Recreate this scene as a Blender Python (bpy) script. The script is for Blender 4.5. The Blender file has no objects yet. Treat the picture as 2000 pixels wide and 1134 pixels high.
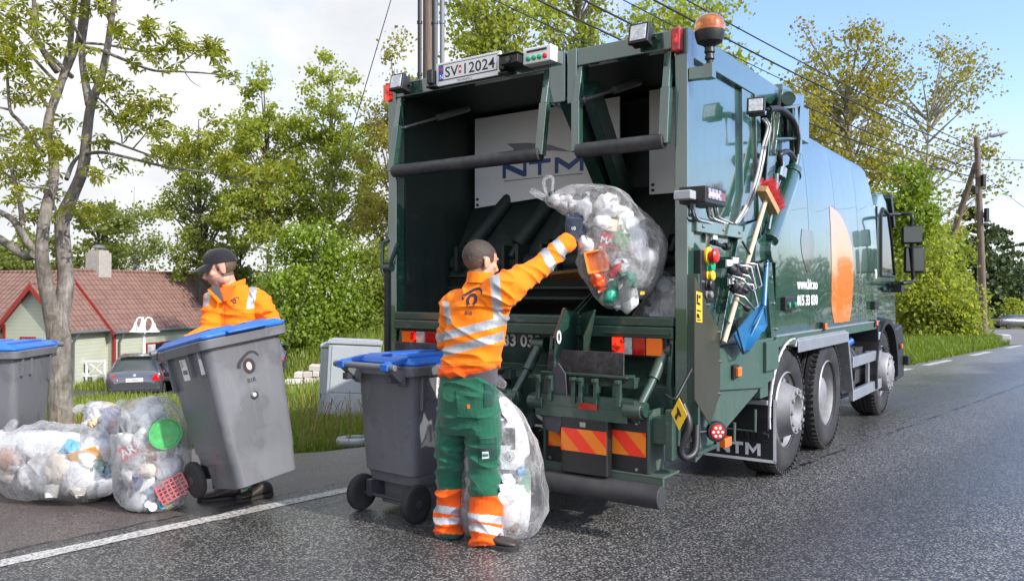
import bpy, bmesh, math, random
import numpy as np
from mathutils import Vector, Matrix, Euler, noise as mnoise
from mathutils.bvhtree import BVHTree
R = math.radians
S = bpy.context.scene
COL = S.collection
# ---------------------------------------------------------------- camera
F, H, CX, CY = 1570.0, 1.5, 1000.0, 567.0      # focal length in photo pixels, eye height, image centre
cam = bpy.data.objects.new("camera", bpy.data.cameras.new("camera"))
COL.objects.link(cam)
cam.location = (0, 0, H)
cam.rotation_euler = (R(90), 0, 0)
cam.data.sensor_width = 36
cam.data.lens = 36 * F / 2000
cam.data.clip_start = 0.05
cam.data.clip_end = 3000
S.camera = cam
# ---------------------------------------------------------------- light, sky, exposure
SUN_AZ = (0.80, -0.60)          # horizontal direction towards the sun (behind the camera, to the right)
SUN_EL = R(33)
sd = Vector((SUN_AZ[0] * math.cos(SUN_EL), SUN_AZ[1] * math.cos(SUN_EL), math.sin(SUN_EL))).normalized()
sun = bpy.data.objects.new("sun", bpy.data.lights.new("sun", 'SUN'))
COL.objects.link(sun)
sun.rotation_euler = sd.to_track_quat('Z', 'Y').to_euler()
sun.data.energy = 2.3
sun.data.angle = R(0.6)
sun.data.color = (1.0, 0.95, 0.87)
S.view_settings.view_transform = 'Standard'
S.view_settings.look = 'None'
S.view_settings.exposure = 1.22
S.view_settings.gamma = 1
S.cycles.max_bounces = 10
S.cycles.transparent_max_bounces = 24
S.cycles.caustics_reflective = False
S.cycles.caustics_refractive = False

W = bpy.data.worlds.new("World")
S.world = W
W.use_nodes = True
wn, wl = W.node_tree.nodes, W.node_tree.links
wn.clear()
def wnode(t, **k):
    n = wn.new(t)
    for a, b in k.items(): setattr(n, a, b)
    return n
sky = wnode('ShaderNodeTexSky', sky_type='NISHITA', sun_disc=False)
sky.sun_elevation = SUN_EL
sky.sun_rotation = math.atan2(sd.x, sd.y)
sky.air_density = 1.0
sky.dust_density = 1.0
tc = wnode('ShaderNodeTexCoord')
sep = wnode('ShaderNodeSeparateXYZ')
wl.new(tc.outputs['Generated'], sep.inputs[0])
# clouds: noise on the direction, flattened towards the horizon
def wmath(op, a, b=None, c=None):
    n = wnode('ShaderNodeMath', operation=op)
    for i, q in enumerate((a, b, c)):
        if q is None: continue
        if isinstance(q, (int, float)): n.inputs[i].default_value = q
        else: wl.new(q, n.inputs[i])
    return n.outputs[0]
dz = wmath('ADD', wmath('MAXIMUM', sep.outputs[2], 0.0), 0.35)
cx_ = wmath('DIVIDE', sep.outputs[0], dz)
cy_ = wmath('DIVIDE', sep.outputs[1], dz)
comb = wnode('ShaderNodeCombineXYZ')
wl.new(cx_, comb.inputs[0]); wl.new(cy_, comb.inputs[1])
nz = wnode('ShaderNodeTexNoise')
nz.inputs['Scale'].default_value = 1.35
nz.inputs['Detail'].default_value = 9
nz.inputs['Roughness'].default_value = 0.52
nz.inputs['Distortion'].default_value = 0.35
wl.new(comb.outputs[0], nz.inputs['Vector'])
# more cloud towards the left (west) of the view, clearer to the right
bias = wmath('MULTIPLY', sep.outputs[0], -0.36)
lowb = wmath('MULTIPLY', wmath('MAXIMUM', wmath('SUBTRACT', 0.24, sep.outputs[2]), 0.0), 0.62)
cv = wmath('ADD', wmath('ADD', nz.outputs['Fac'], bias), lowb)
ramp = wnode('ShaderNodeValToRGB')
ramp.color_ramp.elements[0].position = 0.36
ramp.color_ramp.elements[0].color = (0, 0, 0, 1)
ramp.color_ramp.elements[1].position = 0.60
ramp.color_ramp.elements[1].color = (1, 1, 1, 1)
wl.new(cv, ramp.inputs[0])
# thick cloud turns slightly grey
nz2 = wnode('ShaderNodeTexNoise')
nz2.inputs['Scale'].default_value = 2.3
nz2.inputs['Detail'].default_value = 6
wl.new(comb.outputs[0], nz2.inputs['Vector'])
ramp2 = wnode('ShaderNodeValToRGB')
ramp2.color_ramp.elements[0].position = 0.38
ramp2.color_ramp.elements[0].color = (4.4, 4.55, 4.8, 1)
ramp2.color_ramp.elements[1].position = 0.62
ramp2.color_ramp.elements[1].color = (5.7, 5.75, 5.8, 1)
wl.new(nz2.outputs['Fac'], ramp2.inputs[0])
skyb = wnode('ShaderNodeMixRGB', blend_type='MULTIPLY')
skyb.inputs[0].default_value = 1
skyb.inputs[2].default_value = (1.42, 1.50, 1.92, 1)
wl.new(sky.outputs[0], skyb.inputs[1])
# cloud is brighter on the sun's side of the sky
dotn = wnode('ShaderNodeVectorMath', operation='DOT_PRODUCT')
wl.new(tc.outputs['Generated'], dotn.inputs[0])
dotn.inputs[1].default_value = sd
glow = wmath('ADD', 1.0, wmath('MULTIPLY', wmath('POWER', wmath('MAXIMUM', dotn.outputs['Value'], 0.0), 2.5), 2.4))
cbr = wnode('ShaderNodeVectorMath', operation='SCALE')
wl.new(ramp2.outputs[0], cbr.inputs[0]); wl.new(glow, cbr.inputs['Scale'])
cmix = wnode('ShaderNodeMixRGB')
wl.new(ramp.outputs[0], cmix.inputs[0])
wl.new(skyb.outputs[0], cmix.inputs[1])
wl.new(cbr.outputs[0], cmix.inputs[2])
bg = wnode('ShaderNodeBackground')
bg.inputs[1].default_value = 0.082
wl.new(cmix.outputs[0], bg.inputs[0])
wo = wnode('ShaderNodeOutputWorld')
wl.new(bg.outputs[0], wo.inputs[0])

# ---------------------------------------------------------------- helpers
def P(px, py, Y):
    """the point at depth Y seen at photo pixel (px, py)"""
    return Vector(((px - CX) / F * Y, Y, H - (py - CY) / F * Y))
def tag(o, label=None, cat=None, group=None, kind=None):
    if label: o['label'] = label
    if cat: o['category'] = cat
    if group: o['group'] = group
    if kind: o['kind'] = kind
    return o
def empty(name, loc=(0, 0, 0), rz=0.0, label=None, cat=None, group=None):
    o = bpy.data.objects.new(name, None)
    COL.objects.link(o)
    o.location = loc
    o.rotation_euler = (0, 0, rz)
    o.empty_display_size = 0.1
    return tag(o, label, cat, group)
def copy_tree(o, parent=None):
    c = o.copy()
    COL.objects.link(c)
    if parent: c.parent = parent
    for ch in [x for x in COL.objects if x.parent == o]:
        copy_tree(ch, c)
    return c

class MB:
    """collects shapes and links them as ONE mesh object"""
    def __init__(s): s.v = []; s.f = []; s.mi = []; s.cur = 0
    def mat(s, i): s.cur = i; return s
    def add(s, vs, fs):
        n = len(s.v)
        s.v += [tuple(q) for q in vs]
        for f in fs:
            s.f.append([i + n for i in f]); s.mi.append(s.cur)
        return s
    def box(s, c, d, rot=None, taper=1.0):
        hx, hy, hz = d[0] / 2, d[1] / 2, d[2] / 2
        vs = []
        for z, k in ((-hz, 1.0), (hz, taper)):
            for x, y in ((-hx, -hy), (hx, -hy), (hx, hy), (-hx, hy)):
                q = Vector((x * k, y * k, z))
                if rot is not None: q = rot @ q
                vs.append(q + Vector(c))
        return s.add(vs, [(3, 2, 1, 0), (4, 5, 6, 7), (0, 1, 5, 4), (1, 2, 6, 5), (2, 3, 7, 6), (3, 0, 4, 7)])
    def bb(s, x0, x1, y0, y1, z0, z1):
        return s.box(((x0 + x1) / 2, (y0 + y1) / 2, (z0 + z1) / 2), (abs(x1 - x0), abs(y1 - y0), abs(z1 - z0)))
    def bar(s, a, b, w, h, up=(0, 0, 1)):
        """rectangular bar from a to b, w across, h along up"""
        a, b = Vector(a), Vector(b); d = b - a; L = d.length
        z = d.normalized(); u = Vector(up); x = u.cross(z)
        if x.length < 1e-4: x = Vector((1, 0, 0)).cross(z)
        x.normalize(); y = z.cross(x)
        m = Matrix((x, y, z)).transposed()
        return s.box((a + b) / 2, (w, h, L), m)
    def prism(s, pts, ext):
        """closed polygon pts (3D), extruded by ext"""
        n = len(pts); e = Vector(ext)
        pts = [Vector(p) for p in pts]
        nn = Vector((0, 0, 0))
        for i in range(n):
            nn += (pts[i] - pts[0]).cross(pts[(i + 1) % n] - pts[0])
        if nn.dot(e) > 0: pts = pts[::-1]
        vs = pts + [p + e for p in pts]
        fs = [tuple(range(n)), tuple(range(2 * n - 1, n - 1, -1))]
        for i in range(n):
            j = (i + 1) % n
            fs.append((j, i, i + n, j + n))
        return s.add(vs, fs)
    def poly(s, pts): return s.add(pts, [tuple(range(len(pts)))])
    def tube(s, pts, r, n=10, cap=True, up=None, closed=False):
        pts = [Vector(p) for p in pts]; m = len(pts)
        rs = r if isinstance(r, (list, tuple)) else [r] * m
        rings = []; prev = None
        for i, p in enumerate(pts):
            if closed: d = pts[(i + 1) % m] - pts[i - 1]
            elif i == 0: d = pts[1] - pts[0]
            elif i == m - 1: d = pts[-1] - pts[-2]
            else: d = (pts[i + 1] - p).normalized() + (p - pts[i - 1]).normalized()
            if d.length < 1e-9: d = Vector((0, 0, 1))
            d.normalize()
            if prev is None:
                u = Vector(up) if up else (Vector((0, 0, 1)) if abs(d.z) < 0.9 else Vector((1, 0, 0)))
            else: u = prev
            u = u - d * u.dot(d)
            if u.length < 1e-6: u = Vector((1, 0, 0)) - d * d.x
            u.normalize(); prev = u; w = d.cross(u)
            rr = rs[i]
            ra, rb = rr if isinstance(rr, (list, tuple)) else (rr, rr)
            rings.append([p + u * (ra * math.cos(2 * math.pi * k / n)) + w * (rb * math.sin(2 * math.pi * k / n)) for k in range(n)])
        vs = [q for g in rings for q in g]; fs = []
        mm = m if closed else m - 1
        for i in range(mm):
            i2 = (i + 1) % m
            for k in range(n):
                k2 = (k + 1) % n
                fs.append((i * n + k, i * n + k2, i2 * n + k2, i2 * n + k))
        if cap and not closed:
            fs.append(tuple(range(n - 1, -1, -1))); fs.append(tuple((m - 1) * n + k for k in range(n)))
        return s.add(vs, fs)
    def lathe(s, prof, o=(0, 0, 0), axis=(0, 0, 1), n=24, cap=True):
        """prof: (radius, distance along axis)"""
        ax = Vector(axis).normalized()
        u = Vector((1, 0, 0)) if abs(ax.x) < 0.9 else Vector((0, 1, 0))
        u = (u - ax * u.dot(ax)).normalized(); w = ax.cross(u); o = Vector(o)
        vs = []; fs = []; m = len(prof)
        for r, h in prof:
            for k in range(n):
                a = 2 * math.pi * k / n
                vs.append(o + ax * h + u * (r * math.cos(a)) + w * (r * math.sin(a)))
        for i in range(m - 1):
            for k in range(n):
                k2 = (k + 1) % n
                fs.append((i * n + k, i * n + k2, (i + 1) * n + k2, (i + 1) * n + k))
        if cap and prof[0][0] > 1e-5: fs.append(tuple(range(n - 1, -1, -1)))
        if cap and prof[-1][0] > 1e-5: fs.append(tuple((m - 1) * n + k for k in range(n)))
        return s.add(vs, fs)
    def cyl(s, a, b, r, n=16):
        return s.tube([a, b], r, n)
    def loft(s, rings, cap=True):
        n = len(rings[0]); vs = [q for g in rings for q in g]; fs = []
        for i in range(len(rings) - 1):
            for k in range(n):
                k2 = (k + 1) % n
                fs.append((i * n + k, i * n + k2, (i + 1) * n + k2, (i + 1) * n + k))
        if cap:
            fs.append(tuple(range(n - 1, -1, -1))); fs.append(tuple((len(rings) - 1) * n + k for k in range(n)))
        return s.add(vs, fs)
    def xform(s, m):
        s.v = [tuple(m @ Vector(q)) for q in s.v]; return s
    def build(s, name, mats, parent=None, smooth=35, bevel=0.0, seg=2, label=None):
        me = bpy.data.meshes.new(name)
        me.from_pydata(s.v, [], s.f)
        if not isinstance(mats, (list, tuple)): mats = [mats]
        for m in mats: me.materials.append(m)
        if any(s.mi): me.polygons.foreach_set('material_index', s.mi)
        me.update()
        finish(me, smooth)
        return link(name, me, parent, bevel, seg, label)
def finish(me, smooth):
    if smooth:
        me.polygons.foreach_set('use_smooth', [True] * len(me.polygons))
        if smooth < 179: me.set_sharp_from_angle(angle=R(smooth))
def link(name, me, parent=None, bevel=0.0, seg=2, label=None):
    o = bpy.data.objects.new(name, me)
    COL.objects.link(o)
    if parent: o.parent = parent
    if label: o['label'] = label
    if bevel:
        b = o.modifiers.new('edge', 'BEVEL')
        b.width = bevel; b.segments = seg; b.limit_method = 'ANGLE'; b.angle_limit = R(40)
        b.harden_normals = True
    return o
def np_mesh(name, V, Fq, mats, parent=None, smooth=0, mi=None):
    """fast mesh from arrays; Fq is (n, 3) or (n, 4)"""
    V = np.asarray(V, dtype=np.float32); Fq = np.asarray(Fq, dtype=np.int32)
    k = Fq.shape[1]; me = bpy.data.meshes.new(name)
    me.vertices.add(len(V)); me.vertices.foreach_set('co', V.ravel())
    me.loops.add(Fq.size); me.loops.foreach_set('vertex_index', Fq.ravel())
    me.polygons.add(len(Fq)); me.polygons.foreach_set('loop_start', np.arange(0, Fq.size, k, dtype=np.int32))
    if not isinstance(mats, (list, tuple)): mats = [mats]
    for m in mats: me.materials.append(m)
    if mi is not None: me.polygons.foreach_set('material_index', np.asarray(mi, dtype=np.int32))
    me.update(calc_edges=True); me.validate()
    finish(me, smooth)
    return link(name, me, parent)
def bez(p0, p1, p2, n=10):
    p0, p1, p2 = Vector(p0), Vector(p1), Vector(p2)
    return [p0 * (1 - t) ** 2 + p1 * (2 * t * (1 - t)) + p2 * t * t for t in [i / n for i in range(n + 1)]]
def spline(pts, n=6):
    """Catmull-Rom through pts"""
    p = [Vector(q) for q in pts]; p = [p[0] * 2 - p[1]] + p + [p[-1] * 2 - p[-2]]
    out = []
    for i in range(1, len(p) - 2):
        a, b, c, d = p[i - 1:i + 3]
        for k in range(n):
            t = k / n
            out.append(0.5 * ((2 * b) + (c - a) * t + (2 * a - 5 * b + 4 * c - d) * t * t + (3 * b - a - 3 * c + d) * t ** 3))
    out.append(p[-2]); return out
def text_mb(txt, size, o, ux, uy, off=0.0, align='LEFT', ext=0.002, squeeze=1.0, space=1.0):
    """the words as a thin solid mesh: baseline start o, along ux, up uy"""
    cu = bpy.data.curves.new('lettering', 'FONT')
    cu.body = txt; cu.size = size; cu.align_x = align; cu.offset = off; cu.resolution_u = 3; cu.space_character = space
    to = bpy.data.objects.new('lettering', cu); COL.objects.link(to)
    dg = bpy.context.evaluated_depsgraph_get()
    me = bpy.data.meshes.new_from_object(to.evaluated_get(dg))
    bpy.data.objects.remove(to)
    bpy.data.curves.remove(cu)
    ux, uy, o = Vector(ux).normalized(), Vector(uy).normalized(), Vector(o)
    nrm = ux.cross(uy)
    b = MB()
    vs = [o + ux * (v.co.x * squeeze) + uy * v.co.y + nrm * ext for v in me.vertices]
    b.add(vs, [tuple(p.vertices) for p in me.polygons])
    bpy.data.meshes.remove(me)
    return b

# ---------------------------------------------------------------- materials
MATS = {}
class NT:
    def __init__(s, name):
        s.m = bpy.data.materials.new(name); s.m.use_nodes = True
        s.n = s.m.node_tree.nodes; s.l = s.m.node_tree.links; s.n.clear()
        s.out = s.n.new('ShaderNodeOutputMaterial')
    def node(s, t, ins=None, **k):
        n = s.n.new(t)
        for a, b in k.items(): setattr(n, a, b)
        for a, b in (ins or {}).items(): s.set(n, a, b)
        return n
    def set(s, n, a, b):
        if isinstance(b, bpy.types.NodeSocket): s.l.new(b, n.inputs[a])
        elif isinstance(b, bpy.types.Node): s.l.new(b.outputs[0], n.inputs[a])
        else:
            if isinstance(b, (tuple, list)) and len(b) == 3 and n.inputs[a].type == 'RGBA': b = (*b, 1)
            n.inputs[a].default_value = b
    def math(s, op, a, b=0.0, c=0.0, clamp=False):
        n = s.node('ShaderNodeMath', operation=op, use_clamp=clamp)
        for i, q in enumerate((a, b, c)): s.set(n, i, q)
        return n.outputs[0]
    def ramp(s, fac, stops, interp='LINEAR'):
        n = s.node('ShaderNodeValToRGB'); cr = n.color_ramp; cr.interpolation = interp
        while len(cr.elements) < len(stops): cr.elements.new(0.5)
        for e, (p, c) in zip(cr.elements, stops):
            e.position = p; e.color = (*c, 1) if len(c) == 3 else c
        s.set(n, 0, fac); return n.outputs[0]
    def mix(s, fac, a, b, mode='MIX'):
        n = s.node('ShaderNodeMixRGB', blend_type=mode)
        for i, q in enumerate((fac, a, b)): s.set(n, i, q)
        return n.outputs[0]
    def noise(s, scale, detail=4, vec=None, rough=0.5, dist=0.0):
        n = s.node('ShaderNodeTexNoise', {'Scale': scale, 'Detail': detail, 'Roughness': rough, 'Distortion': dist})
        if vec is not None: s.set(n, 'Vector', vec)
        return n.outputs['Fac']
    def obj(s):
        return s.node('ShaderNodeTexCoord').outputs['Object']
    def bump(s, h, strength=0.3, dist=0.01):
        n = s.node('ShaderNodeBump', {'Strength': strength, 'Distance': dist, 'Height': h}); return n.outputs[0]
    def bsdf(s, **k):
        p = s.node('ShaderNodeBsdfPrincipled')
        for a, b in k.items(): s.set(p, a.replace('_', ' '), b)
        s.l.new(p.outputs[0], s.out.inputs[0]); return p
def mat(name, col, rough=0.5, metal=0.0, var=0.0, vscale=6.0, bump=0.0, bscale=40.0, coat=0.0, spec=0.5, dirt=None, dscale=3.0, damt=0.5):
    if name in MATS: return MATS[name]
    t = NT(name); o = t.obj(); c = tuple(col)
    cs = c
    if var:
        f = t.noise(vscale, 5, o)
        cs = t.mix(t.ramp(f, [(0.3, (0, 0, 0)), (0.7, (1, 1, 1))]), tuple(x * (1 - var) for x in c), tuple(min(1, x * (1 + var)) for x in c))
    rs = rough
    if dirt:
        f2 = t.ramp(t.noise(dscale, 8, o, 0.65), [(0.45, (0, 0, 0)), (0.75, (1, 1, 1))])
        fm = t.math('MULTIPLY', f2, damt)
        cs = t.mix(fm, cs, dirt)
        rs = t.math('ADD', t.math('MULTIPLY', fm, 0.5), rough)
    p = t.bsdf(Base_Color=cs, Roughness=rs, Metallic=metal, Coat_Weight=coat, Specular_IOR_Level=spec)
    if coat: p.inputs['Coat Roughness'].default_value = 0.04
    if bump: t.set(p, 'Normal', t.bump(t.noise(bscale, 4, o), bump))
    MATS[name] = t.m
    return t.m
def lensmat(name, col, base, k):
    t = NT(name); o = t.obj(); v = t.noise(30, 3, o)
    t.bsdf(Base_Color=base, Roughness=.12, Coat_Weight=.6, Emission_Color=col, Emission_Strength=t.math('MULTIPLY', t.ramp(v, [(.45, (.03, .03, .03)), (.66, (1, 1, 1))]), k)); MATS[name] = t.m; return t.m
def emis(name, col, strength=1.0, base=None):
    t = NT(name)
    p = t.bsdf(Base_Color=base or col, Roughness=0.15, Emission_Color=col, Emission_Strength=strength)
    MATS[name] = t.m; return t.m
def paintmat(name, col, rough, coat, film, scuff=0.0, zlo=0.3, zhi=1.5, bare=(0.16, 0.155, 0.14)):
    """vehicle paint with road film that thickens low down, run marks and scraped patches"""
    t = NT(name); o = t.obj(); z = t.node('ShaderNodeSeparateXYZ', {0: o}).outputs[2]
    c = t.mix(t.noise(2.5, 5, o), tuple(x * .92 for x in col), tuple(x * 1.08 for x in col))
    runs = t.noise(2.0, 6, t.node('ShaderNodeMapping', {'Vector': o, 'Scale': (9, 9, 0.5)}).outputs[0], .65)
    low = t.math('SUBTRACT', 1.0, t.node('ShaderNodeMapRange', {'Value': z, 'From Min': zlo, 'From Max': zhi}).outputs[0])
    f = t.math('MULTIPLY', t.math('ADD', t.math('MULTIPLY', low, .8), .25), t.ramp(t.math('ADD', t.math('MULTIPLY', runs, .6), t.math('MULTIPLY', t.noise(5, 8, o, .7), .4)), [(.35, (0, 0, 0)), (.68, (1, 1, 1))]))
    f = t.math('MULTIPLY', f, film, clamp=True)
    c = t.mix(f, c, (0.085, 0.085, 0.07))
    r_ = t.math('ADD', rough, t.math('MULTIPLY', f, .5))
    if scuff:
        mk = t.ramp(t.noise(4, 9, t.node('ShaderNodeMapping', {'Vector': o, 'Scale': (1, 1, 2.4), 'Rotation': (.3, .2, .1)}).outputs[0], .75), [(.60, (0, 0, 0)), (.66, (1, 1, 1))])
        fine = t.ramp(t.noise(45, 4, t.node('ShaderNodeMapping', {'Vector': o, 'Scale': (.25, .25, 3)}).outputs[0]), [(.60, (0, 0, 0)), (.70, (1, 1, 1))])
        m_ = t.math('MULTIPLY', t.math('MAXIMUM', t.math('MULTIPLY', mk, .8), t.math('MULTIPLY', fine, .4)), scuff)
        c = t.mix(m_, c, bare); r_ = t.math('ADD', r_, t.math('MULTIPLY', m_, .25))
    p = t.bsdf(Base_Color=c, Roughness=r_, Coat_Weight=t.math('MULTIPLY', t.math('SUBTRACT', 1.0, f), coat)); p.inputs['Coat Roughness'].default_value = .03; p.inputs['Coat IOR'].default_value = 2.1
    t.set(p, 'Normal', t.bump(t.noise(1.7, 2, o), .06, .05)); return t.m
paint = paintmat('green_paint', (0.014, 0.066, 0.043), 0.20, 1.0, .55)
paintd = paintmat('green_paint_worn', (0.012, 0.050, 0.034), 0.36, .2, .5, .5)
paintu = paintmat('green_paint_dirty', (0.030, 0.090, 0.062), 0.42, .1, 1.0, .25)
dark = paintmat('hopper_shaded_paint', (0.005, 0.016, 0.011), 0.55, 0, .35, .7, .9, 2.6, (0.055, 0.052, 0.045))  # truck green with the hopper's shadow put into the colour; scrapes are wear
black = mat('black_plastic', (0.012, 0.012, 0.013), 0.45, var=0.2)
rubber = mat('black_rubber', (0.018, 0.018, 0.018), 0.75, var=0.25, vscale=9, dirt=(0.07, 0.065, 0.058), damt=0.35, bump=0.06)
scuffed = mat('scuffed_rubber', (0.03, 0.03, 0.03), 0.6, var=0.3, vscale=14, dirt=(0.16, 0.16, 0.15), dscale=18, damt=0.6, bump=0.15, bscale=30)
steel = mat('steel', (0.42, 0.42, 0.42), 0.35, 1.0, var=0.12)
alu = mat('aluminium', (0.52, 0.53, 0.54), 0.42, 0.85, var=0.08)
galv = mat('galvanised', (0.36, 0.37, 0.38), 0.5, 0.7, var=0.15, vscale=12)
greyp = mat('grey_paint', (0.36, 0.385, 0.405), 0.4, var=0.04)
white = mat('white_paint', (0.78, 0.78, 0.76), 0.45, var=0.03)
whitel = mat('white_lettering', (0.80, 0.80, 0.79), 0.5)
orangel = mat('orange_lens', (0.85, 0.16, 0.01), 0.12, coat=0.6)
redl = lensmat('lit_red_lens', (1.0, 0.03, 0.015), (0.42, 0.008, 0.007), 0.8)
reddark = mat('red_lens', (0.40, 0.012, 0.010), 0.12, coat=0.6, var=0.2, vscale=30)
clearl = mat('clear_lens', (0.50, 0.52, 0.54), 0.08, 0.3, var=0.3, vscale=45)
glass = mat('dark_glass', (0.015, 0.02, 0.02), 0.03, spec=0.8)
oak = mat('varnished_wood', (0.46, 0.27, 0.12), 0.5, var=0.15, vscale=20)
shaftm = mat('broom_wood', (0.62, 0.50, 0.32), 0.5, var=0.12, vscale=14)
yellow = mat('yellow_sticker', (0.75, 0.45, 0.02), 0.45)
red = mat('red_plastic', (0.55, 0.02, 0.02), 0.35)
greenb = mat('green_button', (0.01, 0.33, 0.14), 0.3)
blue = mat('blue_plastic', (0.02, 0.13, 0.50), 0.30, var=0.12, dirt=(0.14, 0.22, 0.42), dscale=7, damt=.35)
# ---------------------------------------------------------------- ground: slopes, road, line markings
RP0 = Vector((-1.30, 5.99, 0)); RD = Vector((0.692, 0.722, 0)).normalized(); RN = Vector((-RD.y, RD.x, 0))
def ts(x, y):
    return (x - RP0.x) * RD.x + (y - RP0.y) * RD.y, (x - RP0.x) * RN.x + (y - RP0.y) * RN.y
def xy(t, s): return RP0.x + t * RD.x + s * RN.x, RP0.y + t * RD.y + s * RN.y
def edge_s(t):
    return float(np.interp(t, [-40, -6, -0.9, 0.58, 1.2, 4, 8, 60], [60, 11, 3.7, 1.35, 1.2, 0.95, 0.3, 0.3]))
def zroad(t): return -0.032 * max(0.0, t - 22)
def gz(x, y):
    """height of the ground"""
    t, s = ts(x, y)
    z = zroad(t)
    if s > 0.5:
        q = s - 0.5
        z -= 0.095 * min(q, 26) + 0.02 * max(0, min(q - 26, 60))
        z += 2.15 * math.exp(-((x + 3.2) / 5.0) ** 2 - ((y - 30.5) / 5.2) ** 2)     # grassy mound behind the wall
        k = min(1.0, max(0.0, (t - 9) / 8.0))                                          # beyond the truck the verge stays level
        z = z * (1 - k) + k * (zroad(t) - 0.02 * min(q, 10))
    if y > 95: z += (y - 95) * 0.02
    return z
SIDE = [(13.5, 22.2), (16.8, 28), (18.4, 31), (24.9, 45), (35, 62), (50, 80), (75, 100), (110, 130), (130, 110), (60, 55), (25, 30), (16, 22.5)]
def inpoly(x, y, pl):
    r = False; j = len(pl) - 1
    for i in range(len(pl)):
        if (pl[i][1] > y) != (pl[j][1] > y) and x < (pl[j][0] - pl[i][0]) * (y - pl[i][1]) / (pl[j][1] - pl[i][1]) + pl[i][0]: r = not r
        j = i
    return r
def grid(name, us, vs, fn, m, sm=60):
    V = [fn(u, v) for u in us for v in vs]; nv = len(vs); Q = []
    for i in range(len(us) - 1):
        for j in range(nv - 1): Q.append((i * nv + j, (i + 1) * nv + j, (i + 1) * nv + j + 1, i * nv + j + 1))
    return np_mesh(name, V, Q, m, None, sm)
def grassmat():
    t = NT('meadow'); o = t.obj()
    a = t.noise(0.35, 6, o); b = t.noise(9, 6, o, 0.7)
    c = t.mix(a, (0.045, 0.085, 0.016), (0.13, 0.15, 0.035))
    c = t.mix(t.ramp(b, [(0.35, (0, 0, 0)), (0.7, (1, 1, 1))]), c, (0.16, 0.15, 0.055))
    p = t.bsdf(Base_Color=c, Roughness=0.9, Specular_IOR_Level=0.1)
    t.set(p, 'Normal', t.bump(t.noise(30, 5, o, 0.7), 1.0, 0.05))
    return t.m
meadow = grassmat()
def ax(a, b, n, p=1.0): return [a + (b - a) * (i / n) ** p for i in range(n + 1)]
xs = [-400, -250, -160, -110, -80] + list(np.arange(-60, 40.1, 1.0)) + [46, 54, 66, 80, 110, 160, 250, 420]
ys = [-30, -15, -5] + list(np.arange(0, 60.1, 1.0)) + [64, 70, 78, 88, 100, 120, 160, 240, 420, 700]
def gfn(x, y):
    t, s = ts(x, y); d = gz(x, y)
    e = edge_s(t)
    if s < e + 0.25: d = zroad(t) - 0.10
    elif s < e + 0.9: d = d - 0.10 + 0.14 * (s - e - 0.25) / 0.65
    return (x, y, d)
ground = grid('ground', xs, ys, gfn, meadow)
tag(ground, kind='structure')

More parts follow.
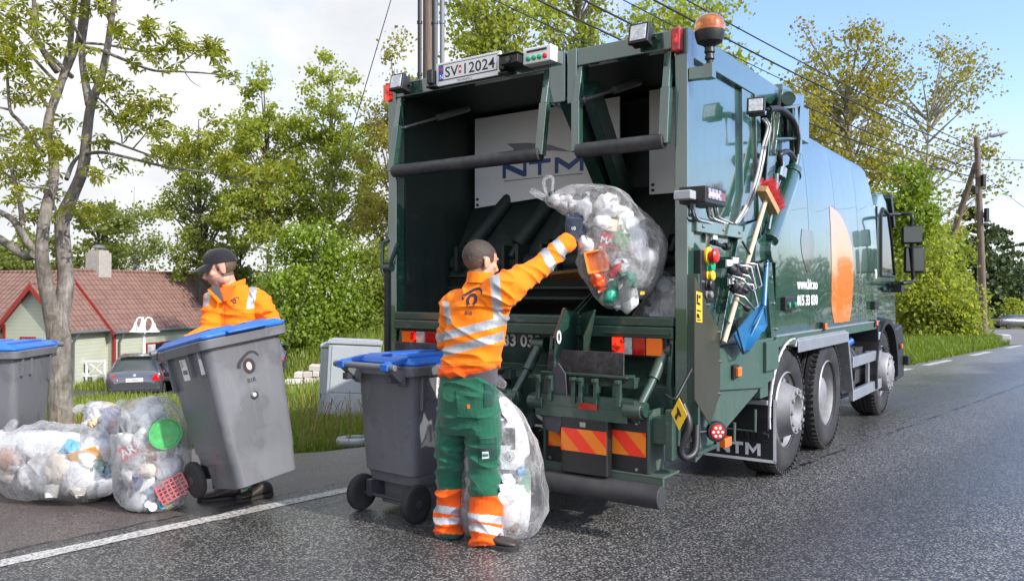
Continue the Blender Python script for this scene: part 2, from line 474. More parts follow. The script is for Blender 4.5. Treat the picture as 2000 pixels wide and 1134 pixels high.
def asphalt():
    t = NT('wet_asphalt'); o = t.obj()
    sp = t.node('ShaderNodeSeparateXYZ', {0: o}); T, Sx = sp.outputs[0], sp.outputs[1]
    # aggregate: pale and dark chippings in bitumen
    def chips(scale):
        v = t.node('ShaderNodeTexVoronoi', {'Scale': scale, 'Vector': o, 'Randomness': 1.0})
        return v.outputs['Distance'], v.outputs['Color']
    d1, c1 = chips(72); d2, c2 = chips(130)
    g1 = t.node('ShaderNodeSeparateColor', {0: c1}).outputs[0]
    g2 = t.node('ShaderNodeSeparateColor', {0: c2}).outputs[1]
    st = t.ramp(g1, [(0.0, (0.026, 0.026, 0.027)), (0.22, (0.042, 0.042, 0.041)), (0.38, (0.185, 0.178, 0.163)), (0.78, (0.32, 0.31, 0.28)), (1.0, (0.46, 0.445, 0.405))])
    st = t.mix(t.ramp(d1, [(0.34, (0, 0, 0)), (0.62, (1, 1, 1))]), st, (0.03, 0.03, 0.031))
    st2 = t.ramp(g2, [(0, (0.015, 0.015, 0.015)), (0.6, (0.05, 0.05, 0.048)), (1, (0.20, 0.19, 0.175))])
    road = t.mix(0.25, st, st2)
    # worn, wetter and drier areas stretched along the road
    mp = t.node('ShaderNodeMapping', {'Vector': o, 'Scale': (0.10, 0.55, 1)})
    big = t.noise(1.2, 6, mp.outputs[0], 0.6)
    wet = t.ramp(big, [(0.36, (0, 0, 0)), (0.66, (1, 1, 1))])
    road = t.mix(t.math('MULTIPLY', wet, 0.4), road, (0.028, 0.029, 0.031))
    trk = t.math('ABSOLUTE', t.math('SINE', t.math('ADD', t.math('MULTIPLY', Sx, 1.75), t.math('ADD', t.math('MULTIPLY', t.noise(.7, 3, o), .8), .5))))
    road = t.mix(t.math('MULTIPLY', t.ramp(trk, [(.55, (0, 0, 0)), (.95, (1, 1, 1))]), .32), road, (0.022, 0.022, 0.024))
    spot = t.ramp(t.noise(2.3, 4, o, .5), [(.66, (0, 0, 0)), (.71, (1, 1, 1))])
    road = t.mix(t.math('MULTIPLY', spot, .5), road, (0.016, 0.016, 0.017))
    # lay-by: finer, browner, older
    fine = t.node('ShaderNodeTexVoronoi', {'Scale': 170, 'Vector': o}).outputs['Color']
    fg = t.node('ShaderNodeSeparateColor', {0: fine}).outputs[0]
    lay = t.ramp(fg, [(0, (0.03, 0.028, 0.027)), (0.6, (0.085, 0.063, 0.058)), (1, (0.22, 0.19, 0.17))])
    lay = t.mix(t.ramp(t.noise(1.6, 6, o), [(0.35, (0, 0, 0)), (0.7, (1, 1, 1))]), lay, t.mix(0.55, lay, (0.075, 0.064, 0.056)))
    wig = t.math('MULTIPLY', t.math('SUBTRACT', t.noise(2.2, 5, o), 0.5), 0.22)
    e = t.math('ADD', Sx, wig)
    isl = t.ramp(t.math('ADD', t.math('MULTIPLY', t.math('SUBTRACT', e, 0.2), 8.0), 0.5), [(0.45, (0, 0, 0)), (0.55, (1, 1, 1))])
    col = t.mix(isl, road, lay)
    # cracks: along the lay-by joint, beside the bin, and the long construction joint on the right
    w2 = t.math('MULTIPLY', t.math('SUBTRACT', t.noise(7, 6, o, 0.7), 0.5), 0.16)
    def crack(s0, w, t0, t1, soft=0.3):
        dd = t.math('ABSOLUTE', t.math('SUBTRACT', t.math('ADD', Sx, w2), s0))
        a = t.math('LESS_THAN', dd, w)
        b = t.math('MULTIPLY', t.math('GREATER_THAN', T, t0), t.math('LESS_THAN', T, t1))
        return t.math('MULTIPLY', a, b)
    gaps = t.ramp(t.noise(3.0, 3, o), [(0.42, (0, 0, 0)), (0.5, (1, 1, 1))])
    cr = t.math('MAXIMUM', crack(0.22, 0.02, -40, 3), crack(-0.26, 0.013, -0.6, 2.6))
    cr = t.math('MAXIMUM', cr, crack(-0.44, 0.010, -0.2, 2.2))
    cr = t.math('MULTIPLY', t.math('MAXIMUM', cr, crack(-2.10, 0.018, 3.0, 30)), gaps)
    col = t.mix(t.math('MULTIPLY', cr, 0.9), col, (0.006, 0.006, 0.006))
    # pale dusty patch where the road dries further on
    pale = t.math('MULTIPLY', t.ramp(t.math('MULTIPLY', t.math('SUBTRACT', T, 8.5), 0.2), [(0.0, (0, 0, 0)), (1, (1, 1, 1))]), t.ramp(t.math('MULTIPLY', t.math('ADD', Sx, t.math('MULTIPLY', t.noise(0.8, 5, o), 3.0)), 0.5), [(0.2, (0, 0, 0)), (0.55, (1, 1, 1))]))
    col = t.mix(t.math('MULTIPLY', pale, 0.5), col, (0.22, 0.215, 0.20))
    h = t.math('ADD', t.math('SUBTRACT', 1.0, d1), t.math('MULTIPLY', t.math('SUBTRACT', 1.0, d2), 0.4))
    h = t.math('SUBTRACT', h, t.math('MULTIPLY', cr, 3.0))
    rg = t.math('ADD', t.math('MULTIPLY', t.math('SUBTRACT', 1.0, wet), 0.18), 0.21)
    rg = t.math('ADD', rg, t.math('MULTIPLY', g2, 0.18))
    p = t.bsdf(Base_Color=col, Roughness=rg, Specular_IOR_Level=0.6)
    t.set(p, 'Normal', t.bump(h, 0.30, 0.006))
    return t.m
asph = asphalt()
def road_sheet(name, tt, n, lo, hi, m, z):
    """a strip in the road's own frame: t along, s across"""
    V = []; Q = []
    for i, t_ in enumerate(tt):
        a, b = lo(t_), hi(t_)
        for j in range(n + 1): V.append((t_, a + (b - a) * j / n, z + zroad(t_)))
    for i in range(len(tt) - 1):
        for j in range(n): Q.append((i * (n + 1) + j, (i + 1) * (n + 1) + j, (i + 1) * (n + 1) + j + 1, i * (n + 1) + j + 1))
    o = np_mesh(name, V, Q, m, None, 60)
    o.location = RP0; o.rotation_euler = (0, 0, math.atan2(RD.y, RD.x))
    return o
rag = lambda t_: 0.05 * math.sin(t_ * 7.1) + 0.04 * math.sin(t_ * 17.3 + 1)
tt = list(np.arange(-14, 30, 0.25)) + list(np.arange(30, 160, 5.0))
road = road_sheet('road', tt, 6, lambda t_: -8.0, lambda t_: min(edge_s(t_), 14) + 0.06 + rag(t_), asph, 0.0)
tag(road, kind='structure')
def linemat():
    t = NT('road_paint'); o = t.obj()
    f = t.ramp(t.noise(38, 6, o, 0.75), [(0.40, (0, 0, 0)), (0.52, (1, 1, 1))])
    c = t.mix(f, (0.13, 0.13, 0.125), t.mix(t.noise(3, 4, o), (0.42, 0.41, 0.385), (0.60, 0.59, 0.56)))
    p = t.bsdf(Base_Color=c, Roughness=0.5)
    t.set(p, 'Normal', t.bump(t.noise(70, 3, o), 0.3, 0.004))
    return t.m
rpaint = linemat()
def rline(name, a, b, s0, w):
    o = road_sheet(name, list(np.arange(a, b + 0.01, 0.1)), 1, lambda t_: s0 - w / 2 + 0.006 * math.sin(t_ * 23) + 0.004 * math.sin(t_ * 57), lambda t_: s0 + w / 2 + 0.006 * math.sin(t_ * 31 + 2) + 0.004 * math.sin(t_ * 71), rpaint, 0.004)
    tag(o, kind='structure'); return o
rline('road_edge_line', -8, 1.05, 0.0, 0.125)
for a, b in ((11.3, 13.0), (13.9, 15.6), (17.2, 18.8), (20.5, 22.5), (24.5, 27)):
    rline('road_edge_line', a, b, 0.08, 0.16)
# side road and car park drive
def sheet_poly(name, pts, m, dz, step=1.0):
    x0, x1 = min(p[0] for p in pts), max(p[0] for p in pts)
    bm = bmesh.new()
    f = bm.faces.new([bm.verts.new((p[0], p[1], 0)) for p in pts])
    for axis in (0, 1):
        lo, hi = min(p[axis] for p in pts), max(p[axis] for p in pts)
        c = lo + step
        while c < hi:
            no = (1, 0, 0) if axis == 0 else (0, 1, 0); co = (c, 0, 0) if axis == 0 else (0, c, 0)
            bmesh.ops.bisect_plane(bm, geom=bm.verts[:] + bm.edges[:] + bm.faces[:], plane_co=co, plane_no=no)
            c += step
    for v in bm.verts: v.co.z = gz(v.co.x, v.co.y) + dz
    bm.normal_update()
    me = bpy.data.meshes.new(name); bm.to_mesh(me); bm.free()
    for q in me.polygons:
        if q.normal.z < 0: q.flip()
    me.materials.append(m); finish(me, 60)
    o = link(name, me); tag(o, kind='structure'); return o
drivem = mat('old_asphalt', (0.06, 0.058, 0.056), 0.8, var=0.3, vscale=3, bump=0.3, bscale=60)
palem = mat('dry_asphalt', (0.16, 0.158, 0.15), 0.85, var=0.2, vscale=2, bump=0.3, bscale=60)
sheet_poly('driveway', [(-24, 26), (-24, 33), (-9, 31), (-6.5, 21.3), (-1.5, 20.2), (-1.5, 18.6), (-8, 19.4), (-12, 24)], drivem, 0.03)
sheet_poly('side_road', SIDE, palem, 0.012, 3.0)
# ---------------------------------------------------------------- refuse truck.  local frame: x forward, y to the left, z up; right rear corner at the origin
TY = R(35.3); TA = Vector((math.sin(TY), math.cos(TY), 0)); TL = Vector((-TA.y, TA.x, 0)); TR0 = Vector((1.066, 4.878, 0))
truck = empty('garbage_truck', TR0, math.atan2(TA.y, TA.x), 'dark green three-axle refuse truck with open rear hopper and orange shape on its side', 'garbage truck')
TM = Matrix.Translation(TR0) @ Matrix.Rotation(math.atan2(TA.y, TA.x), 4, 'Z')
TI = TM.inverted()
def _ray(px, py):
    o = TI @ Vector((0, 0, H)); d = TI.to_3x3() @ Vector(((px - CX) / F, 1, -(py - CY) / F)); return o, d
def SD(px, py, v=0.0):
    o, d = _ray(px, py); return o + d * ((v - o.y) / d.y)
def RR(px, py, u=0.0):
    o, d = _ray(px, py); return o + d * ((u - o.x) / d.x)
WD = 2.5
def part(b, name, m, bevel=0.006, smooth=35, parent=truck, label=None, seg=2):
    return b.build(name, m, parent, smooth, bevel, seg, label)
# --- tailgate shell
b = MB()
b.bb(0.0, 0.10, 0.0, 0.085, 0.62, 3.10)                       # right rear post
b.bb(0.0, 0.10, WD - 0.085, WD, 0.78, 3.12)                   # left rear post
b.bb(0.0, 0.07, 1.0, WD - 0.085, 3.0, 3.11)                   # header over the left opening
b.bb(0.0, 0.07, 0.085, 0.78, 2.985, 3.10)                     # header over the right opening
b.bb(-0.012, 0.16, 0.865, 0.995, 2.76, 3.105)                 # header brackets either side of the middle
b.bb(-0.012, 0.16, 0.775, 0.85, 2.74, 3.10)
part(b, 'tailgate_frame', paint, 0.008)
b = MB()
b.bb(0.1, 2.0, WD - 0.06, WD, 0.78, 3.11)                     # left wall
b.bb(0.075, 1.9, 0.06, WD - 0.06, 3.045, 3.095)               # roof
part(b, 'tailgate_shell', paintd, 0.004)
# right side sheet of the tailgate with its frame
b = MB()
sh = [(0.1, 0.62), (0.1, 3.06), (1.32, 3.06), (1.40, 2.05), (1.74, 1.16), (1.70, 0.80), (1.26, 0.74), (0.55, 0.52)]
b.prism([(u, 0.035, z) for u, z in sh], (0, 0.03, 0))
part(b, 'side_sheet', paint, 0.003)
b = MB()
b.prism([(0.0, 0.0, 2.93), (0.0, 0.0, 3.10), (2.06, 0.0, 3.10), (2.02, 0.0, 2.93)], (0, 0.09, 0))      # top rail
b.prism([(1.20, -0.015, 2.93), (1.30, -0.015, 2.93), (1.38, -0.015, 2.02), (1.28, -0.015, 2.02)], (0, 0.06, 0))   # upright
b.prism([(0.98, 0.005, 2.93), (1.20, 0.005, 2.93), (1.28, 0.005, 2.02), (0.86, 0.005, 1.96), (1.0, 0.005, 2.2)], (0, 0.035, 0))
b.prism([(0.1, -0.02, 1.86), (0.1, -0.02, 1.95), (0.92, -0.02, 1.95), (0.92, -0.02, 1.86)], (0, 0.06, 0))         # ledge
b.prism([(0.92, -0.005, 1.95), (1.30, -0.005, 2.02), (1.12, -0.005, 1.15), (0.52, -0.005, 1.15)], (0, 0.04, 0))    # brace plate
b.prism([(1.70, 0.0, 3.08), (1.95, 0.0, 3.08), (1.46, 0.0, 1.62), (1.30, 0.0, 1.70)], (0, 0.05, 0))               # sloping front stile
b.prism([(1.40, -0.01, 2.0), (1.52, -0.01, 2.0), (1.76, -0.01, 1.12), (1.60, -0.01, 1.12)], (0, 0.05, 0))
b.bb(1.84, 2.10, -0.02, 0.10, 2.72, 3.14)
part(b, 'side_frame', paint, 0.006)
b = MB()
b.prism([(u, -0.03, z) for u, z in [(0.30, 0.86), (0.30, 1.12), (1.58, 1.14), (1.60, 0.83), (1.30, 0.78)]], (0, 0.06, 0))
b.bb(1.32, 1.61, -0.06, 0.02, 0.90, 1.12)
b.bb(1.30, 1.48, -0.02, 0.05, 0.70, 0.80)
part(b, 'side_sill', paintu, 0.008)
b = MB()
b.prism([(u, -0.012, z) for u, z in [(0.10, 0.44), (0.34, 0.50), (1.26, 0.76), (1.30, 0.80), (0.34, 0.88), (0.1, 0.88)]], (0, 0.045, 0))
part(b, 'side_skirt', paintu, 0.005)
# reflective flat panel spot and bolts
b = MB()
for u, z in [(0.2, 1.9), (0.55, 1.9), (0.85, 1.9), (1.5, 1.85), (1.56, 1.6), (1.62, 1.4), (1.68, 1.2), (1.3, 1.3), (1.0, 1.25), (1.36, 1.75), (1.1, 1.08), (0.5, 1.08), (0.62, 1.6), (0.9, 1.55), (0.75, 1.3)]:
    b.lathe([(0.013, 0), (0.013, 0.012), (0.006, 0.016)], (u, -0.012, z), (0, -1, 0), 6)
part(b, 'bolts', steel, 0)
# --- hopper
b = MB()
b.bb(-0.025, 0.13, 0.085, WD - 0.085, 1.275, 1.335)           # sill
b.bb(-0.03, -0.005, 0.085, WD - 0.085, 1.20, 1.275)
part(b, 'hopper_sill', paintd, 0.01)
b = MB()
b.prism([(0.10, 0.085, 1.275), (0.10, 0.085, 0.98), (0.02, 0.085, 0.90), (0.02, 0.085, 0.74), (0.16, 0.085, 0.74), (0.16, 0.085, 1.275)], (0, WD - 0.17, 0))
for v in (0.10, 0.80, 0.97, 2.36):
    b.prism([(0.09, v, 1.24), (0.02, v, 1.24), (-0.03, v, 0.92), (0.02, v, 0.74), (0.09, v, 0.74)], (0, 0.03, 0))
part(b, 'rear_panel', paintd, 0.005)
# hopper interior: curved floor, dark sheets added for shade, packer plate and its rams
fl = [(0.13, 1.30), (0.20, 1.10), (0.36, 0.95), (0.60, 0.90), (0.85, 0.98), (1.08, 1.18), (1.25, 1.30)]
b = MB()
for i in range(len(fl) - 1):
    p, q = fl[i], fl[i + 1]
    b.prism([(p[0], 0.087, p[1]), (q[0], 0.087, q[1]), (q[0], 0.087, q[1] - 0.03), (p[0], 0.087, p[1] - 0.03)], (0, WD - 0.174, 0))
b.bb(0.11, 1.3, 0.066, 0.086, 1.30, 3.04); b.bb(0.104, 1.23, WD - 0.085, WD - 0.062, 1.0, 3.03); b.bb(0.09, 1.23, 0.09, WD - 0.088, 3.025, 3.043)  # thin dark sheets added over left wall and ceiling to deepen the shade
b.bb(1.24, 1.30, 0.087, WD - 0.087, 1.30, 3.04)
part(b, 'hopper_shaded_lining', dark, 0.0, 40)
b = MB()
b.prism([(1.05, 0.1, 2.30), (0.98, 0.1, 2.26), (0.70, 0.1, 1.78), (0.62, 0.1, 1.60), (0.70, 0.1, 1.40), (0.78, 0.1, 1.40), (0.80, 0.1, 1.70), (1.12, 0.1, 2.26)], (0, 2.3, 0))
b.cyl((0.70, 0.1, 1.72), (0.70, 2.4, 1.72), 0.075, 14)
for z in (1.62, 1.52, 1.44): b.bb(0.585, 0.70, 0.12, 2.38, z - 0.012, z + 0.012)
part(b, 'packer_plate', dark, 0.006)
b = MB()
for v0, v1 in ((1.55, 1.72), (1.32, 1.36), (0.38, 0.36), (2.02, 2.2)):
    b.cyl((0.98, v0, 2.28), (0.66, v1, 1.86), 0.062, 14)
    b.cyl((0.66, v1, 1.86), (0.60, v1 + 0.02, 1.76), 0.03, 12)
    b.bb(0.56, 0.74, v1 - 0.075, v1 - 0.045, 1.66, 1.86); b.bb(0.56, 0.74, v1 + 0.06, v1 + 0.09, 1.66, 1.86)
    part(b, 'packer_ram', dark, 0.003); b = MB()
# middle beam that runs from the header down into the hopper
b = MB()
c0, c1 = Vector((0.06, 0.885, 2.86)), Vector((0.98, 1.0, 2.12))
b.bar(c0, c1, 0.10, 0.20, (0, 0, 1))
b.bar(c0 + Vector((0.08, -0.13, 0)), c1 + Vector((0.0, -0.13, -0.05)), 0.07, 0.20, (0, 0, 1))
part(b, 'middle_beam', paintd, 0.008)
# banners on the bulkhead
banm = mat('banner_vinyl', (0.76, 0.76, 0.74), 0.5, var=0.04, bump=0.04, bscale=6, dirt=(0.40, 0.39, 0.37), damt=0.3)
bu = 0.93
def banner(pts):
    b = MB(); b.prism([(bu, v, z) for v, z in pts], (0.012, 0, 0)); return b
bl = banner([(2.36, 2.215), (2.36, 2.99), (0.95, 2.99), (0.95, 2.66), (1.13, 2.28), (1.13, 2.30)])
o = part(bl, 'banner', banm, 0, label='white banner with blue letters')
nblue = mat('banner_blue', (0.03, 0.075, 0.22), 0.5)
ngrey = mat('banner_grey', (0.22, 0.22, 0.22), 0.5)
def ntm(o, ux, uy, w, h, nrm, gap=0.10):
    """the three wide letters drawn as strokes: o lower left, w total width, h height"""
    o, ux, uy, nrm = Vector(o), Vector(ux), Vector(uy), Vector(nrm)
    b = MB(); s = h * 0.27
    W1, W2, W3 = w * 0.31, w * 0.27, w * 0.34
    def pl(pts): b.add([o + ux * x + uy * y + nrm for x, y in pts], [tuple(range(len(pts)))])
    x = 0
    pl([(x, 0), (x + s, 0), (x + s, h), (x, h)]); pl([(x + W1 - s, 0), (x + W1, 0), (x + W1, h), (x + W1 - s, h)])
    pl([(x + s, h), (x + s, h * 0.62), (x + W1 - s, 0), (x + W1 - s, h * 0.38)])
    x = W1 + w * 0.03
    pl([(x, h - s), (x + W2, h - s), (x + W2, h), (x, h)]); pl([(x + W2 / 2 - s / 2, 0), (x + W2 / 2 + s / 2, 0), (x + W2 / 2 + s / 2, h - s), (x + W2 / 2 - s / 2, h - s)])
    x = w - W3; m = x + W3 / 2
    pl([(x, 0), (x + s, 0), (x + s, h), (x, h)]); pl([(w - s, 0), (w, 0), (w, h), (w - s, h)])
    pl([(x + s, h), (x + s, h * 0.64), (m, h * 0.14), (m, h * 0.52)]); pl([(m, h * 0.52), (m, h * 0.14), (w - s, h * 0.64), (w - s, h)])
    return b
lo, hi = RR(982, 349, bu), RR(1140, 333, bu)
b = ntm(lo, (0, -1, 0), (0, 0, 1), lo.y - hi.y, RR(985, 319, bu).z - lo.z, (-0.003, 0, 0))
b.build('lettering', nblue, o, 0)
sw = [RR(px, py, bu) + Vector((-0.003, 0, 0)) for px, py in [(990, 281), (1030, 279), (1075, 283), (1118, 297), (1080, 294), (1045, 296), (1003, 300), (1003, 290)]]
b = MB(); b.poly(sw)
un = [RR(px, py, bu) + Vector((-0.003, 0, 0)) for px, py in [(985, 355), (1138, 338), (1138, 340), (985, 353)]]
b.poly(un); b.build('emblem', ngrey, o, 0)
o2 = part(banner([(0.70, 2.22), (0.70, 3.0), (0.10, 3.0), (0.10, 2.22)]), 'banner', banm, 0, label='blank white banner on the right')
b = MB()
for v, z in ((2.33, 2.24), (2.33, 2.29), (0.67, 2.25), (0.67, 2.29)): b.lathe([(0.012, 0), (0.012, 0.008)], (bu, v, z), (-1, 0, 0), 10)
part(b, 'fastener', black, 0)
# roller-bar flaps in both openings, with their gas struts
def flap(l, r, barl, barr, uo=-0.045):
    t1, k1, e1 = l; t2, k2, e2 = r
    for (a, k, e) in (l, r):
        b = MB()
        pa, pk, pe = RR(*a, 0.05), RR(*k, uo), RR(*e, uo)
        d = (pe - pk).normalized()
        b.bar(pa, pk, 0.05, 0.045, (1, 0, 0)); b.bar(pk - d * 0.01, pe + d * 0.04, 0.062, 0.055, (1, 0, 0))
        o = part(b, 'flap_arm', paint, 0.006)
    b = MB(); p, q = RR(*barl, uo), RR(*barr, uo)
    q.z = p.z = (p.z + q.z) / 2
    b.cyl(p, q, 0.048, 20); part(b, 'roller_bar', mat('bar_rubber', (0.03, 0.03, 0.032), 0.55, var=0.3, vscale=20, dirt=(0.09, 0.09, 0.085), dscale=8, damt=0.5), 0.004)
flap(((785, 180), (776, 250), (767, 325)), ((1073, 130), (1064, 205), (1056, 292)), (770, 334), (1056, 302))
flap(((1136, 118), (1127, 200), (1127, 285)), ((1308, 92), (1302, 175), (1298, 268)), (1128, 294), (1298, 276))
def strut(a, ua, c, uc, m1):
    b = MB(); p, q = RR(*a, ua), RR(*c, uc); m_ = p.lerp(q, 0.52)
    b.cyl(p, m_, 0.011, 10); b.cyl(m_, q, 0.027, 12); b.lathe([(0.0, -0.025), (0.025, 0), (0.0, 0.025)], p, (0, 0, 1), 10)
    part(b, 'gas_strut', m1, 0)
strut((784, 251), -0.02, (915, 212), 0.55, mat('strut_grey', (0.16, 0.16, 0.16), 0.35, 0.6))
strut((1141, 196), -0.02, (1248, 160), 0.50, MATS['strut_grey'])
# --- centre fins that part the two bin lifts
def fin(pts):
    b = MB(); vs = [RR(px, py, u) for px, py, u in pts]
    n = (vs[1] - vs[0]).cross(vs[2] - vs[0]).normalized() * 0.012
    b.prism(vs, n); return b
b = fin([(1127, 612, 0.0), (1101, 603, -0.26), (1082, 660, -0.26), (1078, 745, -0.20), (1122, 745, 0.0)])
finl = part(b, 'lift_fin', paintd, 0.003, label='left fin with the last digit of a phone number')
b = MB()
for p_, q_ in (((1101, 603, -.262), (1127, 612, -.002)), ((1101, 603, -.262), (1082, 660, -.262))): b.bar(RR(*p_), RR(*q_), .006, .016)
b.build('worn_edge', steel, finl, 0)
b = fin([(1134, 612, 0.0), (1161, 604, -0.24), (1139, 655, -0.24), (1138, 700, -0.18), (1136, 745, 0.0)])
part(b, 'lift_fin', paintd, 0.003)
b = MB()
for dv in (0.0, -0.035):
    a, c = Vector((0.0, 0.80 + dv, 1.36)), Vector((0.62, 0.87 + dv, 1.62))
    b.prism([a, c, c + Vector((0, 0, -0.5)), a + Vector((0, 0, -0.25))], (0, 0.012, 0))
part(b, 'divider_plate', paintd, 0.002)
# --- phone number
b = text_mb('815 33 030', 0.118, (0.094, 1.66, 1.105), (0, -1, 0), (0, 0, 1), 0.003)
part(b, 'phone_number', whitel, 0, 0)
# --- rear light clusters
def cluster(v0, v1, z0, z1, lit, order):
    u = 0.012
    b = MB(); b.bb(u - 0.03, u + 0.07, v0 - 0.02, v1 + 0.02, z0 - 0.015, z1 + 0.02); o = part(b, 'tail_light', black, 0.006)
    b = MB(); b.bb(u - 0.08, u + 0.05, v0 - 0.05, v1 + 0.05, z1 + 0.025, z1 + 0.032); b.build('hood', paintd, o)
    fr = [0.0, 0.25, 0.42, 0.68, 1.0]
    for i in range(4):
        a, c = v1 + (v0 - v1) * fr[i], v1 + (v0 - v1) * fr[i + 1]
        b = MB(); b.bb(u - 0.055, u - 0.028, min(a, c) + 0.003, max(a, c) - 0.003, z0, z1)
        b.build(('brake_lens', 'reversing_lens', 'rear_lens', 'indicator_lens')[order[i]], (redl, clearl, reddark, orangel)[order[i]], o, 35, 0.006)
    for f_ in ():                                                       # the bulbs burning behind the red lens
        vv = v1 + (v0 - v1) * f_
        if order[0] == 3: vv = v1 + (v0 - v1) * (1 - f_)
        b = MB(); b.lathe([(0.024, 0), (0.022, 0.006), (0.0, 0.01)], (u - 0.0555, vv, (z0 + z1) / 2), (-1, 0, 0), 14); b.build('bulb_glow', redl, o)
cluster(0.15, 0.50, 1.095, 1.205, False, (0, 1, 2, 3))
cluster(1.97, 2.32, 1.09, 1.19, False, (3, 0, 1, 2))
# --- bin lifts (right and left)
def lift(v0, v1):
    vm = (v0 + v1) / 2
    b = MB()
    prof = [(-0.20, 1.12), (-0.185, 1.12), (-0.19, 0.98), (-0.16, 0.93), (-0.175, 0.93), (-0.205, 0.98)]
    b.prism([(u, v0 + 0.06, z) for u, z in prof], (0, v1 - v0 - 0.12, 0))
    o = part(b, 'rubber_buffer', scuffed, 0.003)
    b = MB()
    b.bb(-0.24, -0.12, v0 + 0.02, v1 - 0.02, 0.965, 0.98)
    b.bb(-0.17, -0.10, v0, v1, 0.90, 0.965)
    b.bb(-0.27, -0.15, v0 - 0.05, v1 + 0.03, 0.76, 0.84)
    b.bb(-0.275, -0.268, v0, v1, 0.70, 0.77)
    for f_ in (0.06, 0.20, 0.46, 0.54, 0.70, 0.94):
        v = v1 + (v0 - v1) * f_
        b.prism([(-0.29, v, 0.80), (-0.25, v, 0.80), (-0.262, v, 0.96), (-0.31, v, 0.96), (-0.31, v, 0.94), (-0.283, v, 0.935)], (0, 0.028, 0))
    for v in (v0 + 0.12, v1 - 0.14, vm): b.bb(-0.20, -0.02, v - 0.02, v + 0.02, 0.84, 0.92)
    part(b, 'lift_comb', paintd, 0.005)
    b = MB()
    for v in (v0 - 0.03, v1 + 0.0):
        b.cyl((-0.24, v - 0.06, 0.78), (-0.24, v + 0.06, 0.78), 0.05, 16)
        b.bar((-0.22, v, 0.78), (0.02, v, 0.62), 0.04, 0.12, (1, 0, 0))
    b.cyl((-0.05, v0 - 0.1, 0.62), (-0.05, v1 + 0.06, 0.62), 0.055, 16)
    part(b, 'lift_arm', paintd, 0.005)
    b = MB()
    b.cyl((-0.23, v0 - 0.06, 0.80), (-0.10, v0 - 0.09, 0.96), 0.026, 12); b.cyl((-0.10, v0 - 0.09, 0.96), (0.03, v0 - 0.11, 1.13), 0.036, 12)
    b.lathe([(0.045, -0.05), (0.045, 0.05)], (-0.235, v0 - 0.06, 0.79), (0, 1, 0), 14)
    b.lathe([(0.05, -0.05), (0.05, 0.05)], (0.03, v0 - 0.11, 1.13), (0, 1, 0), 14)
    part(b, 'lift_ram', paintd, 0)
lift(0.27, 0.93)
lift(1.20, 2.30)
b = MB(); b.bb(-0.283, -0.276, 0.47, 0.60, 0.765, 0.805); part(b, 'reflector', reddark, 0.003)
# grey rubber curtains hanging at the middle of the lifts
flapm = mat('grey_rubber', (0.055, 0.055, 0.07), 0.5, var=0.2)
for k, (pp, uu) in enumerate((([(1090, 708), (1062, 742), (1057, 785), (1066, 838), (1092, 846), (1108, 790), (1104, 730)], -0.26), ([(1104, 730), (1080, 770), (1082, 820), (1096, 842), (1112, 840), (1118, 780), (1116, 735)], -0.22))):
    b = MB(); b.prism([RR(px, py, uu - 0.02 * math.sin(py * 0.03)) for px, py in pp], (0.012, 0, 0)); part(b, 'rubber_curtain', flapm, 0.003)
# --- number board with hazard stripes
hz = mat('hazard_orange', (0.80, 0.20, 0.01), 0.4); hr = mat('hazard_red', (0.85, 0.035, 0.01), 0.4)
b = MB(); b.bb(-0.20, -0.17, 0.17, 0.90, 0.33, 0.77); board = part(b, 'warning_board', black, 0.004)
def hazard(v0, v1, z0, z1, u, parent):
    """slanted red bands on an orange sheet"""
    b = MB(); b.bb(u - 0.002, u, v0, v1, z0, z1); b.build('stripe_ground', hz, parent, 0)
    b = MB(); h = z1 - z0; x = v1 + 0.22
    while x > v0:
        lo_, hi_ = [(x - 0.10, z1), (x - 0.02 + 0.08 * 0, z1)], None
        p = [(x, z1), (x - 0.11, z1), (x - 0.11 - h * 1.0, z0), (x - h * 1.0, z0)]
        # clip to the sheet
        def clip(poly, ins, cut):
            out = []
            for i in range(len(poly)):
                a, c = poly[i - 1], poly[i]
                if ins(c):
                    if not ins(a): out.append(cut(a, c))
                    out.append(c)
                elif ins(a): out.append(cut(a, c))
            return out
        for lim, sg in ((v0, 1), (v1, -1)):
            ins = lambda q: (q[0] - lim) * sg >= 0
            cut = lambda a, c: (lim, a[1] + (c[1] - a[1]) * (lim - a[0]) / (c[0] - a[0]))
            if p: p = clip(p, ins, cut)
        if len(p) >= 3: b.poly([(u - 0.004, v, z) for v, z in p])
        x -= 0.22
    b.build('red_stripe', hr, parent, 0)
hazard(0.18, 0.87, 0.50, 0.645, -0.202, board)
b = MB(); b.bb(-0.28, -0.207, 0.40, 0.73, 0.36, 0.71); box_ = part(b, 'document_box', black, 0.012)
hazard(0.405, 0.725, 0.50, 0.64, -0.2825, box_)
b = MB(); b.bb(-0.286, -0.281, 0.55, 0.59, 0.655, 0.685); b.build('catch', steel, box_, 35, 0.002)
b = MB()
for v, z in ((0.86, 0.70), (0.24, 0.70), (0.86, 0.42), (0.24, 0.42)): b.lathe([(0.012, 0), (0.01, 0.008)], (-0.20, v, z), (-1, 0, 0), 10)
b.build('screw', steel, board)
# --- rear step
b = MB(); b.bb(-0.22, 0.02, 0.06, 1.0, 0.385, 0.40); b.bb(-0.22, -0.20, 0.06, 1.0, 0.30, 0.385); b.bb(-0.20, 0.0, 0.155, 0.175, 0.40, 0.78); b.bb(-0.20, 0.0, 0.895, 0.915, 0.40, 0.78)
part(b, 'rear_step', paintu, 0.004)
b = MB(); b.cyl((-0.245, 0.055, 0.285), (-0.245, 1.0, 0.285), 0.068, 24); part(b, 'step_roller', mat('roller_rubber', (0.035, 0.035, 0.037), 0.6, var=0.25, vscale=8, dirt=(0.12, 0.10, 0.08), damt=0.3), 0.006)
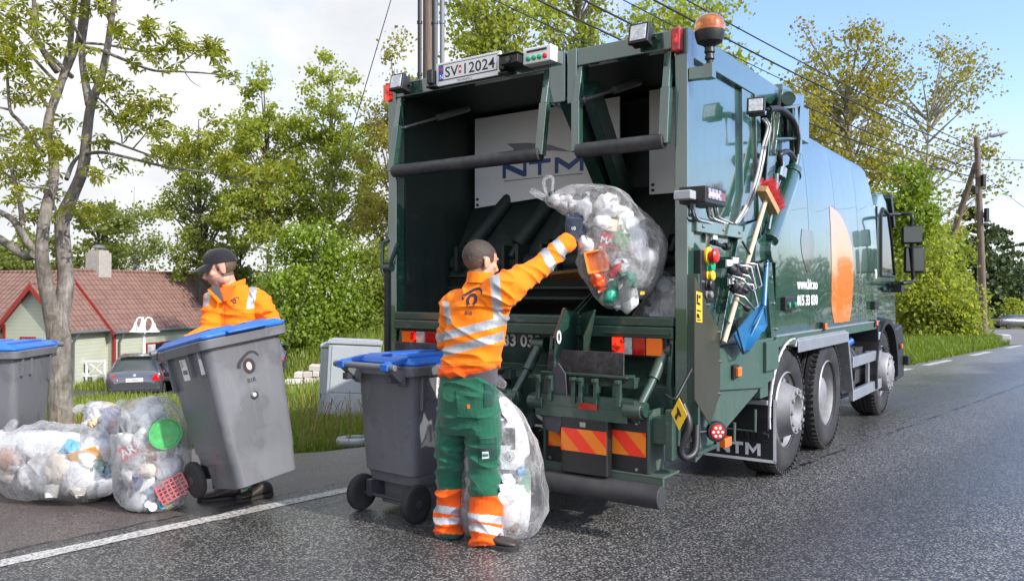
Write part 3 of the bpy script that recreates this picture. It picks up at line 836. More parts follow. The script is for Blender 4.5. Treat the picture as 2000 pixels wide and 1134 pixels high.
# --- right arm, hoses, pictogram plate
b = MB(); b.bb(-0.17, 0.06, -0.02, 0.19, 0.58, 0.74); b.bb(-0.22, -0.16, 0.0, 0.05, 0.50, 0.80); part(b, 'pivot_block', paintd, 0.008)
b = MB(); c = RR(1326, 808, -0.24); s_ = 0.062
b.prism([c + Vector((0, 0, s_ * 1.5)), c + Vector((0, -s_ * 0.8, 0)), c + Vector((0, 0, -s_ * 1.5)), c + Vector((0, s_ * 0.8, 0))], (0.006, 0, 0)); pl = part(b, 'pictogram_plate', yellow, 0)
b = MB(); b.poly([c + Vector((-0.003, y, z)) for y, z in ((0.012, 0.045), (0.0, 0.03), (-0.018, -0.01), (-0.006, -0.015), (0.0, 0.0), (0.016, -0.04), (0.026, -0.02), (0.01, 0.01))]); b.build('pictogram', black, pl, 0)
def hose(pts, r, m=black, name='hose', n=8):
    b = MB(); b.tube(spline(pts, 6), r, n); return part(b, name, m, 0, 60)
hose([RR(1333, 790, -0.1), RR(1345, 830, -0.12), RR(1330, 875, -0.14), RR(1338, 893, -0.12), RR(1357, 880, -0.05), RR(1360, 830, 0.0)], 0.024)
hose([RR(1300, 770, -0.2), RR(1318, 778, -0.2), RR(1335, 750, -0.12), RR(1352, 718, -0.05)], 0.008)
hose([RR(1076, 800, -0.1), RR(1085, 855, -0.15), RR(1110, 862, -0.15), RR(1122, 820, -0.1)], 0.02)
# ribs of the big corrugated hose
# --- guard plate on the right corner
gm = mat('guard_steel', (0.085, 0.085, 0.055), 0.30, 0.55, var=0.15, vscale=3, dirt=(0.05, 0.05, 0.04), damt=0.5)
gv = -0.07
b = MB(); b.prism([SD(px, py, gv) for px, py in [(1357, 540), (1360, 545), (1393, 622), (1407, 645), (1407, 770), (1402, 783), (1388, 832), (1357, 780)]], (0, 0.006, 0)); gd = part(b, 'guard_plate', gm, 0.002)
b = MB(); b.prism([SD(px, py, gv - 0.002) for px, py in [(1359, 568), (1371, 572), (1371, 630), (1359, 628)]], (0, -0.002, 0)); st = b.build('warning_sticker', yellow, gd, 0)
b = MB()
for pts in ([(1361, 574), (1364, 575), (1364, 590), (1368, 592), (1368, 596), (1361, 594)], [(1365, 576), (1369, 577), (1368, 583), (1365, 582)], [(1361, 604), (1369, 606), (1369, 609), (1361, 607)], [(1361, 612), (1366, 613), (1367, 622), (1361, 620)], [(1361, 623), (1369, 624), (1369, 626), (1361, 625)]):
    b.poly([SD(px, py, gv - 0.0055) for px, py in pts])
b.build('pictogram', black, st, 0)
b = MB()
for px, py in ((1404, 648), (1407, 705), (1405, 768), (1372, 550), (1383, 595)): b.lathe([(0.011, 0), (0.008, 0.012)], SD(px, py, gv), (0, -1, 0), 8)
b.build('bolt', steel, gd)
b = MB(); b.bb(0.02, 0.34, -0.06, 0.0, 0.50, 0.52); b.prism([(0.0, -0.068, 1.60), (0.0, -0.068, 0.62), (0.03, -0.068, 0.62), (0.03, -0.068, 1.60)], (0, 0.07, 0)); part(b, 'guard_bracket', paintd, 0.003)
# round lit side lamp on its stalk
lp = SD(1400, 842, -0.10)
b = MB(); b.lathe([(0.062, -0.03), (0.066, 0.0), (0.06, 0.012), (0.05, 0.014)], lp, (-0.75, -0.66, 0), 24); b.cyl(lp + Vector((0.02, 0.03, 0)), lp + Vector((-0.12, 0.09, -0.0)), 0.012, 8); la = part(b, 'side_lamp', black, 0)
b = MB(); b.lathe([(0.05, 0.010), (0.045, 0.020), (0.0, 0.024)], lp, (-0.75, -0.66, 0), 20); b.build('lamp_lens', reddark, la)
b = MB()
nx, nu, nw = Vector((-0.75, -0.66, 0)).normalized(), Vector((-0.66, 0.75, 0)).normalized(), Vector((0, 0, 1))
for k in range(7):
    a = 2 * math.pi * k / 6; rr_ = 0.028 if k < 6 else 0
    b.lathe([(0.008, 0), (0.006, 0.006)], lp + nx * 0.022 + nu * rr_ * math.cos(a) + nw * rr_ * math.sin(a), nx, 8)
b.build('diode', emis('lit_diode', (1.0, 0.25, 0.25), 2.5), la)
b = MB(); b.bb(0.50, 0.62, -0.05, -0.01, 0.47, 0.53); part(b, 'side_reflector', orangel, 0.004)
# marker lights along the side
def marker(p, d=0.035, w=0.045, h=0.04):
    b = MB(); b.bb(p.x - w, p.x + w, p.y - d * 0.5, p.y + 0.03, p.z - h, p.z + h); o = part(b, 'marker_light', black, 0.006)
    b = MB(); b.bb(p.x - w * 0.7, p.x + w * 0.7, p.y - d, p.y - d * 0.5, p.z - h * 0.7, p.z + h * 0.7); b.build('marker_lens', orangel, o, 35, 0.006)
marker(SD(1432, 725, -0.03), 0.05, 0.05, 0.045)
marker(SD(1607, 637, -0.02)); marker(SD(1708, 631, -0.02))
# top lights: work lamps, red markers, beacon
def worklamp(p, yaw=0.0, s=1.0):
    m_ = Matrix.Translation(p) @ Matrix.Rotation(yaw, 4, 'Z') @ Matrix.Rotation(R(12), 4, 'Y')
    b = MB(); b.box((0, 0, 0), (0.07 * s, 0.12 * s, 0.115 * s)); b.box((-0.04 * s, 0, 0), (0.03 * s, 0.135 * s, 0.13 * s)); b.box((0.05 * s, 0, 0), (0.04 * s, 0.08 * s, 0.08 * s)); b.cyl((0.02 * s, -0.09 * s, -0.01), (0.02 * s, 0.0, -0.01), 0.012 * s, 8); b.xform(m_)
    o = part(b, 'work_lamp', black, 0.008)
    b = MB(); b.box((-0.057 * s, 0, 0), (0.008, 0.105 * s, 0.10 * s)); b.xform(m_); b.build('lamp_glass', clearl, o, 35, 0.003)
worklamp(RR(783, 165, -0.06)); worklamp(RR(1254, 72, -0.06))
worklamp(SD(1478, 211, -0.12), R(10), 0.9)
b = MB(); b.lathe([(0.0, -0.075), (0.030, -0.068), (0.030, 0.068), (0.0, 0.075)], RR(760, 181, 0.0), (0, 0, 1), 16); ml = part(b, 'marker_light', redl, 0.0, 60, label='red and orange marker lamp')
b = MB(); b.lathe([(0.029, -0.06), (0.029, 0.06)], RR(754, 181, 0.0) + Vector((0.02, 0.01, 0)), (0, 0, 1), 16); b.build('orange_lens', orangel, ml)
b = MB(); q = RR(1321, 78, -0.02); b.bb(q.x - 0.02, q.x + 0.04, q.y - 0.032, q.y + 0.032, q.z - 0.075, q.z + 0.075); ml = part(b, 'marker_light', reddark, 0.014)
b = MB(); b.bb(q.x - 0.024, q.x - 0.018, q.y - 0.014, q.y + 0.014, q.z - 0.03, q.z + 0.03); b.build('lit_part', redl, ml, 35, 0.002)
bp = SD(1386, 135, -0.12)
b = MB(); b.bar((0.03, 0.0, bp.z - 0.02), (bp.x, bp.y, bp.z - 0.02), 0.05, 0.075, (0, 0, 1)); b.bb(bp.x - 0.03, bp.x + 0.03, bp.y - 0.03, bp.y + 0.03, bp.z - 0.06, bp.z + 0.03); part(b, 'beacon_bracket', paint, 0.004)
b = MB(); b.lathe([(0.02, 0), (0.02, 0.05), (0.03, 0.06), (0.024, 0.09), (0.032, 0.10), (0.028, 0.13), (0.045, 0.145), (0.075, 0.16), (0.088, 0.20), (0.09, 0.222)], bp, (0, 0, 1), 28); bc = part(b, 'beacon', black, 0)
def beaconmat():
    t = NT('beacon_orange'); p = t.bsdf(Base_Color=(1.0, 0.30, 0.02), Roughness=0.04, Transmission_Weight=0.75, IOR=1.3, Coat_Weight=1.0); return t.m
b = MB(); b.lathe([(0.09, 0.224), (0.09, 0.27), (0.078, 0.30), (0.05, 0.322), (0.0, 0.33)], bp, (0, 0, 1), 28); b.build('beacon_dome', beaconmat(), bc, 60)
b = MB(); b.lathe([(0.06, 0.225), (0.06, 0.24), (0.03, 0.26), (0.03, 0.29), (0.0, 0.295)], bp, (0, 0, 1), 20); b.build('reflector', mat('beacon_core', (0.62, 0.16, 0.02), 0.2, 0.4), bc)
# number plate, cameras, signal box on the header
uo = -0.035
p0, p1 = RR(862, 160, uo), RR(970, 134, uo)
z0 = p0.z + 0.005
b = MB(); b.bb(uo, uo + 0.02, p1.y - 0.03, p0.y + 0.05, z0 - 0.035, z0 + 0.135); pl = part(b, 'number_plate', white, 0.004)
b = MB(); b.bb(uo - 0.002, uo, p1.y - 0.005, p0.y + 0.025, z0, z0 + 0.118); b.build('plate_rim', black, pl, 0)
b = MB(); b.bb(uo - 0.004, uo - 0.002, p1.y - 0.001, p0.y - 0.024, z0 + 0.006, z0 + 0.112); b.build('plate_face', white, pl, 0)
b = MB(); b.bb(uo - 0.004, uo - 0.002, p0.y - 0.024, p0.y + 0.022, z0 + 0.006, z0 + 0.112); b.build('country_band', mat('plate_blue', (0.02, 0.09, 0.45), 0.4), pl, 0)
wdt = p0.y - p1.y
b = text_mb('N', 0.045, (uo - 0.004, p0.y + 0.012, z0 + 0.014), (0, -1, 0), (0, 0, 1), 0.001, ext=0.001); b.build('country_letter', whitel, pl, 0)
b = MB(); b.bb(uo - 0.0055, uo - 0.004, p0.y - 0.015, p0.y + 0.014, z0 + 0.07, z0 + 0.098); b.build('flag_patch', mat('flag_red', (0.5, 0.05, 0.05), 0.5), pl, 0)
b = text_mb('SV 12024', 0.108, (uo - 0.004, p0.y - 0.037, z0 + 0.020), (0, -1, 0), (0, 0, 1), 0.001, ext=0.0012, squeeze=(wdt - 0.05) / 0.52, space=1.02)
wx = max(abs(q[1] - (p0.y - 0.037)) for q in b.v); k_ = (wdt - 0.05) / wx
b.v = [(q[0], p0.y - 0.037 + (q[1] - p0.y + 0.037) * k_, q[2]) for q in b.v]
b.build('plate_number', mat('plate_black', (0.01, 0.01, 0.01), 0.5), pl, 0)
fx = p0.y - 0.037 - (wdt - 0.05) * 0.315
b = MB(); b.bb(uo - 0.0055, uo - 0.004, fx - 0.012, fx + 0.012, z0 + 0.032, z0 + 0.088); b.build('registration_mark', MATS['flag_red'], pl, 0)
b = MB(); b.bb(uo - 0.007, uo - 0.0055, fx - 0.008, fx + 0.008, z0 + 0.05, z0 + 0.07); b.build('registration_mark', white, pl, 0)
b = text_mb('TRUCKNOR 2', 0.022, (uo, p0.y - 0.15, z0 - 0.026), (0, -1, 0), (0, 0, 1), 0.0, ext=0.001); b.build('dealer_name', MATS['plate_black'], pl, 0)
for px in (843, 984):
    b = MB()
    q = RR(px, 150 if px < 900 else 122, -0.05); b.bb(q.x - 0.03, q.x + 0.03, q.y - 0.028, q.y + 0.028, q.z - 0.06, q.z + 0.05); b.bb(q.x - 0.02, q.x + 0.05, q.y - 0.045, q.y + 0.045, q.z - 0.085, q.z - 0.062); part(b, 'plate_lamp', black, 0.012)
q = RR(1003, 120, -0.09)
b = MB(); b.bb(q.x - 0.06, q.x + 0.09, q.y - 0.075, q.y + 0.075, q.z - 0.028, q.z + 0.032); b.bb(q.x - 0.075, q.x + 0.08, q.y - 0.085, q.y + 0.085, q.z + 0.032, q.z + 0.042); cm = part(b, 'reversing_camera', black, 0.01)
b = MB(); b.lathe([(0.022, 0), (0.02, 0.01), (0.0, 0.012)], (q.x - 0.06, q.y, q.z), (-1, 0, 0), 16); b.build('lens', glass, cm)
q = RR(1053, 110, -0.06)
b = MB(); b.bb(q.x - 0.03, q.x + 0.06, q.y - 0.115, q.y + 0.115, q.z - 0.05, q.z + 0.06); sb = part(b, 'signal_box', white, 0.008)
b = MB(); b.bb(q.x - 0.034, q.x - 0.030, q.y - 0.08, q.y + 0.08, q.z + 0.026, q.z + 0.04); b.build('caption_strip', black, sb, 0)
for k in range(4):
    b = MB(); b.lathe([(0.017, 0), (0.017, 0.008), (0.01, 0.013), (0, 0.014)], (q.x - 0.03, q.y + 0.066 - k * 0.044, q.z - 0.015), (-1, 0, 0), 14); b.build('signal_lens', red if k == 3 else greenb, sb)
# --- controls on the right side
dispm = emis('lit_display', (0.5, 0.05, 0.04), 0.25, (0.03, 0.01, 0.01))
p, q = SD(1372, 362, -0.13), SD(1412, 405, -0.13)
b = MB(); b.bb(p.x, q.x, -0.15, 0.02, q.z, p.z); cb = part(b, 'weighing_display', black, 0.008)
a, c = p.x + 0.03, q.x - 0.02
b = MB(); b.bb(a, c, -0.154, -0.150, p.z - 0.07, p.z - 0.02); b.build('display_window', dispm, cb, 0)
b = MB()
for k in range(6): b.bb(a + 0.02 + k * 0.028, a + 0.036 + k * 0.028, -0.156, -0.154, p.z - 0.058, p.z - 0.034)
b.build('display_digits', emis('lit_digits', (1.0, 0.35, 0.3), 0.8), cb, 0)
b = MB()
for k in range(4): b.bb(a + 0.0 + k * 0.055, a + 0.042 + k * 0.055, -0.156, -0.150, q.z + 0.03, q.z + 0.055); b.bb(a + 0.0 + k * 0.055, a + 0.042 + k * 0.055, -0.156, -0.150, q.z + 0.065, q.z + 0.09)
b.build('keypad', alu, cb, 0)
p, q = SD(1346, 370, -0.08), SD(1371, 394, -0.08)
b = MB(); b.bb(p.x, q.x, -0.09, 0.02, q.z, p.z); part(b, 'junction_box', greyp, 0.008)
for k, (x0, x1) in enumerate(((1350, 1362), (1356, 1366), (1380, 1388), (1388, 1396), (1394, 1402), (1400, 1406), (1384, 1392))):
    hose([SD(x0, 396 if x0 < 1375 else 404, -0.07), SD(x0 + 2, 416, -0.07), SD(x1, 430 - k, -0.03), SD(x1 + 25, 436, -0.02)], 0.006, (black, greyp, black, white, black, greyp, white)[k], 'cable', 6)
whitec = mat('cable_white', (0.6, 0.58, 0.52), 0.5)
for k in range(4):
    hose([SD(1436 + k * 2, 437 - k, -0.03), SD(1458 + k * 2, 400, -0.04), SD(1478 + k * 2, 345, -0.05), SD(1490 + k * 2, 285, -0.05), SD(1499 + k * 2, 250, -0.06), SD(1490 + k * 2, 232, -0.05)], 0.009, (whitec, black, whitec, galv)[k], 'cable', 6)
# push-button plate
p, q = SD(1365, 488, -0.03), SD(1391, 590, -0.03)
b = MB(); b.bb(p.x, q.x, -0.045, 0.03, q.z, p.z); pb = part(b, 'button_panel', black, 0.01)
for (px, py, m_, r_, nm) in ((1382, 500, red, 0.042, 'emergency_stop'), (1384, 520, greenb, 0.034, 'push_button'), (1384, 538, yellow, 0.034, 'push_button'), (1382, 556, black, 0.034, 'push_button'), (1381, 575, mat('grey_knob', (0.2, 0.2, 0.2), 0.4), 0.022, 'rotary_switch')):
    o_ = SD(px, py, -0.045)
    if nm == 'emergency_stop':
        b = MB(); b.lathe([(0.058, 0), (0.058, 0.012), (0.03, 0.014)], o_, (0, -1, 0), 24); b.build('stop_collar', yellow, pb)
        b = MB(); b.lathe([(0.028, 0), (0.028, 0.03), (0.044, 0.036), (0.046, 0.055), (0.036, 0.065), (0, 0.068)], o_, (0, -1, 0), 24)
    else:
        b = MB(); b.lathe([(r_ + 0.008, 0), (r_ + 0.008, 0.006), (r_, 0.01), (r_, 0.03), (r_ * 0.8, 0.036), (0, 0.038)], o_, (0, -1, 0), 20)
    b.build(nm, m_, pb)
# valve levers behind wire loops
for (px, py) in ((1412, 530), (1424, 525), (1416, 565)):
    o_ = SD(px, py, -0.04)
    b = MB(); b.bb(o_.x - 0.05, o_.x + 0.07, -0.08, 0.02, o_.z + 0.02, o_.z + 0.08); lv = part(b, 'valve_block', paint, 0.006)
    b = MB(); b.poly([(o_.x - 0.045, -0.083, o_.z + 0.035), (o_.x + 0.065, -0.083, o_.z + 0.035), (o_.x + 0.065, -0.083, o_.z + 0.075), (o_.x - 0.045, -0.083, o_.z + 0.075)]); b.build('caption_sticker', white, lv, 0)
    e = o_ + Vector((0.09, -0.11, -0.12))
    b = MB(); b.lathe([(0.035, 0), (0.03, 0.03), (0.036, 0.035), (0.026, 0.065), (0.03, 0.07), (0.016, 0.10)], o_ + Vector((0, -0.05, 0.02)), e - o_, 14); b.cyl(o_ + (e - o_) * 0.5, e, 0.008, 8); b.lathe([(0.012, -0.02), (0.02, 0), (0.02, 0.02), (0.01, 0.03)], e, e - o_, 12); b.build('lever', black, lv)
    w_ = [o_ + Vector(x) for x in ((-0.02, -0.07, -0.03), (0.0, -0.13, -0.05), (0.10, -0.16, -0.13), (0.17, -0.16, -0.11), (0.10, -0.15, 0.03), (0.06, -0.09, 0.04))]
    b = MB(); b.tube(w_, 0.008, 8); b.build('wire_guard', steel, lv, 60)
b = MB(); o_ = SD(1395, 477, -0.04); b.cyl(o_ + Vector((-0.05, 0, 0.01)), o_ + Vector((0.10, -0.03, -0.01)), 0.014, 10); b.lathe([(0.025, 0), (0.025, 0.04)], o_ + Vector((0.10, -0.03, -0.01)), (1, -0.2, 0), 12); b.lathe([(0.02, 0), (0.02, 0.03)], o_ + Vector((-0.04, -0.01, 0.01)), (1, -0.2, 0), 12); part(b, 'tap_lever', black, 0)
b = MB(); o_ = SD(1394, 464, -0.0); b.bb(o_.x - 0.03, o_.x + 0.04, -0.010, 0.0, o_.z - 0.03, o_.z + 0.03); part(b, 'caption_sticker', white, 0)
# tailgate lifting ram with bracket and hoses
b = MB(); p, q = SD(1548, 338, -0.06), SD(1503, 470, -0.06); b.cyl(p, q, 0.064, 20); b.lathe([(0.075, -0.03), (0.075, 0.03)], p, p - q, 20); b.cyl(p, SD(1556, 296, -0.06), 0.045, 14); ram = part(b, 'tailgate_ram', paint, 0.006)
b = MB(); b.lathe([(0.09, -0.04), (0.09, 0.04)], SD(1503, 490, -0.05), (0, 1, 0), 18); b.prism([SD(px, py, -0.045) for px, py in [(1478, 470), (1505, 452), (1517, 480), (1512, 500), (1476, 512)]], (0, 0.05, 0)); part(b, 'ram_bracket', paint, 0.006)
b = MB(); b.bb(1.9, 2.3, -0.10, -0.03, 2.72, 3.0); part(b, 'ram_bracket', paint, 0.006)
b = MB()
b.prism([SD(px, py, -0.12) for px, py in [(1548, 182), (1571, 186), (1566, 300), (1552, 300)]], (0, 0.04, 0)); b.prism([SD(px, py, -0.02) for px, py in [(1530, 172), (1550, 180), (1530, 300), (1514, 300)]], (0, 0.04, 0))
b.cyl(SD(1540, 192, -0.13), SD(1540, 192, 0.03), 0.055, 18)
part(b, 'hinge_plate', paint, 0.005)
b = MB(); b.tube([SD(px, py, -0.14) for px, py in [(1510, 215), (1560, 206), (1562, 270), (1512, 272)]], 0.012, 8, closed=True); part(b, 'hose_guard', paint, 0)
hose([SD(1502, 214, -0.13), SD(1525, 214, -0.15), SD(1548, 235, -0.15), SD(1557, 265, -0.15), SD(1555, 300, -0.12)], 0.024)
hose([SD(1524, 322, -0.12), SD(1524, 302, -0.14), SD(1540, 297, -0.14), SD(1552, 312, -0.12)], 0.022)
for (x0, y0, x1, y1, r_) in ((1524, 318, 1520, 345, 0.035), (1516, 340, 1514, 372, 0.02), (1508, 400, 1500, 448, 0.016), (1530, 330, 1527, 348, 0.03)): b = MB(); b.cyl(SD(x0, y0, -0.10), SD(x1, y1, -0.10), r_, 10); part(b, 'hose_fitting', paint, 0)
b = MB(); b.bb(1.84, 2.14, -0.045, 0.0, 1.34, 1.45); lb = part(b, 'side_lamp_box', black, 0.01)
b = MB()
for u in (1.91, 2.07): b.lathe([(0.022, 0), (0.022, 0.012), (0.0, 0.016)], (u, -0.045, 1.385), (0, -1, 0), 12)
b.build('green_knob', greenb, lb)
# --- container body
ZB, ZT = 1.15, 2.96
def sec(z, u=3.0):
    """how far the flank leans in at height z"""
    k = max(0.0, (z - 1.75) / (ZT - 1.75))
    v = 0.10 * k ** 2.2
    fr = ((u - 1.72) / 0.96) % 1.0
    bulge = 0.0035 * math.sin(math.pi * fr) ** 0.7 * min(1, max(0, (z - ZB) * 4)) if u < 5.3 else 0
    wob = 0.0022 * math.sin(u * 5.1 + z * 2.3) * math.sin(z * 4.1 + u)
    return v - bulge + wob
def top_at(u): return ZT - (0 if u < 5.1 else 0.45 * ((u - 5.1) / 0.46) ** 3)
us = [1.72 + i * 0.08 for i in range(int((5.56 - 1.72) / 0.08) + 1)]
rings = []
for u in us:
    zt = top_at(u); n = 22; rg = []
    for i in range(n + 1):
        z = ZB + (zt - 0.12 - ZB) * i / n
        rg.append((u, sec(z, u), z))
    vq = sec(zt - 0.12, u)
    for i in range(1, 6):
        a = math.pi / 2 * i / 5; rg.append((u, vq + 0.16 * (1 - math.cos(a)), zt - 0.12 + 0.12 * math.sin(a)))
    rings.append(rg + [(q[0], WD - q[1], q[2]) for q in rg[::-1]])
b = MB(); b.loft([g[::-1] for g in rings]); body = part(b, 'container', paint, 0, 50)
for k in range(1, 4):
    b = MB()
    u = 1.72 + 0.96 * k
    for i in range(16):
        z, z2 = ZB + 0.02 + (2.8 - ZB) * i / 16, ZB + 0.02 + (2.8 - ZB) * (i + 1) / 16
        b.add([(u - 0.006, sec(z, u) - 0.002, z), (u + 0.006, sec(z, u) - 0.002, z), (u + 0.006, sec(z2, u) - 0.002, z2), (u - 0.006, sec(z2, u) - 0.002, z2)], [(0, 1, 2, 3)])
    b.build('seam', paint, body, 60)
def on_flank(rows, m, name, n=10, off=0.003):
    """rows: (z, u left, u right): a shape laid on the curved flank"""
    b = MB(); vs = []
    for z, a, c in rows:
        for j in range(n + 1):
            u = a + (c - a) * j / n; vs.append((u, sec(z, u) - off, z))
    fs = [(i * (n + 1) + j, i * (n + 1) + j + 1, (i + 1) * (n + 1) + j + 1, (i + 1) * (n + 1) + j) for i in range(len(rows) - 1) for j in range(n)]
    b.add(vs, fs); return b.build(name, m, body, 60)
orang = mat('orange_decal', (0.80, 0.20, 0.015), 0.22, coat=1.0)
rows = []
for i in range(41):
    z = 1.185 + (2.305 - 1.185) * i / 40
    k = (z - 1.70) / (0.605 if z > 1.70 else 0.90)
    r_ = 3.44 + 0.88 * math.sqrt(max(0, 1 - k * k)); l_ = 3.42 + (0.14 * max(0, (1.42 - z) / 0.24) ** 2)
    rows.append((z, l_, max(r_, l_ + 0.01)))
on_flank(rows, orang, 'orange_shape', 14)
dk = mat('brown_decal', (0.020, 0.022, 0.010), 0.2, coat=1.0)
rows = []
for i in range(25):
    f_ = i / 24; z = 1.66 + 0.37 * f_; w_ = 0.21 * math.sin(math.pi * min(1, f_ * 0.72 + 0.02)) ** 0.8
    rows.append((z, 2.62 - w_, 2.62 + w_))
on_flank(rows, dk, 'dark_shape', 8)
def flank_text(txt, a, c, zb, h):
    b = text_mb(txt, h / 0.73, (0, 0, 0), (1, 0, 0), (0, 0, 1), 0.004, ext=0.0)
    w_ = max(q[0] for q in b.v); k = (c - a) / w_
    b.v = [(a + q[0] * k, sec(zb + q[2], a + q[0] * k) - 0.0035, zb + q[2]) for q in b.v]
    b.build('lettering', whitel, body, 0)
flank_text('www.bir.no', 2.29, 2.92, 1.515, 0.088)
flank_text('815 33 030', 2.29, 2.92, 1.375, 0.088)
flank_text('70', 5.40, 5.53, 1.64, 0.11)
b = MB(); b.bb(1.66, 5.56, -0.02, 0.10, 1.055, 1.135); part(b, 'lower_rail', paintu, 0.006)
b = MB(); b.bb(1.66, 5.56, -0.028, 0.0, 1.137, 1.15); part(b, 'rail_trim', alu, 0.002)
b = MB(); q = SD(1705, 596, -0.01); b.bb(q.x - 0.08, q.x + 0.12, -0.05, 0.0, q.z - 0.05, q.z + 0.05); part(b, 'side_lamp_box', black, 0.008)
# --- chassis
chm = mat('chassis_black', (0.014, 0.014, 0.015), 0.6, var=0.3, dirt=(0.05, 0.045, 0.04), damt=0.5)
b = MB()
for v in (0.78, 1.62): b.bb(0.3, 7.0, v, v + 0.1, 0.78, 1.04)
for u in (0.35, 1.2, 2.6, 4.2, 5.2): b.bb(u, u + 0.1, 0.78, 1.7, 0.80, 1.0)
for u in (2.10, 3.40, 5.95): b.cyl((u, 0.2, 0.52), (u, 2.3, 0.52), 0.07, 12)
b.lathe([(0.0, -0.25), (0.16, -0.2), (0.2, 0), (0.16, 0.2), (0, 0.25)], (3.40, 1.25, 0.52), (0, 1, 0), 16)
b.bb(1.8, 5.5, 0.4, 2.1, 1.04, 1.13)
b.bb(0.35, 0.9, 0.3, 2.2, 0.62, 0.80)
part(b, 'chassis', chm, 0.004)
# wheels
tyrem = mat('tyre_rubber', (0.016, 0.016, 0.017), 0.78, var=0.25, vscale=6, dirt=(0.085, 0.078, 0.07), dscale=4, damt=0.45)
wheelg = mat('wheel_silver', (0.30, 0.30, 0.30), 0.5, 0.4, var=0.15, vscale=9, dirt=(0.12, 0.11, 0.10), damt=0.4)
RW = 0.52
def tyre_mb(v0, w):
    r = RW
    prof = [(0.30, 0.02), (0.34, 0.0), (0.42, -0.012), (0.47, 0.0), (0.50, 0.03), (r, 0.055)]
    for k in range(4):
        a = 0.055 + (w - 0.11) * k / 4; c = a + (w - 0.11) / 4
        prof += [(r, a + 0.004), (r, c - 0.016), (r - 0.014, c - 0.014), (r - 0.014, c - 0.002)]
    prof += [(r, w - 0.055), (0.50, w - 0.03), (0.47, w), (0.42, w + 0.012), (0.34, w), (0.30, w - 0.02)]
    b = MB(); b.lathe(prof, (0, v0, 0), (0, 1, 0), 56, False)
    for k in range(56):                                              # shoulder lugs
        a = 2 * math.pi * (k + 0.5) / 56
        m_ = Matrix.Rotation(a, 4, 'Y')
        c = MB(); c.box((0, v0 + 0.03, r - 0.012), (0.030, 0.06, 0.024)); c.xform(m_); b.add(c.v, c.f)
    return b
def wheel(u, kind):
    e = bpy.data.objects.new('wheel', None); COL.objects.link(e); e.parent = truck; e.location = (u, 0.0, RW)
    tyre_mb(0.02, 0.30).build('tyre', tyrem, e, 40)
    if kind == 'drive': tyre_mb(0.36, 0.30).build('tyre', tyrem, e, 40)
    if kind == 'drive': prof = [(0.305, 0.02), (0.315, 0.03), (0.30, 0.05), (0.285, 0.10), (0.27, 0.17), (0.22, 0.20), (0.17, 0.20), (0.15, 0.17), (0.15, 0.08), (0.11, 0.06), (0.0, 0.06)]
    elif kind == 'tag': prof = [(0.305, 0.02), (0.315, 0.03), (0.30, 0.05), (0.275, 0.08), (0.235, 0.07), (0.192, -0.03), (0.186, -0.055), (0.13, -0.06), (0.11, -0.02), (0.10, 0.0), (0.0, 0.0)]
    else: prof = [(0.305, 0.02), (0.315, 0.03), (0.30, 0.05), (0.275, 0.08), (0.24, 0.05), (0.225, -0.05), (0.21, -0.07), (0.14, -0.075), (0.12, -0.09), (0.10, -0.10), (0.0, -0.10)]
    b = MB(); b.lathe(prof, (0, 0, 0), (0, 1, 0), 40, False)
    rim = b.build('rim', wheelg, e, 40)
    b = MB(); rb, yb = (0.158, -0.058) if kind == 'tag' else ((0.195, 0.20) if kind == 'drive' else (0.178, -0.07))
    for k in range(10):
        a = 2 * math.pi * k / 10; b.lathe([(0.018, 0), (0.018, 0.014), (0.010, 0.018)], (rb * math.cos(a), yb, rb * math.sin(a)), (0, -1, 0), 6)
    b.build('wheel_nuts', wheelg, rim)
    if kind == 'tag':
        b = MB()
        for k in range(10):
            a = 2 * math.pi * (k + 0.5) / 10; b.lathe([(0.022, -0.002), (0.022, 0.002)], (0.255 * math.cos(a), 0.062, 0.255 * math.sin(a)), (0, -1, 0), 12)
        b.build('vent_hole', black, rim)
    return e
wheel(2.10, 'tag'); wheel(3.40, 'drive'); wheel(5.95, 'front')
for u in (2.10, 3.40, 5.95):                                           # the far side's wheels, one tyre each
    e = bpy.data.objects.new('wheel', None); COL.objects.link(e); e.parent = truck; e.location = (u, 0, RW)
    tyre_mb(WD - 0.34, 0.31).build('tyre', tyrem, e, 40)
# mudguards
b = MB()
pr = [(2.16, 1.04), (2.20, 1.09), (2.26, 1.105), (3.88, 1.105), (3.96, 1.08), (4.02, 1.02), (4.24, 0.46)]
inn = [(4.20, 0.46), (3.98, 1.0), (3.93, 1.05), (3.87, 1.07), (2.26, 1.07), (2.22, 1.055), (2.19, 1.03)]
b.prism([(u, -0.03, z) for u, z in pr + inn], (0, 0.36, 0))
part(b, 'mudguard', galv, 0.006, 40, label='silver mudguard over the two rear wheels')
b = MB(); b.bb(2.2, 3.95, -0.045, -0.03, 0.985, 1.085); part(b, 'mudguard_lip', alu, 0.006)
b = MB(); out = []; inn = []
for i in range(13):
    a = R(88 + i * 8.2); out.append((2.12 + 0.66 * math.cos(a), 0.52 + 0.62 * math.sin(a))); inn.append((2.12 + 0.63 * math.cos(a), 0.52 + 0.59 * math.sin(a)))
for i in range(12):
    b.prism([(out[i][0], -0.02, out[i][1]), (out[i + 1][0], -0.02, out[i + 1][1]), (inn[i + 1][0], -0.02, inn[i + 1][1]), (inn[i][0], -0.02, inn[i][1])], (0, 0.36, 0))
part(b, 'mudguard', black, 0, 40, label='black quarter mudguard behind the rear wheel')
b = MB()
for i in range(12):
    b.prism([(inn[i][0], -0.03, inn[i][1]), (inn[i + 1][0], -0.03, inn[i + 1][1]), (inn[i + 1][0] + 0.016, -0.03, inn[i + 1][1] - 0.004), (inn[i][0] + 0.012, -0.03, inn[i][1] - 0.012)], (0, 0.012, 0))
part(b, 'mudguard_edge', white, 0, 0)
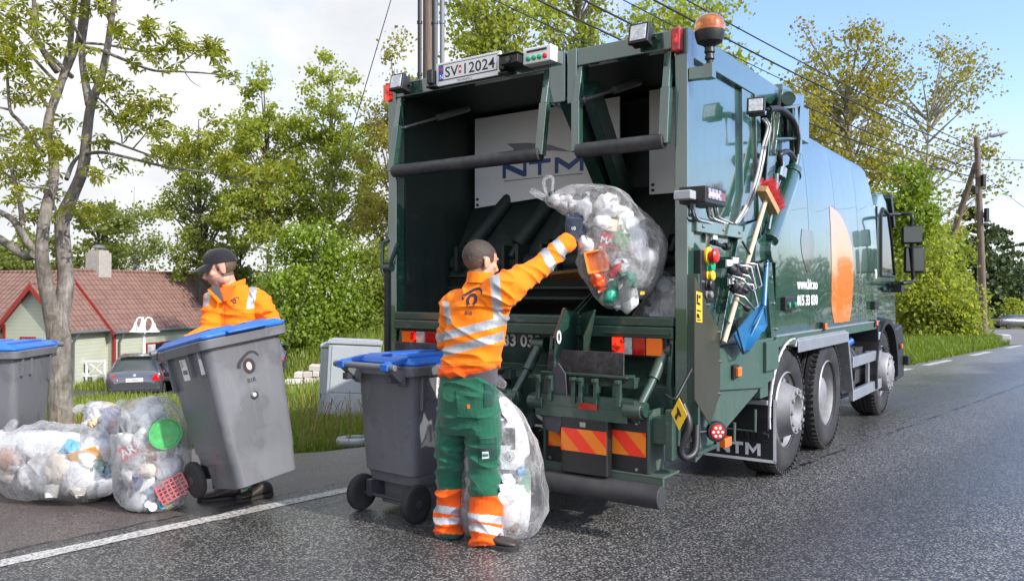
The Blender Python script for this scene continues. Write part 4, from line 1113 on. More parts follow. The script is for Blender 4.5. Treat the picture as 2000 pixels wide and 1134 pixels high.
# mud flaps with letters
def mudflap(v0, v1, z0, z1, u, lett):
    b = MB(); b.bb(u, u + 0.012, v0, v1, z0, z1); o = part(b, 'mud_flap', rubber, 0.003)
    b = MB()
    for (a, c, e, f_) in ((v0, v0 + 0.022, z0, z1), (v0, v1, z0, z0 + 0.022), (v1 - 0.018, v1, z0, z1)): b.bb(u - 0.003, u - 0.001, a, c, e, f_)
    b.build('white_border', white, o, 0)
    b = ntm((u - 0.003, v1 - 0.12, z0 + 0.045), (0, -1, 0), (0, 0, 1), (v1 - v0) - 0.24, 0.095, (0, 0, 0)); b.build('lettering', whitel, o, 0)
p, q = RR(1372, 890, 1.62), RR(1516, 902, 1.62)
mudflap(q.y, p.y, 0.17, 0.66, 1.62, True)
mudflap(1.55, 2.35, 0.24, 0.72, 1.62, True)
b = MB(); b.bb(1.45, 1.50, -0.02, 0.35, 0.635, 0.67); b.cyl((1.36, 0.2, 0.5), (1.36, 0.2, 0.44), 0.01, 8); part(b, 'flap_bar', alu, 0.004)
b = MB(); b.tube([(1.30, 0.02, 0.62), (1.30, 0.02, 0.46), (1.30, 0.34, 0.46), (1.30, 0.34, 0.58)], 0.012, 8); part(b, 'skirt_stay', paintu, 0)
b = MB(); b.tube([(0.75, -0.02, 0.60), (0.75, -0.02, 0.48), (0.75, 0.4, 0.48)], 0.012, 8); part(b, 'skirt_stay', paintu, 0)
# side guard rails, tanks
b = MB()
for (z0, z1) in ((0.70, 0.81), (0.355, 0.465)): b.bb(4.22, 5.66, -0.03, 0.02, z0, z1)
b.bb(5.2, 5.26, 0.02, 0.06, 0.36, 0.81)
part(b, 'side_guard', alu, 0.006)
b = MB()
b.cyl((4.30, 0.30, 0.72), (5.0, 0.30, 0.72), 0.20, 24); b.bb(5.0, 5.45, 0.12, 0.6, 0.45, 0.85); b.bb(4.3, 4.9, 0.10, 0.5, 0.36, 0.50)
for u in (4.45, 4.85): b.cyl((u, 0.30, 0.72), (u + 0.03, 0.30, 0.72), 0.212, 24)
part(b, 'air_tank', mat('tank_metal', (0.10, 0.10, 0.105), 0.4, 0.5, var=0.3), 0.006)
b = MB(); b.cyl((4.62, 0.16, 0.90), (4.70, 0.10, 0.96), 0.045, 14); part(b, 'filler_cap', blue, 0.004)
# --- cab
cabp = [(5.66, 0.78), (5.66, 2.50), (5.80, 2.66), (6.10, 2.70), (6.40, 2.62), (6.66, 2.20), (6.92, 1.66), (6.97, 1.2), (6.98, 0.62), (6.5, 0.62), (6.40, 1.0), (6.2, 1.15), (5.8, 1.15)]
b = MB(); b.prism([(u, 0.04, z) for u, z in cabp], (0, WD - 0.08, 0)); cab = part(b, 'cab', paint, 0.05, 35, seg=3)
b = MB(); b.prism([(u, 0.032, z) for u, z in [(5.98, 1.72), (5.98, 2.36), (6.10, 2.45), (6.36, 2.42), (6.55, 2.12), (6.74, 1.72)]], (0, 0.02, 0)); b.build('door_window', glass, cab, 0, 0.0)
b = MB()
fr = [(5.94, 1.68), (5.94, 2.40), (6.08, 2.50), (6.38, 2.46), (6.60, 2.14), (6.80, 1.68)]
b.tube([(u, 0.034, z) for u, z in fr], 0.02, 8, closed=True); b.build('window_frame', black, cab)
b = MB(); b.prism([(u, 0.03, z) for u, z in [(5.70, 1.2), (5.74, 1.2), (5.74, 2.5), (5.70, 2.5)]], (0, 0.02, 0)); b.build('door_gap', black, cab)
b = MB(); b.bb(5.95, 6.12, 0.0, 0.04, 1.50, 1.54); b.build('door_handle', black, cab, 35, 0.008)
b = MB(); b.bb(6.98, 7.02, 0.15, WD - 0.15, 1.66, 2.3); b.build('grille', black, cab, 35, 0.01)
b = MB(); b.prism([(6.42, 0.005, 2.66), (6.66, 0.005, 2.30), (6.74, 0.005, 2.32), (6.52, 0.005, 2.72)], (0, WD - 0.01, 0)); b.build('sun_visor', black, cab, 35, 0.01)
# front wheel arch and bumper
b = MB(); out = []; inn = []
for i in range(15):
    a = R(-8 + i * 14.2); out.append((5.95 + 0.68 * math.cos(a), 0.50 + 0.66 * math.sin(a))); inn.append((5.95 + 0.62 * math.cos(a), 0.50 + 0.60 * math.sin(a)))
for i in range(14): b.prism([(out[i][0], -0.05, out[i][1]), (out[i + 1][0], -0.05, out[i + 1][1]), (inn[i + 1][0], -0.05, inn[i + 1][1]), (inn[i][0], -0.05, inn[i][1])], (0, 0.5, 0))
b.bb(5.42, 5.62, -0.03, 0.5, 0.80, 1.10)
part(b, 'wheel_arch', black, 0, 40)
b = MB(); b.prism([(u, -0.03, z) for u, z in [(6.60, 0.34), (6.60, 1.02), (6.98, 1.06), (7.12, 0.9), (7.14, 0.36)]], (0, WD + 0.06, 0)); part(b, 'front_bumper', mat('bumper_black', (0.02, 0.02, 0.02), 0.5), 0.03, seg=3)
b = MB(); b.bb(7.02, 7.14, -0.10, 0.02, 0.52, 0.64); part(b, 'corner_lamp', black, 0.01)
b = MB(); q = SD(1722, 688, -0.04); b.bb(5.44, 5.56, -0.045, -0.028, 0.92, 1.02); part(b, 'side_lamp_box', clearl, 0.008)
marker(Vector((6.78, -0.02, 0.78)), 0.05)
# mirrors on their arms
mg = mat('mirror_glass', (0.10, 0.11, 0.11), 0.03, 1.0)
mv = -0.26
for (x0, y0, x1, y1) in ((1765, 441, 1796, 476), (1770, 481, 1800, 533)):
    a, c = SD((x0 + x1) / 2, y0, mv), SD((x0 + x1) / 2, y1, mv); m_ = (a + c) / 2; h_ = a.z - c.z; w_ = 0.23
    b = MB(); b.box((0, 0, 0), (0.11, w_, h_)); b.box((0.06, 0, 0), (0.06, w_ * 0.7, h_ * 0.8)); b.xform(Matrix.Translation(m_) @ Matrix.Rotation(R(18), 4, 'Z')); mo = part(b, 'mirror', black, 0.03, seg=3)
    b = MB(); b.box((-0.058, 0, 0), (0.008, w_ * 0.84, h_ * 0.86)); b.xform(Matrix.Translation(m_) @ Matrix.Rotation(R(18), 4, 'Z')); b.build('mirror_glass', mg, mo, 35, 0.002)
ma, mb_ = SD(1780, 441, mv), SD(1783, 533, mv)
b = MB(); b.tube(spline([(6.35, 0.06, ma.z + 0.16), (6.6, -0.1, ma.z + 0.18), ma + Vector((0, 0, 0.14)), ma], 5), 0.022, 8); b.tube(spline([(6.75, 0.05, mb_.z - 0.14), mb_ + Vector((-0.2, 0.1, -0.13)), mb_ + Vector((0, 0, -0.10)), mb_], 5), 0.022, 8); b.cyl(ma, mb_, 0.02, 8); b.bb(6.62, 6.82, -0.08, 0.05, mb_.z - 0.24, mb_.z - 0.10)
part(b, 'mirror_arm', black, 0.0, 60)
# grab handle at the far left rear, small step edge
b = MB(); b.tube(spline([RR(759, 470, 0), RR(748, 478, -0.02), RR(747, 530, -0.02), RR(758, 540, 0)], 5), 0.014, 8); b.tube([RR(777, 476, -0.04), RR(762, 515, -0.03)], 0.018, 8); b.lathe([(0.035, -0.03), (0.035, 0.04)], RR(760, 522, 0), (0, 1, 0), 12)
part(b, 'grab_handle', paintd, 0)
b = MB(); b.bb(-0.02, 0.10, WD - 0.02, WD + 0.03, 0.75, 1.72); part(b, 'side_buffer', rubber, 0.01)
b = MB(); q = RR(853, 815, -0.10); b.bb(-0.20, -0.17, 1.62, 2.33, 0.33, 0.77); bd = part(b, 'warning_board', black, 0.004)
hazard(1.66, 2.30, 0.50, 0.68, -0.202, bd)

# --- broom and shovel strapped to the side
def place(o, c):
    return o
bt, be = TM @ SD(1495, 392, -0.14), TM @ SD(1414, 668, -0.10)
d_ = (bt - be).normalized()
broom = empty('broom', be, 0, 'red bristled yard broom with pale wooden handle strapped to the green truck side', 'broom')
L_ = (bt - be).length
def child_of(b, name, m, par, org, bevel=0.0, smooth=40):
    b.v = [tuple(Vector(q) - Vector(org)) for q in b.v]
    return b.build(name, m, par, smooth, bevel)
b = MB(); b.tube([be, be.lerp(bt, 0.5), bt + d_ * 0.06], 0.0165, 12); child_of(b, 'handle', shaftm, broom, be)
hd = [SD(*q, -0.15) for q in ((1482, 362), (1513, 362))]
hn = TM.to_3x3() @ Vector((0.30, -0.92, 0.25)).normalized()          # bristles' direction turned a little forward
ha, hb = TM @ SD(1490, 366, -0.15), TM @ SD(1514, 412, -0.15)
bd_ = (TM.to_3x3() @ Vector((0.88, -0.10, 0.42))).normalized()
b = MB(); b.bar(ha + bd_ * -0.02, hb + bd_ * -0.02, 0.075, 0.045, bd_); child_of(b, 'broom_head', oak, broom, be, 0.004)
rng = random.Random(3); b = MB(); hx = (hb - ha); side_ = hx.normalized().cross(bd_)
for i in range(16):
    for j in range(6):
        p_ = ha + hx * ((i + 0.5) / 16) + side_ * (-0.03 + 0.012 * j)
        for k in range(4):
            t_ = bd_ + hx.normalized() * ((i - 7.5) * 0.035 + rng.uniform(-0.12, 0.12)) + side_ * ((j - 2.5) * 0.09 + rng.uniform(-0.12, 0.12)) + Vector((0, 0, rng.uniform(-.05, .08)))
            q_ = p_ + t_.normalized() * rng.uniform(0.10, 0.135); w_ = side_ * 0.0022 if k % 2 else hx.normalized() * 0.0022
            b.add([p_ - w_, p_ + w_, q_ + w_, q_ - w_], [(0, 1, 2, 3)])
child_of(b, 'bristles', mat('red_bristle', (0.45, 0.012, 0.012), 0.5, var=0.3), broom, be, 0, 0)
sp = TM @ SD(1450, 690, -0.07)
shovel = empty('shovel', sp, 0, 'blue plastic snow shovel hung blade down on the green truck side', 'shovel')
bluesh = mat('shovel_blue', (0.02, 0.14, 0.30), 0.3, var=0.12, dirt=(0.10, 0.16, 0.2), damt=0.3)
b = MB(); b.tube([TM @ SD(1497, 510, -0.09), TM @ SD(1492, 598, -0.12)], 0.019, 12); child_of(b, 'handle', bluesh, shovel, sp)
out = [(1490, 588), (1494, 592), (1498, 632), (1493, 642), (1462, 688), (1453, 692), (1437, 658), (1436, 652), (1478, 600)]
mid = Vector((0, 0, 0)); O = [SD(x, y, -0.10 - (0.03 if 590 < y < 690 else 0)) for x, y in out]
b = MB(); front = [TM @ q for q in O]; back = [TM @ (q + Vector((0.0, 0.012, 0))) for q in O]
c0 = TM @ SD(1466, 640, -0.055)
n = len(front); vs = front + [c0] + back + [c0 + (back[0] - front[0])]
fs = [(i, (i + 1) % n, n) for i in range(n)] + [((i + 1) % n + n + 1, i + n + 1, 2 * n + 1) for i in range(n)] + [((i + 1) % n, i, i + n + 1, (i + 1) % n + n + 1) for i in range(n)]
b.add(vs, fs); b.tube([TM @ SD(1493, 596, -0.12), TM @ SD(1478, 632, -0.085), TM @ SD(1462, 664, -0.08)], [0.016, 0.012, 0.006], 8)
b.tube([TM @ SD(1494, 600, -0.13), TM @ SD(1497, 634, -0.125), TM @ SD(1490, 648, -0.12)], 0.008, 6)
child_of(b, 'blade', bluesh, shovel, sp, 0, 50)
b = MB(); b.tube([TM @ SD(x, y, -0.13) for x, y in ((1436, 630), (1452, 688))], 0.006, 6); b.tube([TM @ SD(x, y, -0.13) for x, y in ((1452, 688), (1462, 684))], 0.006, 6); child_of(b, 'edge_strip', black, shovel, sp)
b = MB(); b.tube(spline([SD(x, y, -0.13) for x, y in ((1450, 472), (1462, 492), (1468, 505), (1466, 528), (1472, 534))], 4), 0.008, 6); b.tube([SD(1496, 508, -0.11), SD(1502, 516, -0.09), SD(1494, 520, -0.12)], 0.008, 6); b.tube([SD(1421, 628, -0.12), SD(1431, 634, -0.10), SD(1424, 642, -0.10)], 0.007, 6); part(b, 'tool_strap', black, 0)
# ---------------------------------------------------------------- wheelie bins
def binmat():
    t = NT('bin_grey'); o = t.obj()
    c = t.mix(t.noise(3, 5, o), (0.122, 0.125, 0.135), (0.148, 0.151, 0.160))
    scr = t.noise(60, 3, t.node('ShaderNodeMapping', {'Vector': o, 'Scale': (1, 1, 0.06), 'Rotation': (0.2, 0.3, 0)}).outputs[0])
    c = t.mix(t.math('MULTIPLY', t.ramp(scr, [(0.62, (0, 0, 0)), (0.72, (1, 1, 1))]), 0.16), c, (0.25, 0.25, 0.26))
    # rain-wet film with a ragged edge
    w = t.ramp(t.noise(2.4, 5, o), [(0.47, (0, 0, 0)), (0.52, (1, 1, 1))])
    r = t.math('SUBTRACT', 0.42, t.math('MULTIPLY', w, 0.16))
    c = t.mix(t.math('MULTIPLY', w, 0.22), c, (0.06, 0.06, 0.065))
    dr = t.noise(2.5, 6, t.node('ShaderNodeMapping', {'Vector': o, 'Scale': (11, 11, .9)}).outputs[0], .65)
    c = t.mix(t.math('MULTIPLY', t.ramp(dr, [(.52, (0, 0, 0)), (.70, (1, 1, 1))]), .30), c, (0.20, 0.195, 0.18))
    p = t.bsdf(Base_Color=c, Roughness=r)
    t.set(p, 'Normal', t.bump(t.noise(180, 2, o), 0.08, 0.002)); return t.m
bing = binmat()
bingd = mat('bin_grey_dark', (0.045, 0.045, 0.05), 0.4)
def rr_ring(x0, x1, y0, y1, r, z, n=5):
    out = []
    for cx, cy, a0 in ((x1 - r, y1 - r, 0), (x0 + r, y1 - r, 90), (x0 + r, y0 + r, 180), (x1 - r, y0 + r, 270)):
        for i in range(n + 1):
            a = R(a0 + 90 * i / n); out.append((cx + r * math.cos(a), cy + r * math.sin(a), z))
    return out
def logo_strokes(w):
    """eye-shaped emblem: slanted ring, a brow that sweeps over it, lettering below. list of (points, half widths)"""
    ring = []
    for i in range(29):
        a = 2 * math.pi * i / 28; x, y = 0.27 * math.cos(a), 0.34 * math.sin(a)
        ring.append((x * 0.95 + y * -0.12, y * 0.98 + x * 0.1 - 0.08))
    brow = [(-0.62, -0.10), (-0.55, 0.16), (-0.36, 0.34), (-0.16, 0.50), (0.10, 0.64), (0.34, 0.64), (0.54, 0.52), (0.64, 0.36)]
    sp = [(q.x, q.y) for q in spline([(x, y, 0) for x, y in brow], 5)]
    n = len(sp); hw = [0.085 - 0.05 * (i / n) for i in range(n)]
    return [([(x * w, y * w) for x, y in ring], [0.075 * w] * len(ring)), ([(x * w, y * w) for x, y in sp], [h * w for h in hw])]
def stroke_faces(pts, hw):
    vs = []; fs = []
    for i, (x, y) in enumerate(pts):
        a = pts[max(0, i - 1)]; c = pts[min(len(pts) - 1, i + 1)]
        dx, dy = c[0] - a[0], c[1] - a[1]; L = math.hypot(dx, dy) or 1; nx, ny = -dy / L, dx / L
        vs += [(x + nx * hw[i], y + ny * hw[i]), (x - nx * hw[i], y - ny * hw[i])]
    for i in range(len(pts) - 1): fs.append((2 * i, 2 * i + 1, 2 * i + 3, 2 * i + 2))
    return vs, fs
def flat_logo(w, o, ux, uy, word=True, fill=None):
    """returns MBs for the dark strokes (with the word) and the pale pupil"""
    o, ux, uy = Vector(o), Vector(ux), Vector(uy); b = MB()
    for pts, hw in logo_strokes(w):
        hw = [h * 1.35 for h in hw]
        vs, fs = stroke_faces(pts, hw); b.add([o + ux * x + uy * y for x, y in vs], fs)
    if word:
        t_ = text_mb('BIR', 0.34 * w, (0, 0, 0), (1, 0, 0), (0, 1, 0), 0.004 * w, 'CENTER', 0.0, 1.0, 1.15)
        b.add([o + ux * q[0] + uy * (q[1] - 0.98 * w) for q in t_.v], t_.f)
    p = MB(); n = 20
    p.poly([o + ux * (0.19 * w * math.cos(2 * math.pi * i / n)) + uy * (0.27 * w * math.sin(2 * math.pi * i / n) - 0.08 * w) for i in range(n)])
    return b, p
inkm = mat('logo_ink', (0.015, 0.014, 0.016), 0.5)
pinkm = mat('logo_pink', (0.72, 0.38, 0.32), 0.5)
paperm = mat('paper_label', (0.72, 0.72, 0.70), 0.6, var=0.05)
def make_bin(label):
    e = empty('wheelie_bin', (0, 0, 0), 0, label, 'wheelie bin')
    b = MB(); rings = []
    for z, fx, bx, hy, r in ((0.045, 0.25, -0.14, 0.215, 0.05), (0.20, 0.262, -0.15, 0.225, 0.05), (0.215, 0.263, -0.22, 0.232, 0.05), (0.285, 0.268, -0.235, 0.236, 0.05), (0.29, 0.27, -0.262, 0.238, 0.055), (0.60, 0.292, -0.285, 0.253, 0.06), (0.95, 0.322, -0.30, 0.272, 0.06), (0.965, 0.325, -0.302, 0.274, 0.06)):
        rings.append(rr_ring(bx, fx, -hy, hy, r, z))
    b.loft(rings); b.build('body', bing, e, 40, 0.006)
    b = MB()
    b.loft([rr_ring(-0.335, 0.355, -0.30, 0.30, 0.06, 0.945), rr_ring(-0.34, 0.365, -0.305, 0.305, 0.06, 0.95), rr_ring(-0.345, 0.372, -0.308, 0.308, 0.06, 1.005), rr_ring(-0.33, 0.355, -0.295, 0.295, 0.06, 1.015)])
    for sy in (-1, 1):
        for x in (-0.22, 0.10, 0.24): b.bb(x - 0.008, x + 0.008, sy * 0.262, sy * 0.292, 0.72 + 0.08 * (x > 0), 0.95)
    b.build('rim', bing, e, 35, 0.005)
    # handle at the back with its two brackets
    b = MB()
    for sy in (-0.21, 0.21):
        b.prism([(-0.33, sy - 0.03, 0.98), (-0.47, sy - 0.03, 1.03), (-0.47, sy - 0.03, 0.99), (-0.33, sy - 0.03, 0.88)], (0, 0.06, 0))
    b.cyl((-0.465, -0.29, 1.015), (-0.465, 0.29, 1.015), 0.021, 14)
    h_ = b.build('handle', bing, e, 40, 0.006)
    for sy in (-0.21, 0.21): b = MB(); b.bb(-0.495, -0.435, sy - 0.034, sy + 0.034, 0.992, 1.04); b.build('hinge_clip', blue, h_, 40, 0.008)
    for sy in (-0.21, 0.21): b = MB(); b.bb(-0.45, -0.35, sy - 0.020, sy + 0.020, 0.912, 0.955); b.build('handle_recess', bingd, h_, 35)
    # lid: low rim with two raised fields
    b = MB()
    b.loft([rr_ring(-0.325, 0.375, -0.298, 0.298, 0.05, 1.012), rr_ring(-0.33, 0.38, -0.302, 0.302, 0.05, 1.03), rr_ring(-0.30, 0.345, -0.265, 0.265, 0.05, 1.062), rr_ring(-0.285, 0.33, -0.25, 0.25, 0.04, 1.064), rr_ring(-0.275, 0.32, -0.24, 0.24, 0.04, 1.045)])
    for y in (-0.12, 0.12): b.prism([(-0.30, y - 0.075, 1.045), (-0.26, y - 0.075, 1.075), (0.29, y - 0.075, 1.075), (0.33, y - 0.075, 1.045)], (0, 0.15, 0))
    for sy in (-0.21, 0.21): b.prism([(-0.47, sy - 0.022, 1.02), (-0.47, sy - 0.022, 1.046), (-0.28, sy - 0.022, 1.066), (-0.28, sy - 0.022, 1.03)], (0, 0.044, 0))
    b.prism([(0.36, -0.14, 1.018), (0.415, -0.14, 1.02), (0.415, -0.14, 1.034), (0.36, -0.14, 1.046)], (0, 0.28, 0))
    b.build('lid', blue, e, 40, 0.006)
    # wheels and axle
    for sy in (-1, 1):
        b = MB(); b.lathe([(0.075, -0.026), (0.10, -0.03), (0.118, -0.022), (0.124, -0.008), (0.124, 0.008), (0.118, 0.022), (0.10, 0.03), (0.075, 0.026)], (-0.255, sy * 0.262, 0.124), (0, 1, 0), 32)
        w = b.build('wheel', rubber, e, 40)
        b = MB(); b.lathe([(0.078, 0.0), (0.074, 0.018), (0.06, 0.010), (0.03, 0.010), (0.028, 0.028), (0.0, 0.03)], (-0.255, sy * 0.264, 0.124), (0, sy, 0), 28)
        b.lathe([(0.078, 0.001), (0.0, 0.001)], (-0.255, sy * 0.262, 0.124), (0, -sy, 0), 28)
        for k in range(6):
            a = 2 * math.pi * k / 6; b.bar((-0.255 + 0.028 * math.cos(a), sy * 0.276, 0.124 + 0.028 * math.sin(a)), (-0.255 + 0.073 * math.cos(a), sy * 0.276, 0.124 + 0.073 * math.sin(a)), 0.012, 0.012, (0, 1, 0))
        b.build('wheel_disc', bingd, w, 40)
    b = MB(); b.cyl((-0.255, -0.25, 0.124), (-0.255, 0.25, 0.124), 0.012, 10); b.bb(-0.27, -0.15, -0.2, -0.15, 0.11, 0.22); b.bb(-0.27, -0.15, 0.15, 0.2, 0.11, 0.22); b.build('axle', bingd, e)
    # paper sticker with a bar code on the right flank
    s = MB(); x0, x1, z0, z1 = -0.075, 0.02, 0.785, 0.925
    fl_ = lambda z: -(0.253 + (z - 0.60) / 0.35 * 0.019) - 0.0015
    s.poly([(x0, fl_(z0), z0), (x1, fl_(z0), z0), (x1, fl_(z1), z1), (x0, fl_(z1), z1)]); st = s.build('sticker', paperm, e, 0)
    s = MB()
    for k in range(16):
        xx = x0 + 0.014 + k * 0.0044; s.poly([(xx, fl_(0.83) - .0008, 0.825), (xx + (0.0016 if k % 3 else 0.003), fl_(0.83) - .0008, 0.825), (xx + (0.0016 if k % 3 else 0.003), fl_(0.85) - .0008, 0.855), (xx, fl_(0.85) - .0008, 0.855)])
    for k in range(4):
        zz = 0.875 + k * 0.011; s.poly([(x0 + 0.01, fl_(zz) - .0008, zz), (x0 + 0.04 + 0.012 * (k % 2), fl_(zz) - .0008, zz), (x0 + 0.04 + 0.012 * (k % 2), fl_(zz + .004) - .0008, zz + 0.004), (x0 + 0.01, fl_(zz + .004) - .0008, zz + 0.004)])
    s.build('bar_code', inkm, st, 0)
    # emblem and lock on the front
    zc, fx = 0.80, lambda z: 0.292 + (z - 0.60) / 0.35 * 0.030 + 0.0015
    slope = Vector((0.030, 0, 0.35)).normalized()
    lg, pu = flat_logo(0.118, (fx(zc) + 0.0005, 0.0, zc), (0, 1, 0), slope)
    lo_ = lg.build('emblem', inkm, e, 0); pu.v = [(q[0] - 0.0004, q[1], q[2]) for q in pu.v]; pu.build('emblem_pupil', pinkm, lo_, 0)
    b = MB(); b.lathe([(0.026, 0), (0.026, 0.008), (0.018, 0.010), (0.0, 0.010)], (fx(0.60) - 0.002, 0.0, 0.60), (1, 0, 0.08), 20); lk = b.build('lock', black, e)
    b = MB(); b.lathe([(0.013, 0.0095), (0.013, 0.013), (0.0, 0.014)], (fx(0.60) - 0.002, 0.0, 0.60), (1, 0, 0.08), 16); b.build('lock_core', steel, lk)
    return e
bin1 = make_bin('upright grey bin with blue lid standing close beside the rear of the truck')
f_ = Vector((0.62, 0.785, 0)).normalized()
bin1.location = (-0.665, 5.55, 0.0); bin1.rotation_euler = (0, 0, math.atan2(f_.y, f_.x))
bin2 = copy_tree(bin1)
bin2['label'] = 'tilted grey bin with eye emblem lifted off the road by the worker in the cap'
def frame(f, l):
    f = Vector(f).normalized(); l = Vector(l); l = (l - f * l.dot(f)).normalized(); u = f.cross(l)
    return Matrix((f, l, u)).transposed()
m3 = frame((0.70, -0.69, 0.165), (0.68, 0.70, 0.15))
cor = P(468, 955, 5.08)
m4 = Matrix.Translation(cor - m3 @ Vector((0.25, -0.215, 0.045))) @ m3.to_4x4()
bin2.location = m4.to_translation(); bin2.rotation_euler = m3.to_euler()
bin3 = copy_tree(bin1)
bin3['label'] = 'grey bin with blue lid at the grass edge, cut off by the left side'
f_ = Vector((0.08, -0.997, 0)).normalized()
bin3.location = (-4.31, 6.80, 0.0); bin3.rotation_euler = (0, 0, math.atan2(f_.y, f_.x))
for q in (bin1, bin2, bin3): q['group'] = 'grey wheelie bins with blue lids'

# ---------------------------------------------------------------- clear refuse sacks
def filmmat():
    t = NT('clear_film'); o = t.obj()
    lw = t.node('ShaderNodeLayerWeight', {'Blend': 0.35}).outputs['Facing']
    n1 = t.noise(5, 8, o, 0.6, 0.6); n2 = t.noise(22, 6, o, 0.65, 1.0)
    h = t.math('ADD', n1, t.math('MULTIPLY', n2, 0.5))
    h = t.math('ADD', h, t.math('MULTIPLY', t.noise(60, 3, o, .6, 1.0), .18)); bm_ = t.bump(h, 1.0, 0.03)
    n3 = t.noise(3.2, 7, t.node('ShaderNodeMapping', {'Vector': o, 'Scale': (3.5, 3.5, .8), 'Rotation': (.15, .25, 0)}).outputs[0], .7, 1.2)
    st_ = t.math('MULTIPLY', t.ramp(n3, [(0.48, (0, 0, 0)), (0.72, (1, 1, 1))]), 0.60)
    milk = t.math('ADD', t.math('MULTIPLY', t.ramp(n1, [(0.42, (0, 0, 0)), (0.70, (1, 1, 1))]), 0.34), t.math('MULTIPLY', t.math('POWER', lw, 2.5), 0.42))
    milk = t.math('ADD', milk, t.math('MULTIPLY', st_, .62))
    milk = t.math('ADD', milk, t.math('MULTIPLY', t.ramp(n2, [(0.56, (0, 0, 0)), (0.64, (1, 1, 1))]), 0.16))
    milk = t.math('MINIMUM', t.math('ADD', milk, 0.05), 0.85)
    tr = t.node('ShaderNodeBsdfTransparent', {'Color': (1, 1, 1)})
    df = t.node('ShaderNodeBsdfDiffuse', {'Color': (0.93, 0.935, 0.94), 'Normal': bm_})
    tl = t.node('ShaderNodeBsdfTranslucent', {'Color': (0.95, 0.955, 0.96), 'Normal': bm_})
    d2 = t.node('ShaderNodeMixShader', {0: 0.55, 1: df.outputs[0], 2: tl.outputs[0]})
    body_ = t.node('ShaderNodeMixShader', {0: milk, 1: tr.outputs[0], 2: d2.outputs[0]})
    gl = t.node('ShaderNodeBsdfGlossy', {'Color': (1, 1, 1), 'Roughness': 0.16, 'Normal': bm_})
    fr = t.node('ShaderNodeFresnel', {'IOR': 1.5, 'Normal': bm_})
    mx = t.node('ShaderNodeMixShader', {0: t.math('MULTIPLY', fr.outputs[0], 0.55), 1: body_.outputs[0], 2: gl.outputs[0]})
    t.l.new(mx.outputs[0], t.out.inputs[0]); return t.m
film = filmmat()
def wastemat(name, stops, rough=0.4):
    t = NT(name)
    g = t.node('ShaderNodeNewGeometry').outputs['Random Per Island']
    o = t.obj()
    c = t.ramp(g, stops, 'CONSTANT')
    c = t.mix(t.math('MULTIPLY', t.noise(20, 4, o), 0.2), c, (0.6, 0.6, 0.6))
    p = t.bsdf(Base_Color=c, Roughness=0.6, Specular_IOR_Level=0.3)
    t.set(p, 'Normal', t.bump(t.noise(25, 4, o), 0.5, 0.02)); return t.m
pale_stops = [(0, (0.84, 0.84, 0.83)), (0.24, (0.66, 0.67, 0.68)), (0.38, (0.82, 0.81, 0.79)), (0.52, (0.56, 0.57, 0.59)), (0.62, (0.78, 0.79, 0.81)), (0.72, (0.72, 0.62, 0.52)), (0.79, (0.80, 0.80, 0.81)), (0.87, (0.34, 0.35, 0.37)), (0.90, (0.35, 0.55, 0.70)), (0.93, (0.55, 0.32, 0.24)), (0.955, (0.70, 0.55, 0.20)), (0.975, (0.16, 0.30, 0.20))]
mixed_stops = [(0, (0.85, 0.85, 0.86)), (0.26, (0.70, 0.71, 0.73)), (0.40, (0.86, 0.86, 0.84)), (0.56, (0.60, 0.61, 0.62)), (0.66, (0.78, 0.74, 0.68)), (0.74, (0.05, 0.26, 0.17)), (0.78, (0.84, 0.85, 0.87)), (0.86, (0.60, 0.14, 0.08)), (0.89, (0.66, 0.55, 0.20)), (0.92, (0.25, 0.27, 0.30)), (0.95, (0.82, 0.80, 0.76))]
palew = wastemat('pale_waste', pale_stops); mixw = wastemat('mixed_waste', mixed_stops)
def crumple(b, c, size, rng, n=6):
    """a crumpled sheet of packaging"""
    m_ = Euler((rng.uniform(0, 6.3), rng.uniform(0, 6.3), rng.uniform(0, 6.3))).to_matrix()
    sd_ = rng.uniform(0, 99); vs = []
    for i in range(n):
        for j in range(n):
            x, y = (i / (n - 1) - 0.5) * size * 1.3, (j / (n - 1) - 0.5) * size
            z = (mnoise.noise(Vector((x * 9 / size * 0.3, y * 9 / size * 0.3, sd_))) * 0.8 + rng.uniform(-0.10, 0.10)) * size
            vs.append(Vector(c) + m_ @ Vector((x + rng.uniform(-.06, .06) * size, y + rng.uniform(-.06, .06) * size, z)))
    b.add(vs, [(i * n + j, (i + 1) * n + j, (i + 1) * n + j + 1, i * n + j + 1) for i in range(n - 1) for j in range(n - 1)])
def lump(b, c, size, rng):
    """a soft knotted wad of thin packaging"""
    sd_ = rng.uniform(0, 99); m_ = Euler((rng.uniform(0, 6.3), rng.uniform(0, 6.3), rng.uniform(0, 6.3))).to_matrix(); sc = (rng.uniform(.75, 1.2), rng.uniform(.6, 1.0), rng.uniform(.4, .8))
    q = MB(); n = 12; q.lathe([(max(0.0, math.sin(math.pi * i / n)), -math.cos(math.pi * i / n)) for i in range(n + 1)], (0, 0, 0), (0, 0, 1), 18); vs = []
    for v in q.v:
        v = Vector(v); r_ = 1 + .30 * mnoise.noise(v * 1.6 + Vector((sd_, 0, 0))) + .09 * (1 - 2 * abs(mnoise.noise(v * 3.2 + Vector((0, sd_, 0))))) 
        vs.append(Vector(c) + m_ @ Vector((v.x * sc[0], v.y * sc[1], v.z * sc[2])) * (r_ * size))
    b.add(vs, q.f)
